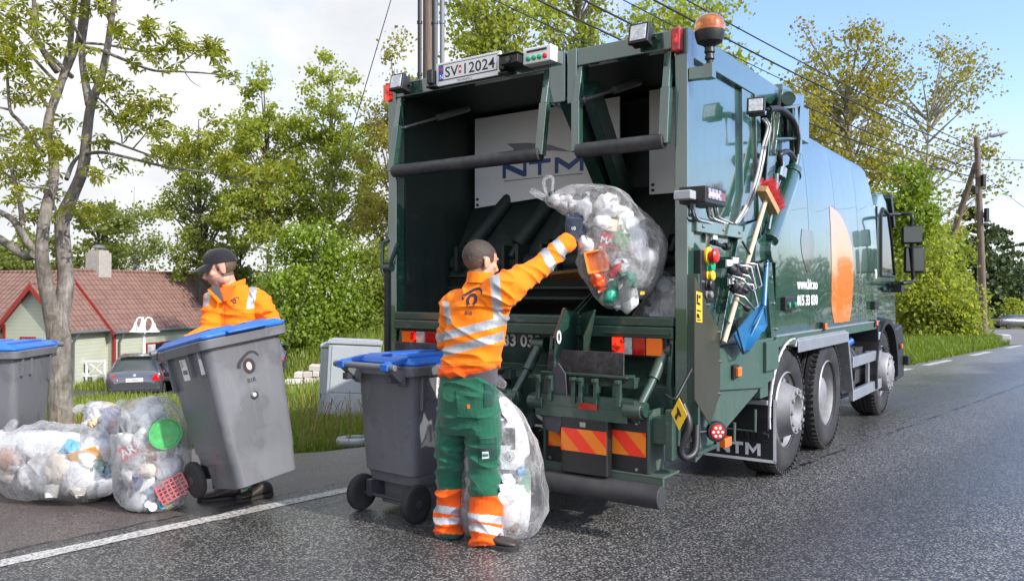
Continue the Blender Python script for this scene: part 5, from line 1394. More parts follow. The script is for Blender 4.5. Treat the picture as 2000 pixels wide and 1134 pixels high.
def make_bag(label, rings, seed, wmat, nfill, crease=0.05, ears=None, size=(0.07, 0.17), floor=None, pull=0.84):
    """rings: (centre, ra, rb) from the bottom to the knot. the first is the bottom."""
    rng = random.Random(seed)
    c0 = Vector(rings[0][0])
    base = Vector((c0.x, c0.y, 0)) if floor is not None else c0
    e = empty('refuse_sack', base, 0, label, 'refuse sack', 'clear refuse sacks full of packaging')
    cs = spline([q[0] for q in rings], 8); n8 = len(cs)
    rs = spline([(q[1], q[2], 0) for q in rings], 8)
    N = 72; b = MB()
    b.tube(cs, [(max(0.002, q.x), max(0.002, q.y)) for q in rs], N, True, up=(1, 0.1, 0.05))
    # folds: gathers that run towards the knot, dents and sharp creases
    V = []
    for i, v in enumerate(b.v):
        r_, k = divmod(i, N); v = Vector(v); c = cs[min(r_, n8 - 1)]; f = r_ / (n8 - 1)
        d = v - c; rad = d.length
        if rad > 1e-4:
            a = 2 * math.pi * k / N
            g = mnoise.noise(Vector((math.cos(a) * 4.5, math.sin(a) * 4.5, seed * 3.7 + f * 1.5)))
            g2 = 1 - abs(mnoise.noise(Vector((v.x * 7 + seed, v.y * 7, v.z * 7)))) * 2
            g3 = mnoise.noise(Vector((v.x * 3 + seed * 5, v.y * 3, v.z * 3)))
            fine = 1 - abs(mnoise.noise(Vector((math.cos(a) * 9, math.sin(a) * 9, f * 2.5 + seed)))) * 2
            amp = crease * (0.6 + 1.4 * f * f)
            d *= 1 + (g * (0.4 + 2.2 * f ** 3) * 0.16 + g2 * amp * 1.2 + g3 * 0.20 + fine * f ** 3 * 0.22)
            v = c + d
        if floor is not None and v.z < floor + 0.004: v.z = floor + 0.004
        V.append(tuple(v - base))
    b.v = V
    fo = b.build('film', film, e, 70)
    if ears:
        b = MB()
        for pts, w in ears:
            p_ = spline(pts, 5); k = len(p_)
            b.tube([q - base for q in p_], [(w * (0.55 + 0.5 * math.sin(3 * i / k)), w * 0.38) for i in range(k)], 10)
        b.build('knot', film, e, 70)
    # the light stuffing that fills the sack
    fb = MB()
    for i in range(nfill):
        k = int(rng.uniform(0.02, pull) * (n8 - 1)); c = cs[k]; rr_ = rs[k]
        a = rng.uniform(0, 6.283); q = 0.62 * math.sqrt(rng.random())
        ax_ = (cs[min(k + 1, n8 - 1)] - cs[max(k - 1, 0)]).normalized()
        u = Vector((1, 0.1, 0.05)); u = (u - ax_ * u.dot(ax_)).normalized(); w = ax_.cross(u)
        pz = c + u * (rr_.x * q * math.cos(a)) + w * (rr_.y * q * math.sin(a))
        sz = rng.uniform(*size) * 1.45 * min(1, max(0.35, rr_.x / 0.2))
        if i % 10 == 0: crumple(fb, pz - base, sz, rng)
        else: lump(fb, pz - base, sz * .62, rng)
    CS = np.array([tuple(q - base) for q in cs]); RS = np.array([min(q.x, q.y) for q in rs]); FV = np.array(fb.v)   # keep the stuffing inside the film
    D2 = ((FV[:, None, :] - CS[None]) ** 2).sum(2); J = (np.sqrt(D2) / np.maximum(RS, .02)[None]).argmin(1); dv = FV - CS[J]; ln = np.linalg.norm(dv, axis=1); lim = RS[J] * .90
    FV = CS[J] + dv * np.minimum(1, lim / np.maximum(ln, 1e-6))[:, None]; fb.v = [tuple(q) for q in FV]
    if floor is not None: fb.v = [(q[0], q[1], max(q[2], floor + 0.01)) for q in fb.v]
    fl_ = fb.build('packaging_waste', wmat, None, 70); fl_.location = base
    tag(fl_, 'crumpled sheets and wrappings filling the ' + label.split(',')[0], 'waste', None, 'stuff')
    return e
def item(kind, p, col, size, label, cat, name, seed=0, rot=None, rough=0.35, mats=None):
    """one recognisable piece of rubbish behind the film"""
    rng = random.Random(seed * 7 + 1)
    m = mats or mat(name + '_' + kind + str(seed), col, rough, var=0.2, vscale=25, bump=0.3, bscale=30)
    m_ = rot or Euler((rng.uniform(-.5, .5), rng.uniform(-.5, .5), rng.uniform(0, 6))).to_matrix()
    b = MB(); s = size
    if kind == 'wrap':
        for k in range(3): (crumple if k == 0 else lump)(b, (rng.uniform(-.15, .15) * s, rng.uniform(-.05, .05) * s, rng.uniform(-.15, .15) * s), s * (.75 if k == 0 else .42), rng)
    elif kind == 'tray':
        t_ = s * 0.35
        b.loft([rr_ring(-s * .4, s * .4, -s * .4, s * .4, s * .1, 0), rr_ring(-s * .5, s * .5, -s * .5, s * .5, s * .1, t_), rr_ring(-s * .55, s * .55, -s * .55, s * .55, s * .1, t_), rr_ring(-s * .47, s * .47, -s * .47, s * .47, s * .1, t_ * .96), rr_ring(-s * .37, s * .37, -s * .37, s * .37, s * .1, t_ * .1)])
    elif kind == 'bottle':
        b.lathe([(0, 0), (s * .16, 0), (s * .18, s * .03), (s * .18, s * .2), (s * .165, s * .25), (s * .18, s * .3), (s * .18, s * .6), (s * .07, s * .85), (s * .07, s * .95), (s * .085, s * .96), (s * .085, s * 1.04), (0, s * 1.05)], (0, 0, -s * .5), (0, 0, 1), 20)
    elif kind == 'tub':
        pr = [(0, 0), (s * .34, 0)]
        for k in range(6): pr += [(s * (.35 + .02 * k), s * (.05 + .11 * k)), (s * (.37 + .02 * k), s * (.09 + .11 * k))]
        b.lathe(pr + [(s * .5, s * .74), (s * .5, s * .78), (s * .46, s * .78), (s * .44, s * .7), (0, s * .68)], (0, 0, -s * .4), (0, 0, 1), 28)
    elif kind == 'lid':
        b.lathe([(0, 0), (s * .42, 0), (s * .46, s * .03), (s * .5, s * .03), (s * .5, s * .08), (s * .44, s * .08), (s * .42, s * .05), (0, s * .05)], (0, 0, 0), (0, 0, 1), 28)
    elif kind == 'card':
        for i in range(2):
            b.prism([(-s * .5, i * s * .05, -s * .35), (s * .5, i * s * .05, -s * .35), (s * .5, i * s * .05 + .1 * s, s * .35), (-s * .5, i * s * .05, s * .35)], (0, s * .02, 0))
    elif kind == 'crate':
        for k in range(7):
            x = -s * .5 + s * k / 6
            b.bb(x - .004, x + .004, -.004, .004, -s * .35, s * .35)
        for k in range(6):
            z = -s * .35 + s * .7 * k / 5; b.bb(-s * .5, s * .5, -.003, .005, z - .004, z + .004)
        for sx in (-1, 1): b.bb(sx * s * .5 - .006, sx * s * .5 + .006, 0, s * .3, -s * .35, s * .35)
    b.xform(m_)
    o = b.build(name, m, None, 85 if kind == 'wrap' else 40)
    o.location = Vector(p) + Vector((0, .035 if size < .2 else .05, 0))
    tag(o, label, cat); return o
FACE = Matrix.Rotation(R(90), 3, 'X')             # turns a piece lying flat so that it looks at the road
def facing(a=0.0, t=0.0): return Matrix.Rotation(R(t), 3, 'Z') @ Matrix.Rotation(R(a), 3, 'Y') @ FACE
def G0(px, Y, z): return Vector(((px - CX) / F * Y, Y, z))
# the sack that is being thrown
hb = make_bag('clear sack of mixed wrappers swung up by the raised gloved hand',
    [(P(1212, 598, 5.18), .02, .02), (P(1208, 585, 5.18), .14, .15), (P(1212, 545, 5.18), .25, .23), (P(1212, 505, 5.18), .285, .25), (P(1200, 465, 5.18), .27, .25), (P(1172, 425, 5.16), .21, .2), (P(1128, 398, 5.14), .11, .11), (P(1092, 392, 5.12), .055, .055), (P(1076, 392, 5.12), .03, .03), (P(1074, 385, 5.12), .024, .024)], 3, mixw, 70, 0.05,
    ears=[([P(1076, 392, 5.12), P(1060, 385, 5.12), P(1046, 376, 5.12), P(1036, 371, 5.12)], 0.022), ([P(1076, 390, 5.12), P(1078, 375, 5.12), P(1080, 350, 5.12), P(1072, 345, 5.12), P(1062, 352, 5.12), P(1066, 375, 5.12), P(1074, 388, 5.12)], 0.011)], size=(.06, .13))
def hang(px, py, Y=4.99): return P(px, py, Y)
it = item
o = it('tray', hang(1165, 510, 4.97), (0.85, 0.22, 0.02), .125, 'orange square food tray inside the swung sack', 'tray', 'food_tray', 1, facing(-12))
it('wrap', hang(1168, 543), (0.80, 0.10, 0.02), .12, 'crumpled red-orange net bag below the orange tray in the swung sack', 'net bag', 'net_bag', 2)
pk = it('card', hang(1192, 470), (0.55, 0.02, 0.03), .12, 'red snack packet with white letters in the swung sack', 'packet', 'snack_packet', 3, Matrix.Rotation(R(12), 3, 'Y'))
tb = text_mb('MAX', .055, (-0.058, -0.006, -.018), (1, 0, 0), (0, 0, 1), .002); tb.xform(Matrix.Rotation(R(12), 4, 'Y')); tb.build('lettering', whitel, pk, 0)
it('card', hang(1190, 437), (0.75, 0.62, 0.35), .11, 'cream coloured packet at the top of the swung sack', 'packet', 'snack_packet', 4, Matrix.Rotation(R(8), 3, 'Y'))
it('wrap', hang(1214, 468, 4.98), (0.06, 0.42, 0.05), .10, 'bright green crisp wrapper in the swung sack', 'wrapper', 'plastic_wrapper', 5)
it('bottle', hang(1205, 525), (0.50, 0.03, 0.03), .13, 'red squeezed bottle low in the swung sack', 'bottle', 'plastic_bottle', 6, Matrix.Rotation(R(40), 3, 'Y'))
it('wrap', hang(1192, 572), (0.02, 0.28, 0.18), .12, 'teal striped wrapper at the bottom of the swung sack', 'wrapper', 'plastic_wrapper', 7)
it('wrap', hang(1232, 545), (0.03, 0.30, 0.20), .11, 'teal wrapper beside the round tub in the swung sack', 'wrapper', 'plastic_wrapper', 8)
cl = mat('clear_tub', (0.62, 0.65, 0.67), 0.08, spec=0.9)
it('tub', hang(1262, 500, 5.0), None, .14, 'clear ribbed food tub at the right of the swung sack', 'tub', 'food_tub', 9, Matrix.Rotation(R(60), 3, 'Z') @ Matrix.Rotation(R(105), 3, 'Y'), mats=cl)
it('lid', hang(1236, 436, 5.0), None, .095, 'clear round pot lid high in the swung sack', 'lid', 'pot_lid', 10, facing(0, 20), mats=cl)
it('wrap', hang(1143, 480), (0.55, 0.52, 0.50), .12, 'pale bag pressed against the sleeve inside the swung sack', 'wrapper', 'plastic_wrapper', 11)
it('wrap', hang(1200, 405, 5.02), (0.80, 0.80, 0.80), .15, 'white plastic sheet at the neck of the swung sack', 'wrapper', 'plastic_wrapper', 12)
it('card', hang(1256, 572), (0.70, 0.45, 0.03), .03, 'small yellow scrap at the bottom of the swung sack', 'scrap', 'paper_scrap', 13)
# the sack that stands by the thrower's leg
Ys = 4.97; G0_ = G0; G0 = lambda px, Y, z: G0_(px - 13, Y, z)
make_bag('tall clear sack of white packaging standing beside the thrower',
    [(G0(985, Ys, .0), .10, .10), (G0(985, Ys, .02), .22, .19), (G0(988, Ys, .14), .252, .215), (G0(990, Ys, .32), .250, .21), (G0(990, Ys, .5), .235, .205), (G0(988, Ys, .62), .20, .18), (G0(982, Ys, .74), .14, .13), (G0(975, Ys + .02, .84), .07, .07), (G0(971, Ys + .03, .89), .035, .035), (G0(972, Ys + .03, .93), .03, .025)], 8, palew, 80, 0.045,
    ears=[([G0(972, Ys + .02, .93), G0(985, Ys, .94), G0(1000, Ys - .03, .915)], .03)], floor=0.0, pull=.7)
it('wrap', G0(985, 4.82, .70), (0.035, 0.025, 0.03), .13, 'dark purple wrapper near the top of the standing sack', 'wrapper', 'plastic_wrapper', 21)
it('card', G0(990, 4.78, .61), (0.03, 0.03, 0.035), .18, 'black tray under the dark wrapper in the standing sack', 'tray', 'food_tray', 22, Matrix.Rotation(R(5), 3, 'X'))
cd = it('card', G0(1005, 4.76, .50), (0.74, 0.74, 0.72), .20, 'white carton with a round black mark in the standing sack', 'carton', 'carton', 23, Matrix.Rotation(R(4), 3, 'Y'))
b = MB()
for r0, r1 in ((.030, .026), (.020, .017)): 
    n = 24; b.add([(r * math.cos(2 * math.pi * i / n) + .01, -.006 + .004 * (r * math.sin(2 * math.pi * i / n) + .02) / .07, .01 + r * math.sin(2 * math.pi * i / n)) for r in (r0, r1) for i in range(n)], [(i, (i + 1) % n, n + (i + 1) % n, n + i) for i in range(n)])
b.poly([(.004, -.006, -.002), (.014, -.006, -.002), (.017, -.006, .024), (.008, -.006, .024)])
b.build('round_mark', inkm, cd, 0)
it('wrap', G0(1030, 4.79, .42), (0.14, 0.34, 0.62), .07, 'light blue film scrap in the standing sack', 'scrap', 'plastic_wrapper', 24)
it('wrap', G0(1000, 4.77, .28), (0.80, 0.80, 0.79), .22, 'white plastic sheet in the middle of the standing sack', 'wrapper', 'plastic_wrapper', 25)
it('wrap', G0(1015, 4.79, .09), (0.20, 0.09, 0.05), .07, 'brown wrapper at the foot of the standing sack', 'wrapper', 'plastic_wrapper', 26)
G0 = G0_
# upright sack in front of the tilted bin
Yf = 5.58
make_bag('upright clear sack with a green tub and red netting beside the edge line',
    [(G0(298, Yf, .0), .08, .08), (G0(300, Yf, .02), .19, .18), (G0(300, Yf, .14), .235, .215), (G0(296, Yf, .34), .255, .23), (G0(292, Yf, .48), .255, .23), (G0(288, Yf, .58), .22, .21), (G0(272, Yf, .64), .14, .13), (G0(258, Yf + .03, .68), .06, .06), (G0(252, Yf + .05, .69), .035, .03)], 14, palew, 80, 0.05,
    ears=[([G0(252, Yf + .05, .69), G0(240, Yf + .05, .705), G0(228, Yf + .05, .695)], .035)], floor=0.0, pull=.85)
it('tub', G0(312, 5.40, .54), (0.06, 0.36, 0.10), .21, 'green plastic tub pressed against the film of the upright sack', 'tub', 'food_tub', 31, facing(38, 35))
tgo = it('card', G0(246, 5.39, .42), (0.50, 0.025, 0.03), .135, 'red label with white letters in the upright sack', 'label', 'paper_label', 32, Matrix.Rotation(R(-32), 3, 'Y'))
tb = text_mb('AR', .085, (-0.055, -0.009, -.03), (1, 0, 0), (0, 0, 1), .002); tb.xform(Matrix.Rotation(R(-32), 4, 'Y')); tb.build('lettering', whitel, tgo, 0)
it('wrap', G0(300, 5.38, .17), (0.08, 0.36, 0.62), .10, 'blue foam scrap low in the upright sack', 'scrap', 'foam_scrap', 33)
it('wrap', G0(264, 5.40, .20), (0.03, 0.05, 0.16), .09, 'navy blue wrapper low in the upright sack', 'wrapper', 'plastic_wrapper', 34)
it('crate', G0(332, 5.37, .17), (0.50, 0.10, 0.10), .19, 'red mesh berry basket low in the upright sack', 'basket', 'mesh_basket', 35, Matrix.Rotation(R(-28), 3, 'Y') @ Matrix.Rotation(R(15), 3, 'Z'))
it('lid', G0(294, 5.36, .05), (0.75, 0.75, 0.74), .06, 'white bottle cap at the foot of the upright sack', 'cap', 'bottle_cap', 36, facing())
it('wrap', G0(285, 5.37, .07), (0.62, 0.62, 0.64), .07, 'silver lid at the foot of the upright sack', 'scrap', 'foil_scrap', 37)
it('wrap', G0(310, 5.38, .06), (0.10, 0.45, 0.70), .05, 'small light blue scrap at the foot of the upright sack', 'scrap', 'foam_scrap', 38)
# the sack lying on its side
zz = .25
L0 = lambda px, Y, z: G0(px, Y, z)
make_bag('clear sack lying on its side with light blue foam showing',
    [(L0(232, 5.72, .20), .03, .03), (L0(225, 5.72, .21), .12, .13), (L0(195, 5.72, .23), .22, .23), (L0(150, 5.75, .25), .25, .25), (L0(95, 5.80, .27), .26, .25), (L0(45, 5.86, .28), .24, .22), (L0(10, 5.90, .31), .17, .17), (L0(-10, 5.92, .38), .10, .10), (L0(0, 5.92, .44), .045, .045)], 21, palew, 95, 0.05,
    ears=[([L0(0, 5.92, .42), L0(16, 5.90, .48), L0(26, 5.88, .52), L0(32, 5.88, .515)], .04)], floor=0.0, pull=.9, size=(.09, .2))
it('wrap', L0(136, 5.58, .385), (0.09, 0.42, 0.66), .13, 'light blue foam sheet in the lying sack', 'foam sheet', 'foam_scrap', 41)
it('card', L0(162, 5.55, .335), (0.85, 0.38, 0.04), .19, 'orange carton flap in the lying sack', 'carton', 'carton', 42, Matrix.Rotation(R(-12), 3, 'Y') @ Matrix.Rotation(R(40), 3, 'X'))
it('card', L0(103, 5.56, .34), (0.80, 0.80, 0.79), .14, 'white upright carton in the lying sack', 'carton', 'carton', 43, Matrix.Rotation(R(82), 3, 'Y'))
it('card', L0(72, 5.58, .28), (0.68, 0.67, 0.64), .15, 'pale slanted carton in the lying sack', 'carton', 'carton', 44, Matrix.Rotation(R(50), 3, 'Y'))
it('wrap', L0(122, 5.55, .22), (0.40, 0.24, 0.17), .12, 'brown wrapper in the middle of the lying sack', 'wrapper', 'plastic_wrapper', 45)
it('wrap', L0(150, 5.53, .14), (0.62, 0.58, 0.52), .14, 'cream wrapper near the road in the lying sack', 'wrapper', 'plastic_wrapper', 46)
it('wrap', L0(190, 5.56, .28), (0.10, 0.22, 0.15), .10, 'dull green wrapper at the closed end of the lying sack', 'wrapper', 'plastic_wrapper', 47)
it('wrap', L0(47, 5.62, .40), (0.55, 0.03, 0.06), .05, 'small red scrap near the knot of the lying sack', 'scrap', 'plastic_wrapper', 48)
it('tub', L0(95, 5.56, .10), (0.70, 0.69, 0.66), .11, 'white pot near the road in the lying sack', 'pot', 'food_tub', 49)
# the sack behind
Yb = 6.05
make_bag('clear sack half hidden behind the upright and the lying sack',
    [(G0(225, Yb, .0), .08, .08), (G0(225, Yb, .02), .2, .18), (G0(222, Yb, .18), .26, .22), (G0(214, Yb, .36), .26, .23), (G0(210, Yb, .46), .22, .2), (G0(196, Yb, .55), .13, .13), (G0(178, Yb, .60), .06, .06), (G0(168, Yb, .61), .035, .035)], 27, palew, 70, 0.05,
    ears=[([G0(172, Yb, .61), G0(158, Yb - .03, .62), G0(143, Yb - .03, .60)], .03), ([G0(172, Yb, .61), G0(186, Yb, .615), G0(205, Yb, .615), G0(220, Yb, .60)], .03)], floor=0.0, pull=.88)
it('card', G0(214, 5.83, .36), (0.06, 0.06, 0.07), .20, 'dark grey box in the sack behind the others', 'box', 'carton', 51, Matrix.Rotation(R(-40), 3, 'Y'))
it('card', G0(190, 5.83, .44), (0.78, 0.78, 0.76), .16, 'white folded carton in the sack behind the others', 'carton', 'carton', 52, Matrix.Rotation(R(60), 3, 'Y'))
it('wrap', G0(178, 5.85, .52), (0.55, 0.42, 0.26), .10, 'straw coloured wrapper in the sack behind the others', 'wrapper', 'plastic_wrapper', 53)
# the sack already in the hopper
T_ = lambda u, v, z: TM @ Vector((u, v, z))
make_bag('dull clear sack already lying inside the hopper at its right end',
    [(T_(.45, .30, 1.10), .05, .05), (T_(.43, .30, 1.14), .18, .18), (T_(.40, .30, 1.28), .235, .22), (T_(.38, .31, 1.42), .20, .2), (T_(.36, .36, 1.54), .10, .1), (T_(.34, .42, 1.60), .05, .05), (T_(.32, .46, 1.62), .03, .03)], 33, wastemat('dim_waste', mixed_stops), 40, 0.05,
    ears=[([T_(.32, .46, 1.62), T_(.28, .52, 1.66), T_(.26, .56, 1.70)], .02), ([T_(.32, .46, 1.62), T_(.24, .50, 1.58), T_(.2, .53, 1.50)], .025)])
o = it('card', TM @ RR(1108, 541, .25), (0.42, 0.22, 0.06), .22, 'brown cardboard flap lying inside the hopper', 'cardboard', 'cardboard_flap', 61, Matrix.Rotation(R(75), 3, 'X'))
# ---------------------------------------------------------------- people
def fuse(b, voxel, smooth_n=4, smooth_f=0.5):
    """one continuous skin over overlapping closed shapes"""
    me = bpy.data.meshes.new('skin'); me.from_pydata(b.v, [], b.f); me.update()
    bm = bmesh.new(); bm.from_mesh(me); bmesh.ops.recalc_face_normals(bm, faces=bm.faces[:]); bm.to_mesh(me); bm.free()
    o = bpy.data.objects.new('skin', me); COL.objects.link(o)
    r = o.modifiers.new('r', 'REMESH'); r.mode = 'VOXEL'; r.voxel_size = voxel; r.adaptivity = 0
    s = o.modifiers.new('s', 'SMOOTH'); s.factor = smooth_f; s.iterations = smooth_n
    dg = bpy.context.evaluated_depsgraph_get()
    out = bpy.data.meshes.new_from_object(o.evaluated_get(dg))
    bpy.data.objects.remove(o); bpy.data.meshes.remove(me)
    return out
def arrays(me):
    V = np.empty(len(me.vertices) * 3); me.vertices.foreach_get('co', V)
    N = np.empty(len(me.vertices) * 3); me.vertices.foreach_get('normal', N)
    return V.reshape(-1, 3), N.reshape(-1, 3)
def displace(me, fn):
    V, N = arrays(me)
    d = np.array([fn(Vector(v), Vector(n)) for v, n in zip(V, N)])
    me.vertices.foreach_set('co', (V + N * d[:, None]).ravel()); me.update()
def centres(me):
    C = np.empty(len(me.polygons) * 3); me.polygons.foreach_get('center', C)
    N = np.empty(len(me.polygons) * 3); me.polygons.foreach_get('normal', N)
    return C.reshape(-1, 3), N.reshape(-1, 3)
def wear(me, name, mats, parent, org, classify=None, smooth=179):
    """finish a skin mesh as a garment of the person"""
    me.name = name
    me.materials.clear()
    for m in mats: me.materials.append(m)
    if classify is not None:
        C, N = centres(me); me.polygons.foreach_set('material_index', np.asarray(classify(C, N), dtype=np.int32))
    me.transform(Matrix.Translation(-Vector(org)))
    me.update(); finish(me, smooth)
    return link(name, me, parent)
def pix(C):
    return CX + C[:, 0] / C[:, 1] * F, CY - (C[:, 2] - H) / C[:, 1] * F
def band(px, py, a, c, w):
    """true within w/2 pixels of the slanted band through a and c (an oblique slab in space)"""
    ax_, ay = a; bx, by = c; L = math.hypot(bx - ax_, by - ay)
    return np.abs(((px - ax_) * (by - ay) - (py - ay) * (bx - ax_)) / L) < w / 2
def cloth(name, col, bumps=0.35, rough=0.8, sheen=0.3, var=0.08):
    t = NT(name); o = t.obj()
    c = t.mix(t.noise(7, 5, o), tuple(x * (1 - var) for x in col), tuple(min(1, x * (1 + var)) for x in col))
    p = t.bsdf(Base_Color=c, Roughness=rough, Sheen_Weight=sheen, Specular_IOR_Level=0.25)
    h = t.math('ADD', t.noise(260, 2, o), t.math('MULTIPLY', t.noise(14, 5, o, 0.6, 1.2), 2.2))
    t.set(p, 'Normal', t.bump(h, bumps, 0.012)); return t.m
hivis = cloth('hivis_orange', (0.96, 0.205, 0.003), 0.22, 0.8, 0.1)
hivisr = cloth('hivis_red_orange', (0.92, 0.115, 0.006), 0.22, 0.8, 0.1)
trousg = cloth('trouser_green', (0.008, 0.098, 0.052), 0.4, 0.85)
trousd = cloth('trouser_seam', (0.006, 0.055, 0.036), 0.4, 0.85)
reflm = mat('reflective_tape', (0.40, 0.41, 0.43), 0.35, 0.35, var=0.15, vscale=18, bump=0.2, bscale=50)
reflw = mat('reflective_tape_bright', (0.55, 0.56, 0.58), 0.35, 0.3, var=0.15, vscale=18, bump=0.2, bscale=50)
glovem = cloth('glove_navy', (0.012, 0.022, 0.045), 0.5, 0.6)
shoem = mat('shoe_leather', (0.028, 0.022, 0.018), 0.5, var=0.3, bump=0.2)
solem = mat('shoe_sole', (0.02, 0.02, 0.02), 0.7)
greyc = cloth('grey_shirt', (0.055, 0.055, 0.06), 0.4)
capm = cloth('cap_black', (0.010, 0.010, 0.012), 0.3, 0.75, 0.2)
def skinmat():
    t = NT('skin'); o = t.obj()
    c = t.mix(t.noise(25, 4, o), (0.50, 0.26, 0.17), (0.58, 0.32, 0.22))
    p = t.bsdf(Base_Color=c, Roughness=0.5, Subsurface_Weight=0.12, Subsurface_Radius=(0.02, 0.008, 0.005))
    t.set(p, 'Normal', t.bump(t.noise(140, 3, o), 0.15, 0.002)); return t.m
skin = skinmat()
stub = mat('stubble', (0.33, 0.19, 0.14), 0.6, var=0.2, vscale=200)
lipm = mat('lips', (0.42, 0.15, 0.11), 0.45)
def hairmat(col, z0=None):
    t = NT('hair'); o = t.obj()
    n = t.noise(260, 3, o); c = t.mix(n, tuple(x * 0.4 for x in col), tuple(x * 1.7 for x in col))
    if z0 is not None:                                                # clipped short: the scalp shows through at the nape and temples
        z = t.node('ShaderNodeSeparateXYZ', {0: o}).outputs[2]
        f = t.math('ADD', t.node('ShaderNodeMapRange', {'Value': z, 'From Min': z0 + .035, 'From Max': z0 - .055}).outputs[0], t.math('MULTIPLY', t.math('SUBTRACT', n, .5), .9), clamp=True)
        c = t.mix(t.math('MULTIPLY', f, .55), c, (0.36, 0.20, 0.14))
    p = t.bsdf(Base_Color=c, Roughness=0.6)
    t.set(p, 'Normal', t.bump(n, 0.8, 0.004)); return t.m
hairb = hairmat((0.040, 0.027, 0.020), P(938, 512, 4.83).z); hairl = hairmat((0.10, 0.07, 0.045))
def ell(b, c, r, m=None, n=18):
    prof = [(math.sin(math.pi * i / n), -math.cos(math.pi * i / n)) for i in range(n + 1)]
    q = MB(); q.lathe([(max(p[0], 0.0), p[1]) for p in prof], (0, 0, 0), (0, 0, 1), 22)
    mm = (m or Matrix.Identity(3))
    b.add([Vector(c) + mm @ Vector((v[0] * r[0], v[1] * r[1], v[2] * r[2])) for v in q.v], q.f)
def head_shapes(b, o, m, s=1.0):
    """o: middle of the head between the ears; local x right, y towards the face, z up"""
    o = Vector(o)
    L = lambda x, y, z: o + m @ Vector((x * s, y * s, z * s))
    E = lambda c, r, rot=None: ell(b, L(*c), [q * s for q in r], m @ rot if rot else m)
    E((0, -0.012, 0.035), (0.077, 0.098, 0.088)); E((0, 0.022, -0.035), (0.064, 0.074, 0.085)); E((0, 0.035, 0.03), (0.068, 0.062, 0.07))
    E((0, 0.062, -0.098), (0.030, 0.026, 0.022)); E((0, 0.03, -0.088), (0.052, 0.05, 0.028))
    for sx in (-1, 1):
        E((sx * 0.045, 0.062, -0.018), (0.022, 0.022, 0.022)); E((sx * 0.052, 0.0, -0.075), (0.016, 0.042, 0.026))
        E((sx * 0.080, -0.008, -0.008), (0.009, 0.020, 0.034), Matrix.Rotation(R(-10), 3, 'X'))
        E((sx * 0.083, -0.016, 0.0), (0.007, 0.016, 0.026))
        E((sx * 0.030, 0.088, 0.026), (0.024, 0.010, 0.008))
    b.tube([L(0, 0.090, 0.022), L(0, 0.104, -0.004), L(0, 0.118, -0.030), L(0, 0.104, -0.042), L(0, 0.088, -0.044)], [(.010 * s, .009 * s), (.011 * s, .011 * s), (.014 * s, .013 * s), (.014 * s, .010 * s), (.010 * s, .008 * s)], 12)
    for sx in (-1, 1): E((sx * 0.013, 0.100, -0.036), (0.009, 0.011, 0.008))
    E((0, 0.090, -0.063), (0.025, 0.010, 0.0065)); E((0, 0.086, -0.074), (0.022, 0.011, 0.0065))
    return L
def eyes(parent, L, m, s, org):
    for sx in (-1, 1):
        b = MB(); ell(b, L(sx * 0.031, 0.0775, 0.009), (.0135 * s, .0115 * s, .0095 * s), m); b.v = [tuple(Vector(q) - Vector(org)) for q in b.v]
        o = b.build('eye', mat('eye_white', (0.55, 0.52, 0.50), 0.2), parent, 60)
        b = MB(); ell(b, L(sx * 0.031, 0.0865, 0.009), (.006 * s, .004 * s, .006 * s), m); b.v = [tuple(Vector(q) - Vector(org)) for q in b.v]; b.build('iris', mat('iris_dark', (0.03, 0.022, 0.015), 0.1), o, 60)
def basis(fw, up=(0, 0, 1)):
    fw = Vector(fw).normalized(); up = Vector(up); x = fw.cross(up).normalized(); z = x.cross(fw)
    return Matrix((x, fw, z)).transposed()
def ringtube(b, rows, n=28):
    """rows: (centre, half width, half depth, right vector, up)"""
    rings = []
    for c, w, d, r_, fwd in rows:
        c, r_, fwd = Vector(c), Vector(r_).normalized(), Vector(fwd).normalized()
        g = []
        for k in range(n):
            a = 2 * math.pi * k / n; ca, sa = math.cos(a), math.sin(a)
            ex = 0.8
            g.append(c + r_ * (w * math.copysign(abs(ca) ** ex, ca)) + fwd * (d * math.copysign(abs(sa) ** ex, sa)))
        rings.append(g)
    b.loft(rings)
def tubes(b, pts, rad, n=18, k=5):
    p = spline(pts, k); r_ = [q.x for q in spline([(x, 0, 0) for x in rad], k)]
    b.tube(p, r_, n)
def folds(seed, amp, direction=None, freq=9.0):
    def f(v, n):
        w = Vector((v.x * freq, v.y * freq, v.z * freq * 0.75)) + Vector((seed, seed * 2, 0))
        if direction is not None:
            d = Vector(direction); a = v.dot(d); w = (v - d * a) * freq * 0.55 + d * a * freq * 1.5 + Vector((seed, seed, seed))
        q = w + Vector((mnoise.noise(w * 0.6 + Vector((5, 1, 2))), mnoise.noise(w * 0.6 + Vector((1, 7, 3))), 0)) * 0.9
        r1 = 1 - abs(mnoise.noise(q)) * 2.2; r2 = mnoise.noise(w * 2.3)
        return amp * (max(0, r1) ** 2 * 1.1 - 0.35 + r2 * 0.25)
    return f
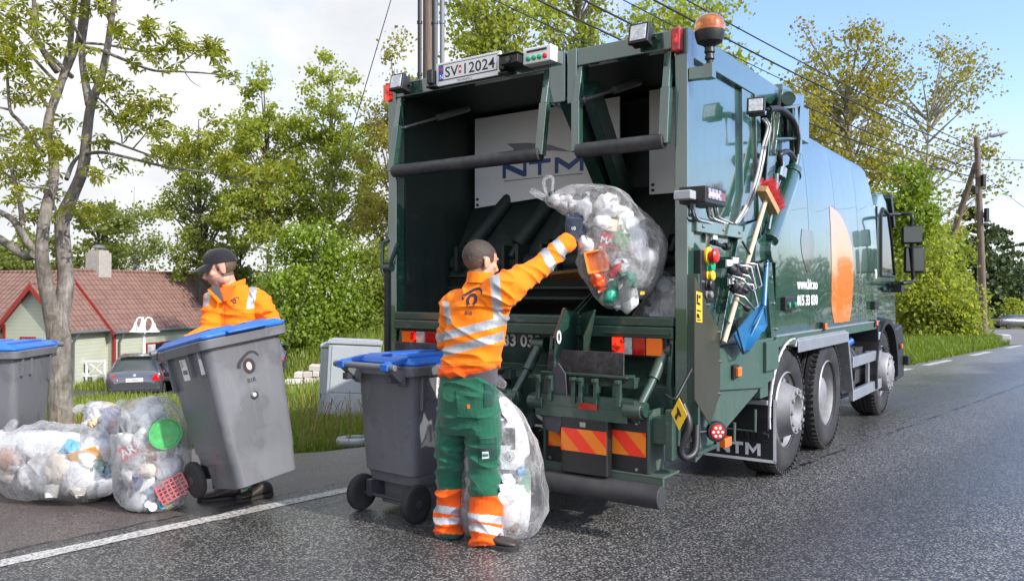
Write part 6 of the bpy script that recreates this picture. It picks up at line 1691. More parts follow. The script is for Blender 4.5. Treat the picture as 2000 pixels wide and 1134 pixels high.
def hand(b, wrist, palm_dir, back_dir, curl, thumb_side, s=1.0, spread=0.012, fl=(0.078, 0.088, 0.082, 0.064)):
    """palm with five separate fingers that curl away from the back of the hand by the given angles"""
    y = Vector(palm_dir).normalized(); z = Vector(back_dir); z = (z - y * z.dot(y)).normalized(); x = y.cross(z) * thumb_side
    w = Vector(wrist)
    L = lambda a, c, e: w + x * (a * s) + y * (c * s) + z * (e * s)
    rings = []
    for c, hw, hd in ((-0.02, .027, .021), (0.0, .029, .022), (0.03, .038, .020), (0.06, .043, .018), (0.088, .042, .015), (0.097, .036, .010)):
        rings.append([L(hw * math.cos(2 * math.pi * k / 16), c, hd * math.sin(2 * math.pi * k / 16)) for k in range(16)])
    b.loft(rings)
    for i, ln in enumerate(fl):
        xo = 0.031 - i * 0.0205; p = L(xo, 0.084 - 0.004 * abs(i - 1.2), 0.0); d = (y + x * ((1.4 - i) * 0.07)).normalized()
        pts = [p, ]; ang = 0
        for sgm, cu in zip((0.42, 0.33, 0.25), curl):
            ang += R(cu); dd = d * math.cos(ang) - z * math.sin(ang); p = p + dd * (ln * sgm * s); pts.append(p)
        b.tube(spline(pts, 3), [(0.0105 - 0.0022 * k / 9) * s * (0.9 if i == 3 else 1) for k in range(10)], 10)
    pts = [L(0.026, 0.012, -0.006), L(0.050, 0.034, -0.018), L(0.056, 0.060, -0.034), L(0.044, 0.080, -0.048)]
    b.tube(spline(pts, 3), [(0.0145 - 0.0035 * k / 9) * s for k in range(10)], 10)
def shoe(parent, org, heel, toe_dir, name='shoe'):
    d = Vector(toe_dir); d.z = 0; d.normalize(); sx = Vector((-d.y, d.x, 0)); h = Vector(heel)
    L = lambda a, c, e: h + d * a + sx * c + Vector((0, 0, e)) - Vector(org)
    b = MB(); rings = []
    for a, w, zt in ((-0.005, .026, .06), (0.01, .036, .095), (0.05, .042, .115), (0.09, .043, .11), (0.13, .045, .085), (0.18, .050, .066), (0.23, .048, .058), (0.265, .036, .048), (0.28, .018, .036)):
        zb = 0.018
        rings.append([L(a, w * math.copysign(abs(math.cos(t)) ** .8, math.cos(t)), zb + (zt - zb) * (0.5 + 0.5 * math.sin(t))) for t in [2 * math.pi * k / 18 for k in range(18)]])
    b.loft(rings); o = b.build(name, shoem, parent, 60)
    b = MB(); rg = [(-0.008, .030), (0.02, .042), (0.08, .042), (0.13, .043), (0.19, .053), (0.24, .049), (0.275, .034), (0.288, .014)]
    out = [L(a, w, 0) for a, w in rg] + [L(a, -w, 0) for a, w in rg[::-1]]
    b.prism(out, (0, 0, 0.024)); b.build('sole', solem, o, 35, 0.004)
    b = MB()
    for k in range(4): b.tube([L(0.115 + 0.018 * k, -0.026, 0.098 - 0.008 * k), L(0.118 + 0.018 * k, 0, 0.106 - 0.008 * k), L(0.115 + 0.018 * k, 0.026, 0.098 - 0.008 * k)], 0.003, 6)
    b.build('laces', black, o, 60)
    return o
def decal_on(ob, org, b, name, m, direction, off=0.003, parent=None):
    """lays a flat drawing onto a garment along a direction"""
    bv = BVHTree.FromPolygons([tuple(v.co) for v in ob.data.vertices], [tuple(p.vertices) for p in ob.data.polygons])
    d = Vector(direction).normalized(); vs = []
    for q in b.v:
        o = Vector(q) - Vector(org) - d * 0.4
        h = bv.ray_cast(o, d, 0.9)
        vs.append(tuple((h[0] if h[0] is not None else Vector(q) - Vector(org)) - d * off))
    b.v = vs; return b.build(name, m, parent or ob, 0)

# --- the thrower -------------------------------------------------
A0 = Vector((P(915, 1060, 4.78).x, 4.80, 0))
fw = Vector((0.42, 0.907, 0)).normalized(); rt = Vector((fw.y, -fw.x, 0))
sh_r, el_r, wr_r = P(983, 566, 4.72), P(1054, 521, 4.88), P(1112, 470, 5.0)
sh_l, el_l, wr_l = P(890, 598, 4.90), P(879, 668, 5.00), P(944, 734, 5.07)
hd_o = P(938, 512, 4.83); hm = basis((0.80, 0.60, -0.10))
hipL, knL, anL = P(889, 770, 4.86), P(880, 890, 4.90), P(877, 1030, 4.92)
hipR, knR, anR = P(939, 772, 4.77), P(945, 895, 4.78), P(951, 1048, 4.76)
b = MB(); Lh = head_shapes(b, hd_o, hm, 1.06)
tubes(b, [hd_o + hm @ Vector((0, -.012, -.05)), P(936, 548, 4.82), P(934, 575, 4.81)], [.060, .058, .07])
ringtube(b, [(P(934, 580, 4.82), .12, .08, rt, fw), (P(931, 620, 4.82), .15, .10, rt, fw), (P(922, 700, 4.81), .135, .09, rt, fw), (P(915, 745, 4.81), .145, .095, rt, fw), (P(914, 785, 4.81), .13, .08, rt, fw)])
tubes(b, [sh_r, el_r, wr_r, wr_r + (wr_r - el_r).normalized() * .06], [.055, .042, .03, .028]); tubes(b, [sh_l, el_l, wr_l, wr_l + (wr_l - el_l).normalized() * .05], [.055, .042, .03, .028])
tubes(b, [hipL, knL, anL], [.075, .052, .04]); tubes(b, [hipR, knR, anR], [.075, .052, .04])
me = fuse(b, 0.0052, 3)
man = wear(me, 'person', [skin, stub, lipm], None, A0)
man.location = A0
tag(man, 'worker seen from behind in orange hi-vis jacket and green trousers, throwing a clear sack', 'person')
V, N = arrays(me)
loc = np.array([(hm.transposed() @ (Vector(v) + A0 - hd_o)) / 1.06 for v in V])
keep = (loc[:, 2] > 0.052 + 0.0 * loc[:, 0]) & (loc[:, 2] < 0.2) | ((loc[:, 1] < -0.012) & (loc[:, 2] > -0.062 - 0.02 * (np.abs(loc[:, 0]) < .04)) & (np.abs(loc[:, 0]) < 0.088) & (loc[:, 2] < .2)) | ((loc[:, 1] < 0.045) & (loc[:, 2] > 0.004) & (loc[:, 2] < .2))
ear = (np.abs(loc[:, 0]) > 0.0745) & (np.abs(loc[:, 1] + .008) < .020) & (loc[:, 2] < .026) & (loc[:, 2] > -.05)
front = (loc[:, 1] > 0.062) & (loc[:, 2] < 0.085)
keep = keep & ~ear & ~front
def hair_from(me, keep, N, off, name, m, parent, sd=0):
    V, _ = arrays(me); fs = [tuple(p.vertices) for p in me.polygons if all(keep[i] for i in p.vertices)]
    used = sorted({i for f in fs for i in f}); ix = {i: k for k, i in enumerate(used)}
    b = MB(); b.add([V[i] + N[i] * (off + 0.002 * mnoise.noise(Vector(V[i]) * 90)) for i in used], [[ix[i] for i in f] for f in fs])
    return b.build(name, m, parent, 179)
hair_from(me, keep, N, 0.005, 'hair', hairb, man)
eyes(man, Lh, hm, 1.06, A0)
# jacket
b = MB()
rows = [(P(938, 548, 4.815), .066, .070), (P(937, 558, 4.815), .085, .082), (P(935, 574, 4.815), .145, .10), (P(934, 596, 4.815), .185, .125), (P(932, 630, 4.815), .195, .135), (P(928, 664, 4.81), .190, .135), (P(922, 696, 4.81), .186, .135), (P(918, 712, 4.81), .188, .138), (P(916, 724, 4.81), .186, .135), (P(915, 732, 4.81), .165, .12)]
ringtube(b, [(c, w, d, rt + Vector((0, 0, .30 * min(1, max(0, (1.5 - c.z) * 9)) if i > 2 else 0)) * 0.5, fw) for i, (c, w, d) in enumerate(rows)])
tubes(b, [P(955, 590, 4.80), sh_r, (sh_r + el_r) / 2, el_r, (el_r + wr_r) / 2, wr_r + (wr_r - el_r) * .02], [.115, .108, .080, .070, .062, .050], 20)
tubes(b, [P(915, 592, 4.86), sh_l, (sh_l + el_l) / 2, el_l, (el_l + wr_l) / 2, wr_l], [.10, .098, .082, .078, .066, .054], 20)
me = fuse(b, 0.0055, 5)
displace(me, folds(3.1, 0.0135, (0.35, 0.1, 0.93), 8.0))
def jcls(C, N):
    px, py = pix(C); m = np.zeros(len(C), int)
    tor = (px < 1003) & (py > 600)
    m[band(px, py, (868, 656), (996, 623), 17) & tor & ~((C[:, 0] > P(975, 600, 4.7).x + .01) & (py < 610))] = 1
    m[(band(px, py, (866, 688), (984, 656), 17) & (px < 984) & tor)] = 1
    m[band(px, py, (965, 532), (973, 618), 19) & (py < 622) & (py > 535)] = 1
    m[band(px, py, (870, 588), (878, 640), 12) & (py < 632) & (py > 588) & (px < 884)] = 1
    m[band(px, py, (1064, 492), (1086, 531), 17) & (px > 1040)] = 1
    m[band(px, py, (1086, 472), (1111, 508), 16) & (px > 1060)] = 1
    m[(band(px, py, (850, 712), (986, 706), 3)) & tor] = 2
    m[(py > 716 + (px - 915) * 0.02) & (px < 1000)] = 2
    return m
jk = wear(me, 'jacket', [hivis, reflm, hivisr], man, A0, jcls)
lg, pu = flat_logo(0.098, P(912, 584, 4.6), Vector((1, 0, -.10)).normalized(), Vector((.22, 0, 1)).normalized())
decal_on(jk, A0, lg, 'emblem', mat('jacket_ink', (0.03, 0.012, 0.035), 0.6), fw.lerp(Vector((0, 1, 0)), .5))
# cuffs, shirt, trousers
b = MB(); cc = P(938, 549, 4.815); rg = []
for z_, k_ in ((-.02, 1.12), (.02, 1.02), (.045, 1.0), (.045, .93), (-.02, 1.0)):
    rg.append([cc + rt * (.078 * k_ * math.cos(2 * math.pi * k / 28)) + fw * (.080 * k_ * math.sin(2 * math.pi * k / 28)) + Vector((0, 0, z_ - .012 * math.sin(2 * math.pi * k / 28))) - A0 for k in range(28)])
b.loft(rg, False); b.build('collar', hivis, man, 60)
b = MB(); c_ = (wr_r - el_r).normalized()
tubes(b, [wr_r - c_ * .03, wr_r + c_ * .015], [.05, .044], 18); b.v = [tuple(Vector(q) - A0) for q in b.v]; b.build('cuff', hivisr, man, 60)
b = MB(); ringtube(b, [(P(918, 712, 4.81), .168, .118, rt, fw), (P(918, 748, 4.81), .166, .116, rt, fw)]); b.v = [tuple(Vector(q) - A0) for q in b.v]; b.build('shirt', greyc, man, 60)
b = MB()
ringtube(b, [(P(913, 733, 4.81), .170, .118, rt, fw), (P(913, 745, 4.81), .176, .122, rt, fw), (P(914, 775, 4.81), .185, .135, rt, fw), (P(914, 815, 4.81), .180, .130, rt, fw), (P(913, 845, 4.82), .165, .105, rt, fw)])
tubes(b, [hipL + Vector((0.02, 0, .02)), P(884, 830, 4.88), knL, P(878, 960, 4.91), P(876, 1010, 4.92), P(876, 1043, 4.92)], [.118, .105, .090, .082, .086, .086], 22)
tubes(b, [hipR + Vector((-.02, 0, .02)), P(944, 835, 4.77), knR, P(949, 965, 4.77), P(950, 1020, 4.765), P(951, 1058, 4.76)], [.120, .112, .098, .094, .100, .102], 22)
me = fuse(b, 0.0056, 4)
def tf(v, n):
    w = folds(7.7, 0.0145, (0.15, 0.0, 0.99), 7.5)(v, n)
    return w * (1.3 if v.z < 0.62 else 0.7)
displace(me, tf)
def tcls(C, N):
    px, py = pix(C); m = np.zeros(len(C), int); left = px < 911
    hem = np.where(left, 957 + (px - 850) * -0.05, 969 + (px - 950) * -0.04)
    m[py > hem] = 1
    m[left & band(px, py, (848, 992), (905, 1000), 15) & (py > hem)] = 2
    m[left & band(px, py, (848, 1017), (905, 1016), 14) & (py > hem)] = 2
    m[~left & band(px, py, (915, 1008), (985, 1016), 15) & (py > hem)] = 2
    m[~left & band(px, py, (915, 1026), (985, 1040), 16) & (py > hem)] = 2
    m[left & (py > 1042)] = 0
    return m
tr = wear(me, 'trousers', [trousg, hivisr, reflw], man, A0, tcls)
b = MB()
def patch(pts):                                                       # a patch pocket sewn on the trousers
    b = MB(); a_, c_, d_, e_ = [Vector(q) for q in pts]; n = 7
    b.add([(a_.lerp(c_, i / n)).lerp(e_.lerp(d_, i / n), j / n) for i in range(n + 1) for j in range(n + 1)], [(i * (n + 1) + j, i * (n + 1) + j + 1, (i + 1) * (n + 1) + j + 1, (i + 1) * (n + 1) + j) for i in range(n) for j in range(n)])
    return b
def pocket(q, name='pocket', m=trousg, off=0.007):
    o = decal_on(tr, A0, patch([P(x, y, 4.55) for x, y in q]), name, m, (0.05, 1, 0), off)
    s = o.modifiers.new('thick', 'SOLIDIFY'); s.thickness = 0.006; s.offset = -1
    return o
pocket([(932, 862), (966, 860), (968, 908), (932, 911)], m=trousd)
pocket([(934, 862), (964, 861), (964, 872), (934, 874)], off=0.011)
pocket([(943, 752), (962, 760), (960, 798), (943, 800)], m=trousd)
pocket([(885, 768), (938, 772), (936, 822), (888, 820)])
lb = pocket([(938, 891), (951, 890), (952, 903), (938, 904)], 'pocket_label', paperm, 0.015)
lb2 = pocket([(939, 895), (950, 894), (951, 899), (939, 900)], 'pocket_label', mat('label_green', (0.05, 0.22, 0.16), 0.6), 0.02)
pocket([(908, 795), (913, 794), (914, 802), (909, 803)], 'orange_badge', hivisr, 0.012)
# gloves
b = MB(); hd = Vector((0.10, 0.10, 0.93)); hand(b, wr_r + c_ * .03, hd, (-0.12, -0.97, 0.05), (18, 62, 60), 1, 1.32)
tubes(b, [wr_r - c_ * .012, wr_r + c_ * .015, wr_r + c_ * .035 + hd * .02], [.042, .038, .034], 16)
me = fuse(b, 0.0032, 2); gl = wear(me, 'glove', [glovem], man, A0)
tb = text_mb('10', .030, P(1114, 446, 4.85), (1, 0, .08), (-.08, 0, 1), .001, ext=0.0)
decal_on(gl, A0, tb, 'glove_mark', mat('glove_print', (0.45, 0.47, 0.5), 0.6), (0.1, 1, 0), 0.002)
b = MB(); hd = Vector((0.85, -0.12, -0.25)); hand(b, wr_l + hd * .01, hd, (-.1, -.6, .8), (50, 60, 40), -1, 1.1)
tubes(b, [wr_l - hd * .03, wr_l + hd * .02], [.04, .035], 16)
me = fuse(b, 0.0034, 2); wear(me, 'glove', [glovem], man, A0)
shoe(man, A0, (P(868, 1050, 4.86).x, 4.84, 0.0), (0.25, 0.95, 0))
shoe(man, A0, (P(940, 1060, 4.70).x - .05, 4.755, 0.0), (0.93, -0.36, 0))

# the last digit of the phone number, on the fin
q_, r_ = _ray(1091, 657); d_ = r_.normalized()
tb = text_mb('0', .118, (0, 0, 0), (0, -1, 0), (0, 0, 1), .003, 'CENTER', 0.0, .62); c_ = RR(1092, 671, -.5); tb.v = [tuple(Vector(v) + c_) for v in tb.v]
decal_on(finl, Vector((0, 0, 0)), tb, 'digit', whitel, d_, .006)

# --- the man with the cap ------------------------------------------
Ym = 5.88
B0 = Vector((P(462, 970, Ym).x, Ym, 0))
fw2 = Vector((-0.30, -0.954, 0)).normalized(); rt2 = Vector((fw2.y, -fw2.x, 0))
hd2 = P(431, 525, Ym - .02); hm2 = basis((-0.90, -0.34, -0.26))
shL, elL, haL = P(503, 588, Ym + .02), P(533, 636, Ym - .08), P(508, 642, Ym - .26)
shR, elR, haR = P(421, 590, Ym - .04), P(408, 648, Ym - .12), P(356, 672, Ym - .30)
b = MB(); Lh2 = head_shapes(b, hd2, hm2, 1.08)
tubes(b, [hd2 + hm2 @ Vector((0, -.015, -.05)), P(446, 556, Ym), P(456, 582, Ym + .01)], [.062, .060, .075])
ringtube(b, [(P(461, 590, Ym), .14, .08, rt2, fw2), (P(463, 640, Ym), .15, .10, rt2, fw2), (P(463, 720, Ym), .14, .095, rt2, fw2), (P(463, 765, Ym), .14, .09, rt2, fw2)])
tubes(b, [shL, elL, haL], [.055, .042, .032]); tubes(b, [shR, elR, haR], [.055, .042, .032])
kn = [P(443, 860, Ym + .02), P(484, 858, Ym + .04)]; an = [P(438, 948, Ym + .02), P(486, 945, Ym + .04)]
tubes(b, [P(446, 755, Ym), kn[0], an[0]], [.075, .055, .042]); tubes(b, [P(480, 755, Ym), kn[1], an[1]], [.075, .055, .042])
hand(b, haL, (-0.75, -.55, -.1), (0.1, -0.2, 1), (15, 30, 20), 1, 1.0); hand(b, haR, (-0.5, -.7, -.1), (0.1, -0.2, 1), (30, 50, 30), -1, 1.0)
me = fuse(b, 0.0055, 3)
def pcls(C, N):
    m = np.zeros(len(C), int)
    l = np.array([(hm2.transposed() @ (Vector(c) - hd2)) / 1.08 for c in C])
    m[(l[:, 1] > 0.0) & (l[:, 2] < -0.05) & (l[:, 2] > -.13) & (l[:, 1] < .2) & (np.abs(l[:, 0]) < .07)] = 1
    m[(np.abs(l[:, 2] + .068) < .011) & (l[:, 1] > .085) & (np.abs(l[:, 0]) < .024)] = 2
    return m
man2 = wear(me, 'person', [skin, stub, lipm], None, B0, pcls); man2.location = B0
tag(man2, 'worker in black cap and orange jacket looking left while carrying a tilted grey bin', 'person')
V, N = arrays(me)
loc = np.array([(hm2.transposed() @ (Vector(v) + B0 - hd2)) / 1.08 for v in V])
ear = (np.abs(loc[:, 0]) > 0.0745) & (np.abs(loc[:, 1] + .012) < .026) & (loc[:, 2] < .034) & (loc[:, 2] > -.05)
keep = (loc[:, 1] < 0.005) & (loc[:, 2] > -0.06) & (loc[:, 2] < 0.05) & ~ear & (np.abs(loc[:, 0]) < .09)
keep |= (loc[:, 1] < 0.03) & (loc[:, 2] > -0.01) & (loc[:, 2] < 0.05) & ~ear & (np.abs(loc[:, 0]) < .09)
hair_from(me, keep, N, 0.003, 'hair', hairl, man2)
eyes(man2, Lh2, hm2, 1.08, B0)
b = MB()
for sx in (-1, 1): ell(b, Lh2(sx * .031, .092, .027), (.018, .006, .004), hm2)
b.v = [tuple(Vector(q) - B0) for q in b.v]; b.build('eyebrows', hairl, man2, 60)
# cap: crown fitted to the skull, with peak and button
b = MB(); rings = []
for i in range(9):
    a = math.pi / 2 * i / 8
    rings.append([Lh2(.088 * math.cos(a) ** .75 * math.cos(t) if i < 8 else 0.001 * math.cos(t), -.010 + (.110 * math.cos(a) ** .75 if i < 8 else .001) * math.sin(t) , .040 + .100 * math.sin(a) + .012 * math.sin(t) * math.cos(a)) - B0 for t in [2 * math.pi * k / 32 for k in range(32)]])
b.loft(rings); cp = b.build('cap', capm, man2, 60)
b = MB(); top = []; bot = []
nx_, ny_ = 12, 7
for lay, dz_ in ((0, .004), (1, -.002)):
    for i in range(nx_ + 1):
        for j in range(ny_ + 1):
            t = math.pi * (0.12 + 0.76 * i / nx_); f_ = j / ny_
            x = math.cos(t) * (.086 - .006 * f_); y = -.01 + math.sin(t) * .107 + f_ * .085 * math.sin(t) ** .7
            z = .050 - f_ * .030 - .030 * (x / .086) ** 2 * f_ + dz_
            (top if lay == 0 else bot).append(Lh2(x, y, z) - B0)
k = len(top); q = lambda i, j: i * (ny_ + 1) + j
fs = []
for i in range(nx_):
    for j in range(ny_): fs += [(q(i, j), q(i, j + 1), q(i + 1, j + 1), q(i + 1, j)), (k + q(i, j), k + q(i + 1, j), k + q(i + 1, j + 1), k + q(i, j + 1))]
    fs.append((q(i, ny_), k + q(i, ny_), k + q(i + 1, ny_), q(i + 1, ny_)))
b.add(top + bot, fs); b.build('peak', capm, cp, 60)
b = MB(); ell(b, Lh2(0, -.01, .142) - B0, (.010, .010, .005), hm2); b.build('button', capm, cp, 60)
# jacket with open collar
b = MB()
ringtube(b, [(P(455, 558, Ym + .01), .085, .085, rt2, fw2), (P(458, 570, Ym + .01), .130, .10, rt2, fw2), (P(461, 584, Ym), .168, .115, rt2, fw2), (P(463, 610, Ym), .182, .13, rt2, fw2), (P(464, 650, Ym), .185, .14, rt2, fw2), (P(464, 700, Ym), .20, .14, rt2, fw2), (P(464, 745, Ym), .20, .14, rt2, fw2)])
tubes(b, [P(490, 590, Ym), shL, (shL + elL) / 2, elL, (elL + haL) / 2, elL.lerp(haL, .9)], [.10, .095, .078, .072, .062, .054], 20)
tubes(b, [P(432, 592, Ym), shR, (shR + elR) / 2, elR, (elR + haR) / 2, elR.lerp(haR, .85)], [.095, .09, .074, .068, .06, .052], 20)
me = fuse(b, 0.006, 4); displace(me, folds(11.3, 0.013, (0.2, 0.1, 0.97), 8.0))
def j2(C, N):
    px, py = pix(C); m = np.zeros(len(C), int); fr = C[:, 1] < Ym + .02
    m[band(px, py, (497, 552), (488, 602), 14) & (py < 602) & (py > 545)] = 1
    m[band(px, py, (408, 566), (402, 596), 10) & (py < 598) & (px < 420)] = 1
    m[(band(px, py, (441, 560), (437, 660), 2.2)) & (py > 590) & fr] = 2
    m[(band(px, py, (446, 605), (500, 604), 2.0)) & (px > 446) & (px < 502) & fr] = 2
    m[band(px, py, (405, 604), (432, 606), 2.0) & (px < 432) & fr] = 2
    m[band(px, py, (536, 650), (545, 652), 10) & (py > 640)] = 1
    return m
jk2 = wear(me, 'jacket', [hivis, reflm, hivisr], man2, B0, j2)
# collar: two standing flaps with a grey lining, red-orange shirt in the opening
def flapc(name, pts, m, th=0.008):
    b = MB(); a = [P(*q) - B0 for q in pts]; n = len(a)
    no = Vector((0, -1, 0)) * th
    b.prism(a, no); return b.build(name, m, man2, 40, 0.003)
b = MB(); cr = []; cc = P(454, 562, Ym + .02)
for k in range(13):                                                    # collar standing round the nape, open at the throat
    t = R(-62 + 190 * k / 12); c = cc + rt2 * (-.088 * math.cos(t)) + fw2 * (-.082 * math.sin(t))
    cr.append((c, .055 * math.sin(math.pi * (.12 + .76 * k / 12)) + .012))
for k in range(12):
    (c, h1), (d, h2) = cr[k], cr[k + 1]; o_ = Vector((0, 0, .04)); g_ = lambda q: (q - cc) * .08
    b.add([c - o_ - B0, d - o_ - B0, d + g_(d) + Vector((0, 0, h2)) - B0, c + g_(c) + Vector((0, 0, h1)) - B0], [(0, 1, 2, 3)])
co = b.build('collar', hivis, man2, 179)
sd_ = co.modifiers.new('thick', 'SOLIDIFY'); sd_.thickness = .008
flapc('lapel', [(409, 562, Ym - .155), (428, 557, Ym - .115), (436, 585, Ym - .155), (433, 590, Ym - .16)], greyc)
flapc('lapel', [(405, 566, Ym - .150), (412, 562, Ym - .150), (434, 590, Ym - .162), (427, 592, Ym - .168)], hivis)
flapc('shirt_front', [(430, 562, Ym - .10), (462, 556, Ym - .08), (446, 588, Ym - .148), (438, 588, Ym - .150)], hivisr)
lg, pu = flat_logo(0.040, P(426, 588, Ym - .3), (1, 0, 0), (0, 0, 1)); decal_on(jk2, B0, lg, 'emblem', MATS['jacket_ink'], -fw2)
for q in ([(447, 604), (498, 604), (499, 613), (447, 614)], [(408, 604), (430, 606), (428, 616), (408, 615)]):
    b = patch([P(x, y, Ym - .3) for x, y in q]); o = decal_on(jk2, B0, b, 'pocket_flap', hivis, -fw2, 0.006); s_ = o.modifiers.new('thick', 'SOLIDIFY'); s_.thickness = .006; s_.offset = -1
b = MB()
ringtube(b, [(P(463, 735, Ym), .175, .125, rt2, fw2), (P(463, 770, Ym), .17, .12, rt2, fw2), (P(463, 800, Ym), .15, .10, rt2, fw2)])
for i, x in enumerate((444, 482)): tubes(b, [P(x, 770, Ym), kn[i], P(x - 4 + 5 * i, 905, Ym + .03), an[i] + Vector((0, 0, -.01))], [.11, .088, .082, .080], 20)
me = fuse(b, 0.007, 3); displace(me, folds(5.5, 0.009)); wear(me, 'trousers', [trousg], man2, B0)
shoe(man2, B0, (P(458, 965, Ym).x + .06, Ym - .06, 0.0), (-0.93, -0.36, 0)); shoe(man2, B0, (P(510, 965, Ym).x + .06, Ym + .03, 0.0), (-0.62, -0.78, 0))
# ---------------------------------------------------------------- houses
def tilemat():
    t = NT('roof_tiles'); o = t.obj(); s = t.node('ShaderNodeSeparateXYZ', {0: o}); X, Y, Z = s.outputs
    row = t.math('FRACT', t.math('MULTIPLY', Z, 4.6)); colw = t.math('SINE', t.math('MULTIPLY', Y, 24.0))
    idn = t.node('ShaderNodeTexWhiteNoise', {'Vector': t.node('ShaderNodeCombineXYZ', {0: t.math('FLOOR', t.math('MULTIPLY', Z, 4.6)), 1: t.math('FLOOR', t.math('MULTIPLY', Y, 3.82))}).outputs[0]}).outputs['Value']
    c = t.mix(idn, (0.150, 0.078, 0.058), (0.215, 0.115, 0.088))
    c = t.mix(t.math('MULTIPLY', t.noise(0.8, 6, o), 0.5), c, (0.20, 0.12, 0.09))
    c = t.mix(t.ramp(row, [(0.0, (1, 1, 1)), (0.16, (0, 0, 0))]), c, (0.06, 0.03, 0.025))
    p = t.bsdf(Base_Color=c, Roughness=0.8)
    t.set(p, 'Normal', t.bump(t.math('ADD', t.math('MULTIPLY', row, -0.6), t.math('MULTIPLY', colw, 0.5)), 0.8, 0.05)); return t.m
def sidingmat():
    t = NT('cream_siding'); o = t.obj(); s = t.node('ShaderNodeSeparateXYZ', {0: o})
    f = t.math('FRACT', t.math('MULTIPLY', s.outputs[2], 6.2))
    c = t.mix(t.noise(1.5, 5, o), (0.39, 0.41, 0.31), (0.47, 0.49, 0.38))
    c = t.mix(t.ramp(f, [(0.0, (1, 1, 1)), (0.10, (0, 0, 0))]), c, (0.22, 0.21, 0.15))
    p = t.bsdf(Base_Color=c, Roughness=0.7); t.set(p, 'Normal', t.bump(f, 0.5, 0.03)); return t.m
tiles, siding = tilemat(), sidingmat()
trim = mat('red_trim', (0.26, 0.022, 0.02), 0.5); gutm = mat('gutter_grey', (0.12, 0.125, 0.13), 0.4)
def house(name, label, apex, rdir, hw, ze, za, zb, length, wins=(), chim=None, ov=0.3, doors=()):
    """gable-fronted house: local x across the gable, y along the ridge, z = world height"""
    r_ = Vector((rdir[0], rdir[1], 0)).normalized(); ang = math.atan2(r_.y, r_.x) - math.pi / 2
    e = empty(name, (apex[0], apex[1], 0), ang, label, 'house')
    k = (za - ze) / hw
    b = MB(); b.prism([(-hw, 0, zb), (hw, 0, zb), (hw, 0, ze), (0, 0, za - .02), (-hw, 0, ze)], (0, length, 0)); w = b.build('wall', siding, e, 0)
    b = MB()
    for s in (-1, 1):
        x1, z1 = s * (hw + ov), ze - k * ov
        b.prism([(0, -ov, za), (x1, -ov, z1), (x1, -ov, z1 + .10), (0, -ov, za + .12)], (0, length + 2 * ov, 0))
    b.tube([(0, -ov, za + .10), (0, length + ov, za + .10)], .09, 10)
    ro = b.build('roof', tiles, e, 0)
    for s in (-1, 1):
        b = MB(); x1, z1 = s * (hw + ov), ze - k * ov
        b.prism([(0, -ov - .03, za + .06), (x1, -ov - .03, z1 + .06), (x1, -ov - .03, z1 - .16), (0, -ov - .03, za - .20)], (0, .04, 0)); b.build('barge_board', trim, ro, 0)
    b = MB()
    for s in (-1, 1):
        x1, z1 = s * (hw + ov + .04), ze - k * ov; b.cyl((x1, -ov, z1), (x1, length + ov, z1), .07, 10)
        b.tube([(x1, 0.25, z1 - .05), (s * (hw + .1), 0.25, z1 - .45), (s * (hw + .08), 0.25, zb)], .045, 8)
    b.build('gutter', gutm, e, 40)
    b = MB()
    for s in (-1, 1): b.bb(s * hw - .07, s * hw + .07, -.025, .08, zb, ze)
    b.build('corner_board', trim, w, 0)
    for (x, z, ww, hh, side) in wins:
        wo = None; b = MB(); g_ = MB(); t_ = .05
        def q(b, x0, x1, z0, z1, d0, d1):
            if side == 'front': b.bb(x0, x1, -d1, -d0, z0, z1)
            else: b.bb(hw + d0, hw + d1, x0, x1, z0, z1)
        for x0, x1, z0, z1 in ((x - ww / 2 - .07, x - ww / 2, z - .07, z + hh + .07), (x + ww / 2, x + ww / 2 + .07, z - .07, z + hh + .07), (x - ww / 2, x + ww / 2, z + hh, z + hh + .07), (x - ww / 2, x + ww / 2, z - .07, z), (x - .02, x + .02, z, z + hh)): q(b, x0, x1, z0, z1, .0, .04)
        wo = b.build('window', trim, w, 0)
        q(g_, x - ww / 2, x + ww / 2, z, z + hh, .0, .012); g_.build('pane', glass, w, 0)
        c_ = MB(); q(c_, x - ww / 2, x - ww / 2 + ww * .28, z, z + hh, .012, .016); q(c_, x + ww / 2 - ww * .28, x + ww / 2, z, z + hh, .012, .016); c_.build('curtain', mat('curtain', (0.5, 0.5, 0.48), 0.8), w, 0)
    if chim:
        x, y, z0, z1 = chim; b = MB(); b.bb(x - .38, x + .38, y - .38, y + .38, z0, z1); b.bb(x - .30, x + .30, y - .30, y + .30, z1, z1 + .12); c = b.build('chimney', mat('chimney_render', (0.33, 0.30, 0.27), 0.85, var=0.1), ro, 0)
        b = MB(); b.lathe([(.30, .22), (.22, .34), (0, .38)], (x, y, z1), (0, 0, 1), 14)
        for s in (-1, 1): b.bb(x + s * .2 - .02, x + s * .2 + .02, y - .02, y + .02, z1 + .1, z1 + .24)
        b.build('chimney_cowl', gutm, c, 40)
    return e
ap = P(145, 533, 36)
h1 = house('house', 'cream weatherboard house with brown tiled roof, red trim and a pale chimney', ap, (.287, .958), 2.15, -.02, 2.30, -2.7, 9.5,
    wins=((0.05, 1.35 - .35, .34, .55, 'front'), (-.1, -1.9, .9, 1.25, 'front'), (1.05, -1.9, 1.0, 1.3, 'front'), (3.0, -1.55, 1.9, .55, 'side')), chim=(-.1, 1.5, 2.0, 3.25))
b = MB(); b.prism([(-.6, -.9, -.25), (1.15, -.9, -.25), (1.15, 0, .55), (-.2, 0, .55)], (0, 0.02, .06)); b.prism([(-.6, -.9, -.22), (1.15, -.9, -.22), (1.15, -.0, .58), (-.2, -.0, .58)], (0, .0, .06)); b.build('porch_roof', tiles, h1, 0)
ap = P(69, 557, 33.5)
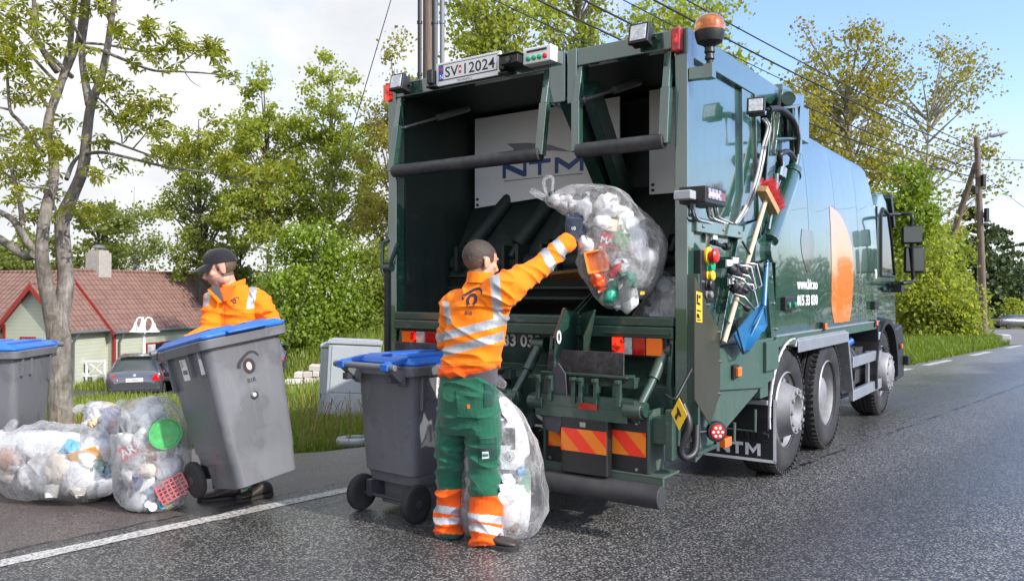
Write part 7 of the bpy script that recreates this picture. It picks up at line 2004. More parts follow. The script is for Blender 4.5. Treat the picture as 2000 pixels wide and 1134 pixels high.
h2 = house('house', 'cream gabled wing with red barge boards at the far left', ap, (.22, .975), 1.55, .08, 1.72, -2.6, 6, wins=((-.35, -1.75, .62, 1.25, 'front'),))
ap = P(112, 540, 41)
h3 = house('house', 'long brown tiled roof rising behind the cream gables at the left', ap + Vector((0, 0, 0)), (-.985, .17), 3.3, -.1, 2.35, -2.8, 12)
# veranda rail with crossed bars
vr = empty('veranda_rail', P(150, 715, 34.2), 0, 'white veranda rail with crossed bars before the cream house', 'railing')
b = MB(); a_ = P(134, 705, 34.2); e_ = P(205, 705, 33.8); a_ -= vr.location; e_ -= vr.location
dn = Vector((0, 0, -.62))
b.bar(a_, e_, .07, .09); b.bar(a_ + dn, e_ + dn, .06, .07)
for i in range(3):
    p_, q_ = a_.lerp(e_, i / 2), a_.lerp(e_, min(1, (i + 1) / 2)); b.bar(p_ + Vector((0, 0, .0)), p_ + dn * 1.5, .07, .07, (0, 1, 0))
    if i < 2: b.bar(p_, q_ + dn, .04, .06); b.bar(p_ + dn, q_, .04, .06)
b.build('rail', white, vr, 0)
# garden lamp with bell shades
lp_ = P(281, 700, 31.5); lp_.z = gz(lp_.x, lp_.y)
lampp = empty('garden_lamp', lp_, 0, 'white garden lamp post with bell-shaped shades in front of the house', 'lamp post')
top = P(281, 640, 31.5) - lp_
b = MB(); b.cyl((0, 0, 0), (0, 0, top.z + .1), .06, 10); b.build('post', white, lampp)
for dx, dy in ((-.33, .0), (.38, 0), (.06, -.33)):
    b = MB(); b.tube(spline([(0, 0, top.z), (dx * .25, dy * .25, top.z + .36), (dx * .75, dy * .75, top.z + .36), (dx, dy, top.z + .12)], 5), .035, 8); b.build('arm', white, lampp, 60)
    b = MB(); b.lathe([(.05, .15), (.08, .02), (.13, -.10), (.24, -.20), (.23, -.21), (.0, -.12)], (dx, dy, top.z + .05), (0, 0, 1), 16); sh_ = b.build('lamp_shade', white, lampp, 50)
    b = MB(); ell(b, (dx, dy, top.z - .17), (.10, .10, .10)); b.build('globe', clearl, sh_, 60)
# ---------------------------------------------------------------- parked cars
def car(label, loc, yaw, paint_m, sedan=False, plate=None, group=None):
    """local x forward, y left"""
    e = empty('parked_car', loc, yaw, label, 'car', group)
    #        x     half w  z bottom  z belt  z roof  roof half w
    if sedan: st = [(-2.32, .62, .45, .78, .80, .55), (-2.25, .80, .30, .96, .98, .62), (-1.7, .86, .24, 1.00, 1.04, .66), (-1.55, .87, .22, .98, 1.08, .64), (-1.0, .88, .2, .96, 1.36, .56), (-.3, .88, .2, .94, 1.42, .58), (.45, .88, .2, .92, 1.38, .57), (1.05, .87, .2, .92, 1.0, .66), (1.3, .87, .22, .90, .93, .66), (2.0, .83, .24, .78, .80, .6), (2.3, .68, .32, .62, .64, .5)]
    else: st = [(-2.06, .66, .38, .62, .64, .58), (-2.03, .80, .30, .86, .88, .70), (-1.97, .855, .26, .96, 1.00, .70), (-1.86, .87, .24, .98, 1.18, .64), (-1.62, .88, .22, .98, 1.42, .56), (-1.35, .88, .2, .98, 1.47, .57), (-.5, .88, .2, .95, 1.49, .59), (.3, .88, .2, .93, 1.42, .58), (1.0, .87, .2, .92, 1.06, .66), (1.3, .86, .22, .88, .92, .66), (1.85, .82, .24, .74, .77, .6), (2.12, .66, .30, .56, .60, .5)]
    rings = []
    for x, w, z0, zb, zr, wr in st:
        half = [(w * .82, z0), (w * .97, z0 + .10), (w, (z0 + zb) / 2 + .04), (w * .985, zb - .07), (w * .93, zb), ((w * .93 + wr) / 2 + .015, (zb + zr) / 2), (wr + .02, zr - .05), (wr * .86, zr), (wr * .45, zr + .012)]
        rings.append([(x, y, z) for y, z in half] + [(x, -y, z) for y, z in half[::-1]])
    n = len(rings[0]); b = MB(); g = MB()
    vs = [q for r_ in rings for q in r_]; body_f = []; glass_f = []
    for i in range(len(rings) - 1):
        for k in range(n):
            k2 = (k + 1) % n; f = (i * n + k, i * n + k2, (i + 1) * n + k2, (i + 1) * n + k)
            hh = st[i][4] - st[i][3] > .12 and st[i + 1][4] - st[i + 1][3] > .12
            side_ = k in (4, 5, n - 6, n - 7); topf = k in (6, 7, 8, 9, 10, n - 9, n - 8)
            slope = abs(st[i + 1][4] - st[i][4]) / (st[i + 1][0] - st[i][0]) > .40
            if (hh and side_ and not (slope and st[i][0] < -1.5)) or (slope and 6 <= k <= 10 and max(st[i][4], st[i + 1][4]) > 1.05): glass_f.append(f)
            else: body_f.append(f)
    body_f += [tuple(range(n)), tuple((len(rings) - 1) * n + k for k in range(n - 1, -1, -1))]
    b.add(vs, [f[::-1] for f in body_f]); g.add(vs, [f[::-1] for f in glass_f])
    bo = b.build('body', paint_m, e, 50)
    g.build('windows', mat('car_glass', (0.02, 0.028, 0.028), 0.03, spec=0.9), e, 50)
    xr = st[1][0]
    for s in (-1, 1):
        b = MB(); z0 = .70 if not sedan else .74
        b.prism([(xr - .035, s * .50, z0), (xr - .02, s * .80, z0 - .02), (xr + .16, s * .875, z0), (xr + .24, s * .88, z0 + .13), (xr + .10, s * .85, z0 + .24), (xr - .03, s * .62, z0 + .20)], (.02, 0, .01)); b.build('tail_light', mat('car_tail_lens', (0.55, 0.01, 0.012), 0.1, coat=1.0), e, 35, .01)
        b = MB(); b.bb(.72, .90, s * .88, s * 1.05, .92, 1.07); b.build('mirror', paint_m, e, 35, .03)
    b = MB(); b.bb(xr - .05, xr + .02, -.26, .26, .66, .78) if not sedan else b.bb(xr - .09, xr, -.26, .26, .55, .66); pl = b.build('number_plate', white, e, 35, .005)
    if plate:
        t_ = text_mb(plate, .085, (xr - .05, .215, .69), (0, -1, 0), (0, 0, 1), .001); t_.build('plate_number', inkm, pl, 0)
    b = MB(); b.bb(xr - .06, xr + .10, -.80, .80, .30, .46); b.build('bumper', mat('car_bumper', (0.03, 0.03, 0.032), 0.4), e, 35, .04)
    if not sedan:
        b = MB(); b.tube([(xr + .09, 0, 1.0), (xr + .10, .10, 1.03), (xr + .16, .34, 1.06)], .012, 6); b.build('rear_wiper', black, e)
        b = MB(); b.lathe([(.05, 0), (.05, .012), (0, .014)], (xr - .02, 0, .875), (-1, 0, .3), 16); b.build('badge', steel, e)
        b = MB(); b.prism([(-1.72, -.5, 1.47), (-1.72, .5, 1.47), (-1.35, .52, 1.50), (-1.35, -.52, 1.50)], (0, 0, .02)); b.build('roof_spoiler', paint_m, e, 35, .008)
    for x in ((-1.28, 1.33) if not sedan else (-1.36, 1.36)):
        for s in (-1, 1):
            w_ = bpy.data.objects.new('wheel', None); COL.objects.link(w_); w_.parent = e; w_.location = (x, s * .80, .31)
            b = MB(); b.lathe([(.20, -.10), (.29, -.10), (.31, -.07), (.31, .07), (.29, .10), (.20, .10)], (0, 0, 0), (0, 1, 0), 24); b.build('tyre', rubber, w_, 40)
            b = MB(); b.lathe([(.205, .085), (.19, .07), (.05, .06), (.045, .09), (0, .092)], (0, 0, 0), (0, s, 0), 20); b.build('rim', alu, w_, 40)
    return e
def on_ground(px, Y): x = (px - CX) / F * Y; return (x, Y, gz(x, Y) + .03)
cg = mat('car_grey', (0.10, 0.103, 0.112), 0.18, 0.5, coat=1.0); cd = mat('car_dark', (0.012, 0.014, 0.02), 0.15, coat=1.0); csv = mat('car_silver', (0.12, 0.14, 0.18), 0.2, 0.6, coat=1.0); ct = mat('car_green_grey', (0.13, 0.145, 0.14), 0.22, 0.6, coat=1.0)
head = lambda deg: R(90 - deg)
x, y, z = on_ground(276, 28.6); car('dark grey hatchback parked tail towards the road by the garden lamp', (x, y, z), head(-19), cg, plate='SU 48690', group='cars parked by the house')
x, y, z = on_ground(375, 29.6); car('black hatchback mostly hidden behind the tilted bin', (x, y, z), head(-17), cd, group='cars parked by the house')
x, y, z = on_ground(496, 26.0); car('dark blue hatchback whose right tail light peeps out past the tilted bin', (x, y, z), head(-20), csv, group='cars parked by the house')
q = P(1985, 637, 80); car('grey-green saloon far down the side road at the right edge', (q.x, q.y, gz(q.x, q.y) + .05), head(86), ct, True)
# ---------------------------------------------------------------- street cabinets, lid, stone wall
def cabinet(label, px0, px1, pytop, Y, depth, lean=0.0, seam=0.28):
    w = (px1 - px0) / F * Y; x = ((px0 + px1) / 2 - CX) / F * Y; z = gz(x, Y) - .12; top = H - (pytop - CY) / F * Y
    e = empty('street_cabinet', (x, Y, z), 0, label, 'utility cabinet', 'grey street cabinets'); e.rotation_euler = (0, R(lean), R(8))
    h = top - z
    b = MB(); b.bb(-w / 2, w / 2, 0, depth, 0, h - .06); b.build('body', greyp, e, 35, .012)
    b = MB(); b.bb(-w / 2 - .015, w / 2 + .015, -.02, depth + .02, h - .055, h - .005); b.bb(-w / 2 + .03, w / 2 - .03, .03, depth - .03, h - .005, h + .015); b.build('cap', greyp, e, 35, .012)
    b = MB(); b.bb(-w / 2 + .05, w / 2 - .03, -.012, .01, .14, h * .42 - .006); b.bb(-w / 2 + .05, w / 2 - .03, -.012, .01, h * .42 + .006, h - .08); b.build('door', mat('cabinet_door', (0.40, 0.43, 0.45), 0.38, var=.05), e, 35, .006)
    if w > .4:
        b = MB(); b.lathe([(.025, 0), (.022, .012), (.012, .014), (.010, .03), (0, .03)], (-w * .15, -.012, h * .70), (0, -1, 0), 14); b.build('lock', gutm, e)
    else:
        b = MB(); b.bb(-w / 2 - .012, -w / 2 + .01, .05, .09, h * .3, h * .36); b.bb(-w / 2 - .012, -w / 2 + .01, .05, .09, h * .8, h * .86); b.build('hinge', greyp, e, 35, .003)
    return e
cabinet('wide pale grey street cabinet on the verge left of the truck', 634, 735, 665, 11.4, .36, 3.0)
cabinet('narrow pale grey street cabinet peeping out left of the wide one', 619, 648, 671, 11.75, .34, 3.0)
q = P(694, 857, 8.35)
lid = empty('drain_cover', (q.x, q.y, gz(q.x, q.y)), 0, 'pale grey oval cover lying in the grass behind the bin', 'cover')
zl = q.z - gz(q.x, q.y)
b = MB(); b.loft([[(.20 * r_ * math.cos(2 * math.pi * k / 28), .15 * r_ * math.sin(2 * math.pi * k / 28), z_) for k in range(28)] for r_, z_ in ((.9, 0), (1, .02), (1, zl), (.93, zl + .02))]); b.build('plate', galv, lid, 40, .004)
b = MB(); b.bb(-.09, .09, -.05, .05, zl + .02, zl + .024); b.build('label_field', mat('cover_label', (0.05, 0.10, 0.10), 0.5, var=.6, vscale=40), lid, 0)
wm = wastemat('wall_stone', [(0, (0.55, 0.50, 0.44)), (0.25, (0.66, 0.61, 0.55)), (0.5, (0.48, 0.42, 0.37)), (0.75, (0.60, 0.53, 0.47)), (0.9, (0.70, 0.66, 0.60))], 0.85)
rng = random.Random(5); b = MB(); a_, e_ = P(556, 748, 22.0), P(752, 748, 21.6)
for row in range(4):
    x = a_.x + row * row * .07 + rng.uniform(0, .1)
    while x < e_.x:
        w_ = rng.uniform(.16, .36); zg = gz(x, 21.9) - .1; h_ = .165
        b.box((x + w_ / 2, 21.9 + rng.uniform(-.03, .03), zg + .1 + row * h_ + h_ / 2), (w_ - .012, .34, h_ - .012), Euler((rng.uniform(-.05, .05), rng.uniform(-.05, .05), rng.uniform(-.06, .06))).to_matrix()); x += w_
sw_ = b.build('stone_wall', wm, None, 35, .02); tag(sw_, 'low wall of pale stone blocks below the grassy bank', 'stone wall')
# ---------------------------------------------------------------- poles, street lamps, cables
def woodmat():
    t = NT('pole_wood'); o = t.obj(); mp = t.node('ShaderNodeMapping', {'Vector': o, 'Scale': (14, 14, 0.7)})
    n = t.noise(2.0, 6, mp.outputs[0], .6)
    p = t.bsdf(Base_Color=t.ramp(n, [(0.3, (0.075, 0.055, 0.042)), (0.7, (0.22, 0.165, 0.125))]), Roughness=.85); t.set(p, 'Normal', t.bump(n, .5, .02)); return t.m
polew = woodmat()
def gpt(px, Y): x = (px - CX) / F * Y; return Vector((x, Y, gz(x, Y)))
p0 = gpt(838, 14.0); pole = empty('utility_pole', p0, 0, 'wooden utility pole with conduits rising behind the truck', 'utility pole')
b = MB(); b.tube([(0, 0, -.2), (0, 0, 9.6)], [.125, .10], 20); b.build('pole_shaft', polew, pole)
for dx, r_, m_ in ((-.155, .035, black), (.115, .042, mat('conduit_grey', (0.06, 0.065, 0.075), 0.4)), (.235, .040, mat('conduit_light', (0.16, 0.165, 0.17), 0.4))):
    b = MB(); b.cyl((dx, -.08, 0), (dx, -.08, 9.2), r_, 12)
    for z_ in (3.2, 5.0, 5.7, 6.6): b.cyl((dx, -.08, z_), (dx, -.08, z_ + .05), r_ + .012, 12)
    b.build('conduit', m_, pole)
pr = gpt(1923, 35.0); ptop = P(1908, 268, 35.0) - pr
rp = empty('utility_pole', pr, 0, 'wooden roadside pole carrying a grey street lamp head at the right', 'utility pole')
b = MB(); b.tube([(0, 0, -.3), ptop], [.155, .115], 16); b.build('pole_shaft', polew, rp)
b = MB(); b.tube(spline([ptop + Vector((0, 0, -.25)), P(1915, 275, 35) - pr, P(1936, 263, 34.8) - pr], 5), .035, 8); la_ = b.build('lamp_arm', galv, rp, 60)
b = MB(); q0, q1 = P(1934, 267, 34.8) - pr, P(1968, 257, 34.6) - pr
b.loft([[q0.lerp(q1, f_) + Vector((0, w_ * math.cos(2 * math.pi * k / 14), h_ * math.sin(2 * math.pi * k / 14))) for k in range(14)] for f_, w_, h_ in ((0, .06, .05), (.25, .14, .09), (.7, .15, .10), (1, .08, .05))]); b.build('lamp_head', greyp, la_, 60)
for px, py, h_ in ((1921, 352, .5), (1905, 372, .35), (1927, 420, .6)): b = MB(); q = P(px, py, 34.8) - pr; b.bb(q.x - .07, q.x + .07, q.y - .1, q.y + .1, q.z - h_ / 2, q.z + h_ / 2); b.build('fuse_box', black, rp, 35, .02)
b = MB(); b.tube([gpt(1846, 36.5) + Vector((0, 0, -.3)), P(1858, 470, 36.2), P(1906, 318, 35.2)], [.15, .14, .11], 14)
q = gpt(1846, 36.5); b.v = [tuple(Vector(v) - q) for v in b.v]; st_ = b.build('stay_pole', polew); st_.location = q; tag(st_, 'leaning brown stay pole propping the roadside lamp pole', 'pole')
p2 = gpt(1911, 52); l2 = empty('street_lamp', p2, 0, 'slim far street lamp with bright white head behind the roadside pole', 'street lamp')
b = MB(); t2 = P(1911, 465, 52) - p2; b.tube([(0, 0, 0), t2, P(1906, 459, 52) - p2], .07, 8); b.build('post', galv, l2, 60)
b = MB(); q = P(1900, 459, 52) - p2; b.loft([[q + Vector((-.4 + .8 * f_, w_ * math.cos(2 * math.pi * k / 10), .12 - .2 * f_ + .09 * math.sin(2 * math.pi * k / 10))) for k in range(10)] for f_, w_ in ((0, .08), (.3, .18), (.8, .18), (1, .06))]); b.build('lamp_head', white, l2, 60)
cablem = mat('cable_black', (0.012, 0.012, 0.012), 0.6)
def wire(a, c, sag, label, r=.012, cat='cable', name='overhead_cable', n=24):
    a, c = Vector(a), Vector(c); b = MB(); b.tube([a.lerp(c, i / n) - Vector((0, 0, 4 * sag * (i / n) * (1 - i / n))) for i in range(n + 1)], r, 6)
    b.v = [tuple(Vector(v) - a) for v in b.v]; o = b.build(name, cablem, None, 60); o.location = a; tag(o, label, cat, 'overhead cables' if cat == 'cable' else None)
pt = lambda z_: p0 + Vector((0.0, 0, z_ - p0.z))
for i, (za_, yb, sg, r_, lb) in enumerate(((9.1, 291, .25, .020, 'topmost overhead cable running from the pole behind the truck to the roadside lamp pole'), (8.75, 300, .40, .026, 'thick overhead cable just under the topmost one'), (8.35, 318, .35, .014, 'thin overhead cable third from the top'), (7.95, 332, .45, .024, 'fourth overhead cable, above the lowest two'), (7.5, 348, .5, .024, 'second lowest overhead cable over the truck roof'), (7.1, 362, .55, .014, 'lowest thin overhead cable skimming the truck roof'))):
    wire(pt(za_), P(1912, yb, 35), sg, lb, r_)
wire(P(1914, 310, 35), (30, 30, 6.6), .2, 'cable leaving the roadside lamp pole towards the right, upper one', .014)
wire(P(1914, 335, 35), (36, 52, 5.0), .2, 'cable leaving the roadside lamp pole towards the right, lower one', .014)
wire(pt(8.8), gpt(520, 12.6), 0, 'thin steel guy wire slanting down left from the pole behind the truck', .008, 'guy wire', 'guy_wire', 4)
# kerb at the junction
b = MB(); pts = [(1868, 634, 42), (1900, 652, 35.5), (1940, 660, 33.0), (1962, 664, 31.8), (1966, 672, 30.0)]
ks = [Vector(((px - CX) / F * Y, Y, 0)) for px, py, Y in pts]
for v in ks: v.z = gz(v.x, v.y) + .07
for i in range(len(ks) - 1): b.bar(ks[i], ks[i + 1], .28, .18)
k_ = b.build('kerb', mat('kerb_pale', (0.60, 0.58, 0.54), 0.7, var=.1), None, 35, .02); tag(k_, kind='structure')
# ---------------------------------------------------------------- vegetation
def leafmat(name, cols, trans=0.35):
    t = NT(name); g = t.node('ShaderNodeNewGeometry').outputs['Random Per Island']
    c = t.ramp(g, [(i / (len(cols) - 1), c_) for i, c_ in enumerate(cols)])
    d = t.node('ShaderNodeBsdfPrincipled', {'Base Color': c, 'Roughness': 0.5, 'Specular IOR Level': 0.35})
    tr_ = t.node('ShaderNodeBsdfTranslucent', {'Color': t.mix(1.0, c, (1.5, 1.45, 0.6), 'MULTIPLY')})
    m = t.node('ShaderNodeMixShader', {0: trans, 1: d.outputs[0], 2: tr_.outputs[0]}); t.l.new(m.outputs[0], t.out.inputs[0]); return t.m
leaf_y = leafmat('leaf_yellow_green', [(0.192, 0.246, 0.041), (0.270, 0.324, 0.055), (0.360, 0.384, 0.07)], 0.55)
leaf_m = leafmat('leaf_mid_green', [(0.162, 0.210, 0.041), (0.222, 0.270, 0.053), (0.294, 0.318, 0.062)], 0.55)
leaf_d = leafmat('leaf_dull_green', [(0.132, 0.168, 0.043), (0.180, 0.216, 0.053), (0.240, 0.264, 0.062)], 0.5)
leaf_b = leafmat('leaf_bright_green', [(0.132, 0.198, 0.022), (0.192, 0.270, 0.031), (0.264, 0.342, 0.04)], 0.45)
leaf_o = leafmat('leaf_bronze', [(0.20, 0.195, 0.042), (0.26, 0.245, 0.054), (0.32, 0.295, 0.072)], 0.5)
leaf_s = leafmat('spruce_needles', [(0.035, 0.06, 0.022), (0.055, 0.085, 0.03), (0.08, 0.105, 0.038)], 0.15)
def barkmat(name, a, c, sc=5):
    t = NT(name); o = t.obj(); n = t.noise(sc, 8, o, .65, .6); mp = t.node('ShaderNodeMapping', {'Vector': o, 'Scale': (22, 22, 3)})
    n2 = t.noise(1.6, 6, mp.outputs[0], .7)
    col = t.mix(t.ramp(n, [(0.38, (0, 0, 0)), (0.62, (1, 1, 1))]), a, c); col = t.mix(t.math('MULTIPLY', t.ramp(n2, [(.45, (0, 0, 0)), (.65, (1, 1, 1))]), .55), col, tuple(x * .3 for x in a))
    ms = t.ramp(t.noise(2.2, 6, o, .6), [(.58, (0, 0, 0)), (.68, (1, 1, 1))]); col = t.mix(t.math('MULTIPLY', ms, .6), col, (0.06, 0.07, 0.02))
    p = t.bsdf(Base_Color=col, Roughness=.9); t.set(p, 'Normal', t.bump(n2, .8, .03)); return t.m
bark = barkmat('bark_grey', (0.13, 0.108, 0.084), (0.29, 0.26, 0.22)); barkd = barkmat('bark_dark', (0.05, 0.042, 0.035), (0.12, 0.10, 0.085)); barkp = barkmat('bark_pale', (0.30, 0.28, 0.25), (0.42, 0.40, 0.37))
RNG = np.random.default_rng(11)
def leaf_quads(C, size, rng, droop=0.0, jit=.35):
    """one folded leaf blade (4 corners) at each centre"""
    n = len(C); a = rng.normal(size=(n, 3)); a[:, 2] -= droop; a /= np.linalg.norm(a, axis=1)[:, None]
    h = rng.normal(size=(n, 3)); h[:, 2] *= .6; u = np.cross(a, h); u /= np.linalg.norm(u, axis=1)[:, None] + 1e-9
    nn = np.cross(a, u)
    L = size * rng.uniform(1 - jit, 1 + jit, n)[:, None]; w = L * .42
    V = np.stack([C - a * L * .5, C + u * w - a * L * .05 + nn * L * .10, C + a * L * .5, C - u * w - a * L * .05 + nn * L * .10], 1)
    return V.reshape(-1, 3), np.arange(4 * n).reshape(-1, 4)
def tree(name, label, px, pytop, pybot, halfpx, Y, mat_l, mat_b, ncl, nlf, lsize, seed, trunk_px=None, shape='round', clr=.55, group=None, cat='tree', bare=0.0, tr=.16, hollow=.35, limbs=26, lean=0):
    rng = np.random.default_rng(seed); k = Y / F
    base = gpt(trunk_px if trunk_px is not None else px, Y); e = empty(name, base, 0, label, cat, group)
    top = H - (pytop - CY) * k; bot = H - (pybot - CY) * k; cx = (px - CX) * k; hw = halfpx * k; cz = (top + bot) / 2; hz = (top - bot) / 2
    # clump centres through the crown
    pts = []
    while len(pts) < ncl:
        q = rng.uniform(-1, 1, 3); zf = (q[2] + 1) / 2
        if shape == 'round': w = math.sqrt(max(0, 1 - q[2] ** 2)) ** .8
        elif shape == 'tall': w = (.55 + .45 * math.sin(math.pi * min(1, zf * 1.1 + .1))) * (1 if zf < .8 else max(.15, (1 - zf) / .2) ** .5)
        elif shape == 'cone': w = (1 - zf) ** .85 + .04
        elif shape == 'vase': w = (.35 + .65 * zf ** .7) * (1 if zf < .75 else max(0.1, 1 - ((zf - .75) / .25) ** 2) ** .5)
        elif shape == 'bush': w = (1 - zf ** 2) ** .5
        r_ = math.hypot(q[0], q[1])
        lump = .78 + .42 * mnoise.noise(Vector((math.atan2(q[1], q[0]) * 1.1 + seed, q[2] * 2.4, seed * 1.7)))
        if r_ > w * lump or r_ < w * lump * hollow * rng.random(): continue
        if mnoise.noise(Vector((q[0] * 2.3 + seed, q[1] * 2.3, q[2] * 2.8))) < -0.22: continue
        pts.append((cx + q[0] * hw, Y + q[1] * hw * .85, cz + q[2] * hz))
    pts = np.array(pts); B = np.array(base)
    # trunk and limbs
    b = MB(); zt = top - (top - bot) * (.12 if shape in ('tall', 'cone') else .35)
    tx = base.x; axis = [base + Vector((0, 0, -.2)), Vector((tx + (cx - tx) * .3, Y, base.z + (zt - base.z) * .4)), Vector((tx + (cx - tx) * .7, Y, base.z + (zt - base.z) * .75)), Vector((cx, Y, zt))]
    if shape != 'bush':
        sp_ = spline(axis, 5); n = len(sp_); b.tube([q - base for q in sp_], [tr * (1 - .96 * i / n) for i in range(n)], 10)
        lo = max(bot, base.z + .5)
        for j in range(min(limbs, ncl)):
            q = Vector(pts[int(rng.integers(ncl))]); f = np.clip((q.z - lo) / max(.1, zt - lo) - rng.uniform(.12, .35), .08, .92)
            s0 = sp_[int((.25 + .75 * f) * (n - 1)) if bot - base.z > 1 else int(f * (n - 1))]
            if shape == 'cone': s0 = Vector((s0.x, s0.y, min(zt, q.z + .3)))
            m_ = s0.lerp(q, .5) + Vector((rng.uniform(-.2, .2), rng.uniform(-.2, .2), rng.uniform(-.1, .35))) * hw * .3
            b.tube([v - base for v in bez(s0, m_, q, 5)], [tr * .34 * (1 - .8 * i / 5) for i in range(6)], 5)
        b.build('trunk', mat_b, e, 60)
    else:
        for j in range(10):
            q = Vector(pts[int(rng.integers(ncl))]); s0 = base + Vector((rng.uniform(-.3, .3) * hw, 0, 0)); b.tube([v - base for v in bez(s0, s0.lerp(q, .5) + Vector((0, 0, .2)), q, 4)], [.03, .026, .02, .014, .008], 5)
        b.build('stems', mat_b, e, 60)
    m = int(ncl * nlf); ci = rng.integers(0, ncl, m); rad = clr * rng.uniform(.6, 1.3, ncl)
    if shape == 'cone':
        dv = pts[:, :2] - np.array([cx, Y]); off = rng.normal(size=(m, 3)) * np.array([.5, .5, .16]) * rad[ci][:, None]
        C = pts[ci] + off; C[:, 2] -= .25 * np.linalg.norm(off[:, :2], axis=1)
    else: C = pts[ci] + rng.normal(size=(m, 3)) * rad[ci][:, None] * np.array([.55, .55, .42])
    C = C - B
    V, Q = leaf_quads(C, lsize, rng, .25)
    np_mesh('crown', V, Q, mat_l, e)
    return e
G1 = 'trees behind the workers'
tree('deciduous_tree', 'dull green tree behind the roofs at the far left', 60, 455, 600, 110, 50, leaf_d, barkd, 70, 95, .24, 41, group=G1)
tree('birch_tree', 'thin feathery birch behind the pale chimney', 262, 330, 600, 70, 52, leaf_d, barkp, 70, 50, .19, 42, shape='tall', clr=.7, group=G1, tr=.12)
tree('deciduous_tree', 'dark green tree directly behind the pale chimney', 195, 395, 600, 75, 49, leaf_d, barkd, 55, 60, .25, 43, group=G1, hollow=.1)
tree('deciduous_tree', 'tall slender tree above the capped worker', 388, 190, 545, 88, 42, leaf_m, barkd, 95, 95, .155, 44, trunk_px=392, shape='tall', clr=.5, group=G1, tr=.2, limbs=70)
tree('deciduous_tree', 'tall leafy poplar between the slender tree and the bush', 515, 112, 470, 92, 40, leaf_y, barkd, 120, 110, .16, 45, trunk_px=528, shape='tall', clr=.5, group=G1, tr=.17, limbs=70)
tree('deciduous_tree', 'broad yellow-green tree above the flowering bush', 650, 82, 520, 112, 41, leaf_y, bark, 150, 118, .16, 46, trunk_px=642, shape='tall', clr=.52, group=G1, tr=.2, limbs=90)
tree('deciduous_tree', 'bronze-green tree half hidden by the left edge of the truck', 770, 70, 600, 95, 37, leaf_o, bark, 110, 110, .15, 47, shape='tall', clr=.55, group=G1, limbs=80)
tree('deciduous_tree', 'low green tree between the capped worker and the bush', 470, 420, 640, 50, 45, leaf_d, barkd, 34, 60, .24, 48, group=G1)
tree('flowering_bush', 'big light green bush with whitish blossoms left of the truck', 610, 436, 690, 128, 29, leaf_b, barkd, 170, 190, .125, 49, shape='bush', clr=.6, cat='bush', hollow=.6)
tree('flowering_bush', 'dark leafy bush pressed against the left edge of the truck', 735, 470, 680, 70, 30, leaf_m, barkd, 90, 170, .125, 50, shape='bush', clr=.6, cat='bush', hollow=.6)
# blossoms are leaf-sized white tufts on the bush
G2 = 'trees over and beyond the truck'
tree('deciduous_tree', 'airy yellow tree over the truck header beside the pole', 960, -60, 180, 120, 27, leaf_y, bark, 90, 52, .15, 51, shape='vase', clr=.55, group=G2, limbs=60, trunk_px=985)
tree('deciduous_tree', 'airy yellow tree over the middle of the truck roof', 1130, -70, 170, 110, 29, leaf_y, bark, 66, 50, .15, 52, shape='vase', clr=.6, group=G2, limbs=60)
tree('deciduous_tree', 'yellow-green tree over the amber beacon', 1330, -60, 260, 150, 31, leaf_y, bark, 110, 60, .17, 53, shape='round', clr=.7, group=G2, limbs=60)
tree('deciduous_tree', 'tallest bronze-yellow tree above the container roof', 1650, 0, 500, 140, 40, leaf_o, bark, 190, 60, .17, 54, trunk_px=1690, shape='round', clr=.7, group=G2, tr=.26, limbs=80)
tree('deciduous_tree', 'sparse bronze tree with pale bare branches beside the lamp pole', 1815, 75, 480, 150, 41, leaf_o, barkp, 150, 40, .16, 55, trunk_px=1800, shape='round', clr=.7, group=G2, tr=.2, limbs=70)
tree('deciduous_tree', 'bronze-green tree low behind the container roof', 1560, 150, 520, 80, 37, leaf_o, bark, 110, 56, .17, 56, group=G2, limbs=50)
tree('maple_tree', 'bright green maple behind the truck mirrors', 1770, 315, 700, 78, 28, leaf_b, barkd, 140, 130, .145, 57, shape='tall', clr=.6, hollow=.6)
tree('roadside_bush', 'yellow-green bush at the verge beside the truck mirrors', 1818, 455, 690, 78, 25, leaf_y, barkd, 120, 150, .115, 58, shape='bush', clr=.5, cat='bush', hollow=.6)
tree('deciduous_tree', 'deep green tree behind the leaning stay pole', 1850, 440, 660, 55, 50, leaf_m, barkd, 90, 110, .22, 59, hollow=.5)
tree('spruce_tree', 'tall spruce behind the roadside lamp pole', 1905, 330, 622, 75, 98, leaf_s, barkd, 170, 60, .50, 60, shape='cone', clr=.9, group='spruces at the right')
tree('spruce_tree', 'dark spruce right of the roadside lamp pole', 1958, 440, 622, 60, 104, leaf_s, barkd, 130, 60, .5, 61, shape='cone', clr=.9, group='spruces at the right')
tree('spruce_tree', 'small spruce cut by the right edge of the picture', 1996, 475, 622, 55, 125, leaf_s, barkd, 80, 45, .5, 62, shape='cone', clr=1.2, group='spruces at the right')
tree('young_tree', 'small yellow-green sapling above the far saloon', 1980, 575, 625, 22, 88, leaf_y, barkd, 22, 40, .3, 63, clr=.5, tr=.05)
tree('roadside_bush', 'dark green bush at the foot of the roadside lamp pole', 1888, 575, 668, 42, 44, leaf_m, barkd, 50, 70, .26, 64, shape='bush', clr=.6, cat='bush')
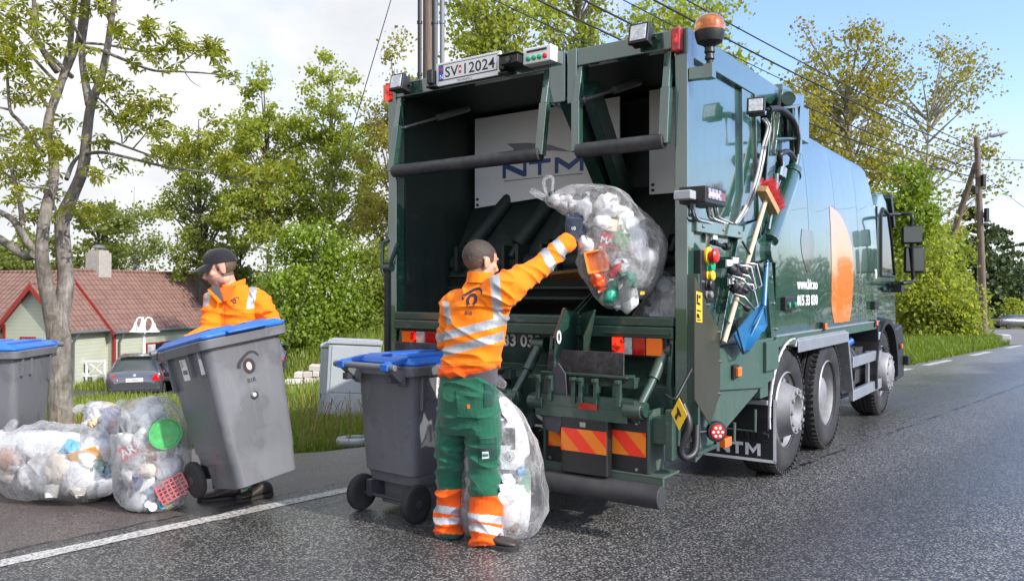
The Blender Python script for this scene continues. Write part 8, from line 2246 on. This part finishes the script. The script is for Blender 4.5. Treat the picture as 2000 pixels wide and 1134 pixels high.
# woods far off that close the view on both sides
def woods(name, label, pts, hgt, seed, m):
    rng = np.random.default_rng(seed); P_ = []
    for (x0, y0), (x1, y1) in zip(pts[:-1], pts[1:]):
        L = math.hypot(x1 - x0, y1 - y0); n = int(L * 150)
        f = rng.random(n); d = rng.normal(size=n) * 3.0
        x = x0 + (x1 - x0) * f; y = y0 + (y1 - y0) * f + d
        hh = np.array([hgt * (.7 + .45 * mnoise.noise(Vector((a * .16, c * .16, seed)))) for a, c in zip(x, y)])
        z = np.array([gz(a, c) for a, c in zip(x, y)]) + hh * rng.random(n) ** .7
        P_.append(np.stack([x, y, z], 1))
    C = np.concatenate(P_); V, Q = leaf_quads(C, .55, rng, .2); o = np_mesh(name, V, Q, m); tag(o, label, 'woodland', None, 'stuff'); return o
woods('woodland', 'distant dull green woodland closing the view behind the houses and trees', [(-75, 70), (-30, 78), (0, 82), (34, 92)], 4.2, 3, leaf_d)
woods('woodland', 'distant dark woodland beyond the far saloon', [(52, 100), (75, 104), (110, 110)], 11, 4, leaf_s)
woods('woodland', 'leafy woodland on the far side of the road, mirrored in the truck flank', [(34, -10), (48, 10), (62, 36), (78, 74)], 9.0, 5, leaf_s)
# ---------------------------------------------------------------- the near tree at the left
Yt = 11.0
tb_ = gpt(118, Yt); nt = empty('horse_chestnut_tree', tb_, 0, 'big near tree with mottled bark and fresh drooping leaves at the left', 'tree')
LB = [  # (pixel polyline with depth offsets), start and end radius in photo pixels
 ([(120, 840, 0), (117, 760, 0), (118, 690, 0), (112, 640, 0), (104, 590, 0)], 28, 25),
 ([(112, 650, 0), (92, 570, -.1), (82, 505, -.15), (84, 450, -.15), (92, 400, -.1), (105, 350, 0), (103, 300, 0), (92, 255, 0), (102, 205, 0), (125, 150, .1), (150, 90, .15), (160, 20, .2), (168, -60, .2), (185, -190, .3), (180, -330, .3)], 17, 2),
 ([(113, 640, 0), (128, 560, .1), (124, 490, .15), (122, 430, .1), (140, 385, .1), (162, 330, .05), (170, 260, 0), (178, 205, 0), (198, 150, -.1), (212, 80, -.15), (224, -10, -.2), (232, -60, -.2), (262, -170, -.3), (290, -260, -.3)], 20, 1.5),
 ([(92, 262, 0), (100, 215, .2), (120, 160, .3), (135, 100, .4), (142, 40, .5), (150, -50, .5), (130, -180, .6), (118, -270, .6)], 12, 1.5),
 ([(112, 140, .0), (90, 110, -.2), (72, 70, -.3), (66, 0, -.4), (64, -50, -.4), (40, -150, -.5), (20, -230, -.5)], 8, 1.2),
 ([(140, 150, .1), (112, 122, .3), (78, 90, .4), (45, 55, .5), (0, 25, .6)], 6, 2.5),
 ([(175, 205, 0), (165, 150, .1), (160, 100, .1), (168, 40, .1), (178, -40, 0), (205, -150, 0), (215, -290, 0)], 10, 2),
 ([(160, 85, .1), (150, 60, -.1), (130, 35, -.2), (100, 0, -.3)], 5, 3),
 ([(165, 92, .1), (200, 100, -.2), (250, 120, -.3), (300, 138, -.4), (350, 140, -.4), (400, 143, -.5), (448, 148, -.5)], 4.5, 1.3),
 ([(163, 84, .1), (210, 88, .2), (280, 100, .3), (340, 95, .35), (390, 108, .4), (430, 110, .5)], 3.5, 1.2),
 ([(172, 280, 0), (210, 275, -.2), (250, 288, -.3), (300, 305, -.4), (360, 316, -.5)], 4, 1.5),
 ([(168, 300, 0), (200, 298, -.3), (250, 308, -.5), (320, 325, -.7), (390, 335, -.9), (450, 346, -1.0), (520, 358, -1.1)], 4.5, 1.2),
 ([(84, 500, -.1), (60, 482, -.2), (40, 450, -.3), (20, 425, -.3), (-20, 405, -.3)], 11, 6),
 ([(70, 495, -.2), (50, 500, .1), (20, 480, .2), (-20, 455, .3)], 12, 9),
 ([(44, 440, -.3), (40, 400, -.3), (28, 350, -.4), (12, 300, -.4)], 7, 3),
 ([(86, 305, 0), (60, 265, -.3), (36, 235, -.4), (20, 215, -.5), (14, 150, -.5)], 6, 3),
 ([(105, 410, 0), (98, 370, -.2), (50, 365, -.4), (20, 345, -.5), (0, 330, -.6)], 4, 1.5),
 ([(130, 350, .1), (142, 320, .3), (160, 302, .4), (176, 310, .2)], 6, 3),
 ([(212, 215, 0), (236, 260, -.2), (240, 280, -.2), (262, 250, -.3), (275, 240, -.3)], 2, 1),
 ([(178, 178, 0), (220, 220, -.2), (232, 260, -.3)], 3, 1),
 ([(340, 137, -.4), (365, 115, -.4), (392, 98, -.4), (420, 100, -.4)], 1.6, .8), ([(300, 120, .3), (290, 80, .3), (275, 50, .3), (285, 38, .3)], 1.8, .8), ([(230, 95, .2), (240, 60, .3), (232, 42, .3)], 1.8, .8),
 ([(360, 140, -.4), (375, 160, -.4), (392, 170, -.4)], 1.2, .6), ([(260, 290, -.3), (285, 260, -.4), (300, 225, -.4)], 1.8, .8), ([(330, 325, -.7), (350, 290, -.7), (380, 280, -.7), (410, 285, -.7)], 1.8, .8),
 ([(400, 336, -.9), (415, 320, -.9), (440, 315, -.9)], 1.3, .6), ([(190, 300, -.2), (205, 330, -.3), (220, 320, -.3)], 1.4, .7), ([(0, 60, -.4), (20, 100, -.3), (60, 160, -.1), (95, 210, 0)], 3.5, 5), ([(-10, 20, .4), (30, 70, .4), (80, 130, .3), (120, 170, .2)], 3, 4.5), ([(20, 215, -.5), (-20, 205, -.5)], 3, 2)]
b = MB(); ends = []
for pts, r0, r1 in LB:
    w = [P(x, y, Yt + d) - tb_ for x, y, d in pts]; sp_ = spline(w, 4); n = len(sp_); k = Yt / F * .82
    rr_ = [(r0 + (r1 - r0) * i / (n - 1)) * k * (1 + .10 * mnoise.noise(sp_[i] * 4)) for i in range(n)]
    b.tube(sp_, rr_, 12 if r0 > 8 else 7)
b.build('trunk', bark, nt, 60)
def palmate(b_v, b_f, c, size, rng):
    """a drooping five-fingered leaf"""
    a = rng.uniform(0, 6.28); tilt = rng.uniform(.5, 1.15); m_ = Euler((tilt, 0, a)).to_matrix() @ Matrix.Rotation(rng.uniform(0, 6.28), 3, 'Z')
    for k in range(5):
        t = -1.9 + .95 * k; L = size * (1 - .12 * abs(k - 2)) * rng.uniform(.85, 1.1); d = Vector((math.sin(t), math.cos(t), 0)); s = Vector((d.y, -d.x, 0)); n = len(b_v)
        for q in (d * L * .02, d * L * .62 + s * L * .17 + Vector((0, 0, -.06 * L)), d * L + Vector((0, 0, -.34 * L)), d * L * .62 - s * L * .17 + Vector((0, 0, -.06 * L))): b_v.append(c + m_ @ q)
        b_f.append((n, n + 1, n + 2, n + 3))
rng = random.Random(77); lv, lf = [], []
CL = [(0, 20, 40, 9), (30, 35, 40, 9), (55, 15, 30, 6), (40, 110, 40, 10), (75, 55, 30, 7), (110, 60, 22, 5), (15, 100, 40, 10), (30, 125, 38, 12), (0, 130, 40, 10), (50, 140, 25, 6), (60, 185, 35, 10), (85, 170, 22, 5), (40, 190, 25, 5), (20, 250, 30, 6), (45, 280, 40, 12), (20, 300, 35, 10), (0, 320, 35, 8), (80, 265, 26, 6), (100, 280, 26, 6), (75, 330, 40, 11), (40, 330, 36, 10), (10, 350, 30, 8), (95, 370, 36, 9), (60, 430, 36, 9), (85, 420, 28, 6), (30, 380, 25, 6), (140, 405, 30, 7), (175, 410, 30, 8), (205, 420, 20, 4), (185, 345, 18, 4), (205, 160, 28, 7), (185, 140, 22, 5), (220, 170, 24, 6), (225, 215, 38, 11), (245, 190, 22, 6), (250, 235, 30, 8), (265, 240, 28, 8), (290, 205, 28, 8), (310, 210, 28, 8), (275, 215, 22, 5), (300, 240, 26, 7), (320, 260, 30, 9), (335, 285, 30, 9), (315, 305, 26, 8), (355, 295, 26, 8), (385, 285, 26, 8), (410, 275, 28, 9), (430, 255, 26, 8), (440, 310, 26, 8), (455, 330, 26, 8), (480, 335, 24, 7), (510, 335, 26, 8), (545, 330, 26, 7), (520, 355, 20, 5), (420, 325, 22, 6), (215, 315, 22, 5), (195, 275, 22, 5), (230, 50, 20, 5), (245, 80, 22, 6), (270, 80, 24, 6), (285, 45, 20, 6), (300, 62, 22, 6), (262, 130, 20, 5), (305, 110, 22, 6), (322, 130, 18, 4), (340, 80, 22, 6), (360, 85, 20, 6), (370, 90, 20, 5), (402, 95, 22, 7), (420, 88, 18, 5), (428, 110, 18, 5), (448, 146, 16, 5), (325, 95, 16, 4), (250, 165, 16, 4), (180, 95, 18, 4), (205, 10, 22, 5), (150, 15, 28, 6), (130, 20, 22, 5), (190, 10, 20, 4), (112, 100, 26, 5), (115, 50, 20, 4), (140, 235, 22, 4), (130, 290, 20, 4), (110, 300, 24, 5), (190, 330, 16, 4), (70, 300, 24, 6), (55, 310, 26, 6), (20, 60, 30, 7), (0, 75, 30, 7)]
CL += [(x + rng.uniform(-60, 60), y, 45, 12) for y in range(-330, 0, 30) for x in (30, 90, 150, 210, 270) if abs(x - 150) < 190 + y * .3]
k = Yt / F
for x, y, r_, n in CL:
    dep = rng.uniform(-.9, .6)
    if x > 190: dep = -.3 - max(0, x - 200) * .0028 + rng.uniform(-.25, .25)
    for j in range(int(n * 2.2)):
        c = P(x, y, Yt + dep) + Vector((rng.gauss(0, .5), rng.gauss(0, .5), rng.gauss(0, .36))) * r_ * k; palmate(lv, lf, c - tb_, rng.uniform(.085, .15), rng)
np_mesh('crown', np.array([tuple(v) for v in lv]), np.array(lf), leafmat('leaf_fresh', [(0.18, 0.215, 0.026), (0.25, 0.28, 0.038), (0.33, 0.32, 0.055)], .55), nt)
# ---------------------------------------------------------------- grass
def grass(name, label, n, fn, h0, h1, m, seed, wd=.006, head=0.0):
    rng = np.random.default_rng(seed); base = []; hs = []
    while len(base) < n:
        r_ = fn(rng)
        if r_ is None: continue
        base.append(r_[:3]); hs.append(r_[3] if len(r_) > 3 else 1.0)
    Bp = np.array(base); hs = np.array(hs); hgt = rng.uniform(h0, h1, n) * hs
    a = rng.uniform(0, 6.283, n); d = np.stack([np.cos(a), np.sin(a), np.zeros(n)], 1); s = np.stack([-np.sin(a), np.cos(a), np.zeros(n)], 1)
    bend = rng.uniform(.05, .55, n) * hgt; w = wd * rng.uniform(.7, 1.5, n); up = np.array([0, 0, 1.0])
    m1 = Bp + up * (hgt * .55)[:, None] + d * (bend * .3)[:, None]; tp = Bp + up * hgt[:, None] + d * bend[:, None]
    V = np.stack([Bp - s * w[:, None], Bp + s * w[:, None], m1 + s * (w * .75)[:, None], m1 - s * (w * .75)[:, None], tp + s * (w * (.15 + head))[:, None], tp - s * (w * (.15 + head))[:, None]], 1).reshape(-1, 3)
    i = np.arange(n)[:, None] * 6; Q = np.concatenate([i + np.array([[0, 1, 2, 3]]), i + np.array([[3, 2, 4, 5]])], 0)
    o = np_mesh(name, V, Q, m); tag(o, label, 'grass', None, 'stuff'); return o
grassm = leafmat('grass_blades', [(0.13, 0.20, 0.02), (0.17, 0.235, 0.028), (0.22, 0.26, 0.045), (0.29, 0.29, 0.08)], .4)
grassn = leafmat('grass_fresh', [(0.10, 0.17, 0.016), (0.14, 0.21, 0.02), (0.18, 0.235, 0.03)], .4)
dry = leafmat('grass_seed_stems', [(0.14, 0.075, 0.035), (0.22, 0.14, 0.06), (0.28, 0.22, 0.10)], .2)
def verge(rng, smin=.05, smax=5.5, tmin=-6, tmax=7):
    t = rng.uniform(tmin, tmax); s = edge_s(t) + smin + (smax - smin) * rng.random() ** 1.5; x, y = xy(t, s)
    if y < 6.8 or x / y < -.66 or x / y > -.12: return None
    d = s - edge_s(t); pp = mnoise.noise(Vector((x * .9, y * .9, 0)))
    return (x, y, gz(x, y) - .12 + .10 * min(1, max(0, d / .9)), .35 + .65 * min(1, d / .8) + .35 * pp)
grass('verge_grass', 'fresh green grass along the lay-by edge between bins and cabinets', 30000, verge, .10, .22, grassn, 1, .0055)
grass('tall_grass', 'taller yellowing grass on the bank behind the bins', 16000, lambda r: verge(r, .9, 13, -9, 9), .10, .24, grassm, 2, .006)
grass('grass_stems', 'brown seeding grass stems standing in the verge', 900, lambda r: verge(r, .6, 5, -6, 6), .22, .50, dry, 3, .0035, 1.2)
def bank(rng):
    x, y = rng.uniform(-18, 3), rng.uniform(14, 36); 
    if inpoly(x, y, [(-24, 26), (-24, 33), (-9, 31), (-6.5, 21.3), (-1.5, 20.2), (-1.5, 18.6), (-8, 19.4), (-12, 24)]): return None
    if x / y < -.58 or x / y > -.13: return None
    return (x, y, gz(x, y) - .02, 1)
grass('bank_grass', 'long pale grass on the mound behind the stone wall', 26000, bank, .16, .42, grassm, 4, .016)
def rverge(rng):
    t = rng.uniform(6, 30); s = .35 + 3.8 * rng.random() ** 1.3; x, y = xy(t, s)
    if x / y < .45 or inpoly(x, y, SIDE): return None
    return (x, y, gz(x, y) - .03, .55 + .45 * min(1, s / 1.5))
grass('verge_grass', 'green grass strip between the dashed edge line and the bushes at the right', 16000, rverge, .12, .32, grassn, 5, .012)
def weeds(rng):
    t = rng.uniform(-5, 5); s = edge_s(t) + .4 + 3.5 * rng.random(); x, y = xy(t, s)
    if y < 7 or x / y < -.66 or x / y > -.15: return None
    return (x, y, gz(x, y), 1)
# white blossom tufts of the big bush
rng_ = np.random.default_rng(9); q = P(610, 560, 29); C = []
while len(C) < 70:
    u_ = rng_.uniform(-1, 1, 3)
    if .75 < np.linalg.norm(u_) < .98 and u_[1] < .2: C.append((q.x + u_[0] * 2.3, q.y + u_[1] * 2.0, q.z + .3 + u_[2] * 2.0))
C = np.repeat(np.array(C), 9, 0) + rng_.normal(size=(630, 3)) * .07
V, Q = leaf_quads(C - np.array(gpt(610, 29)), .055, rng_)
bush = [o for o in COL.objects if o.name.startswith('flowering_bush')][0]
np_mesh('blossom', V, Q, mat('blossom_white', (0.62, 0.62, 0.52), 0.8), bush)
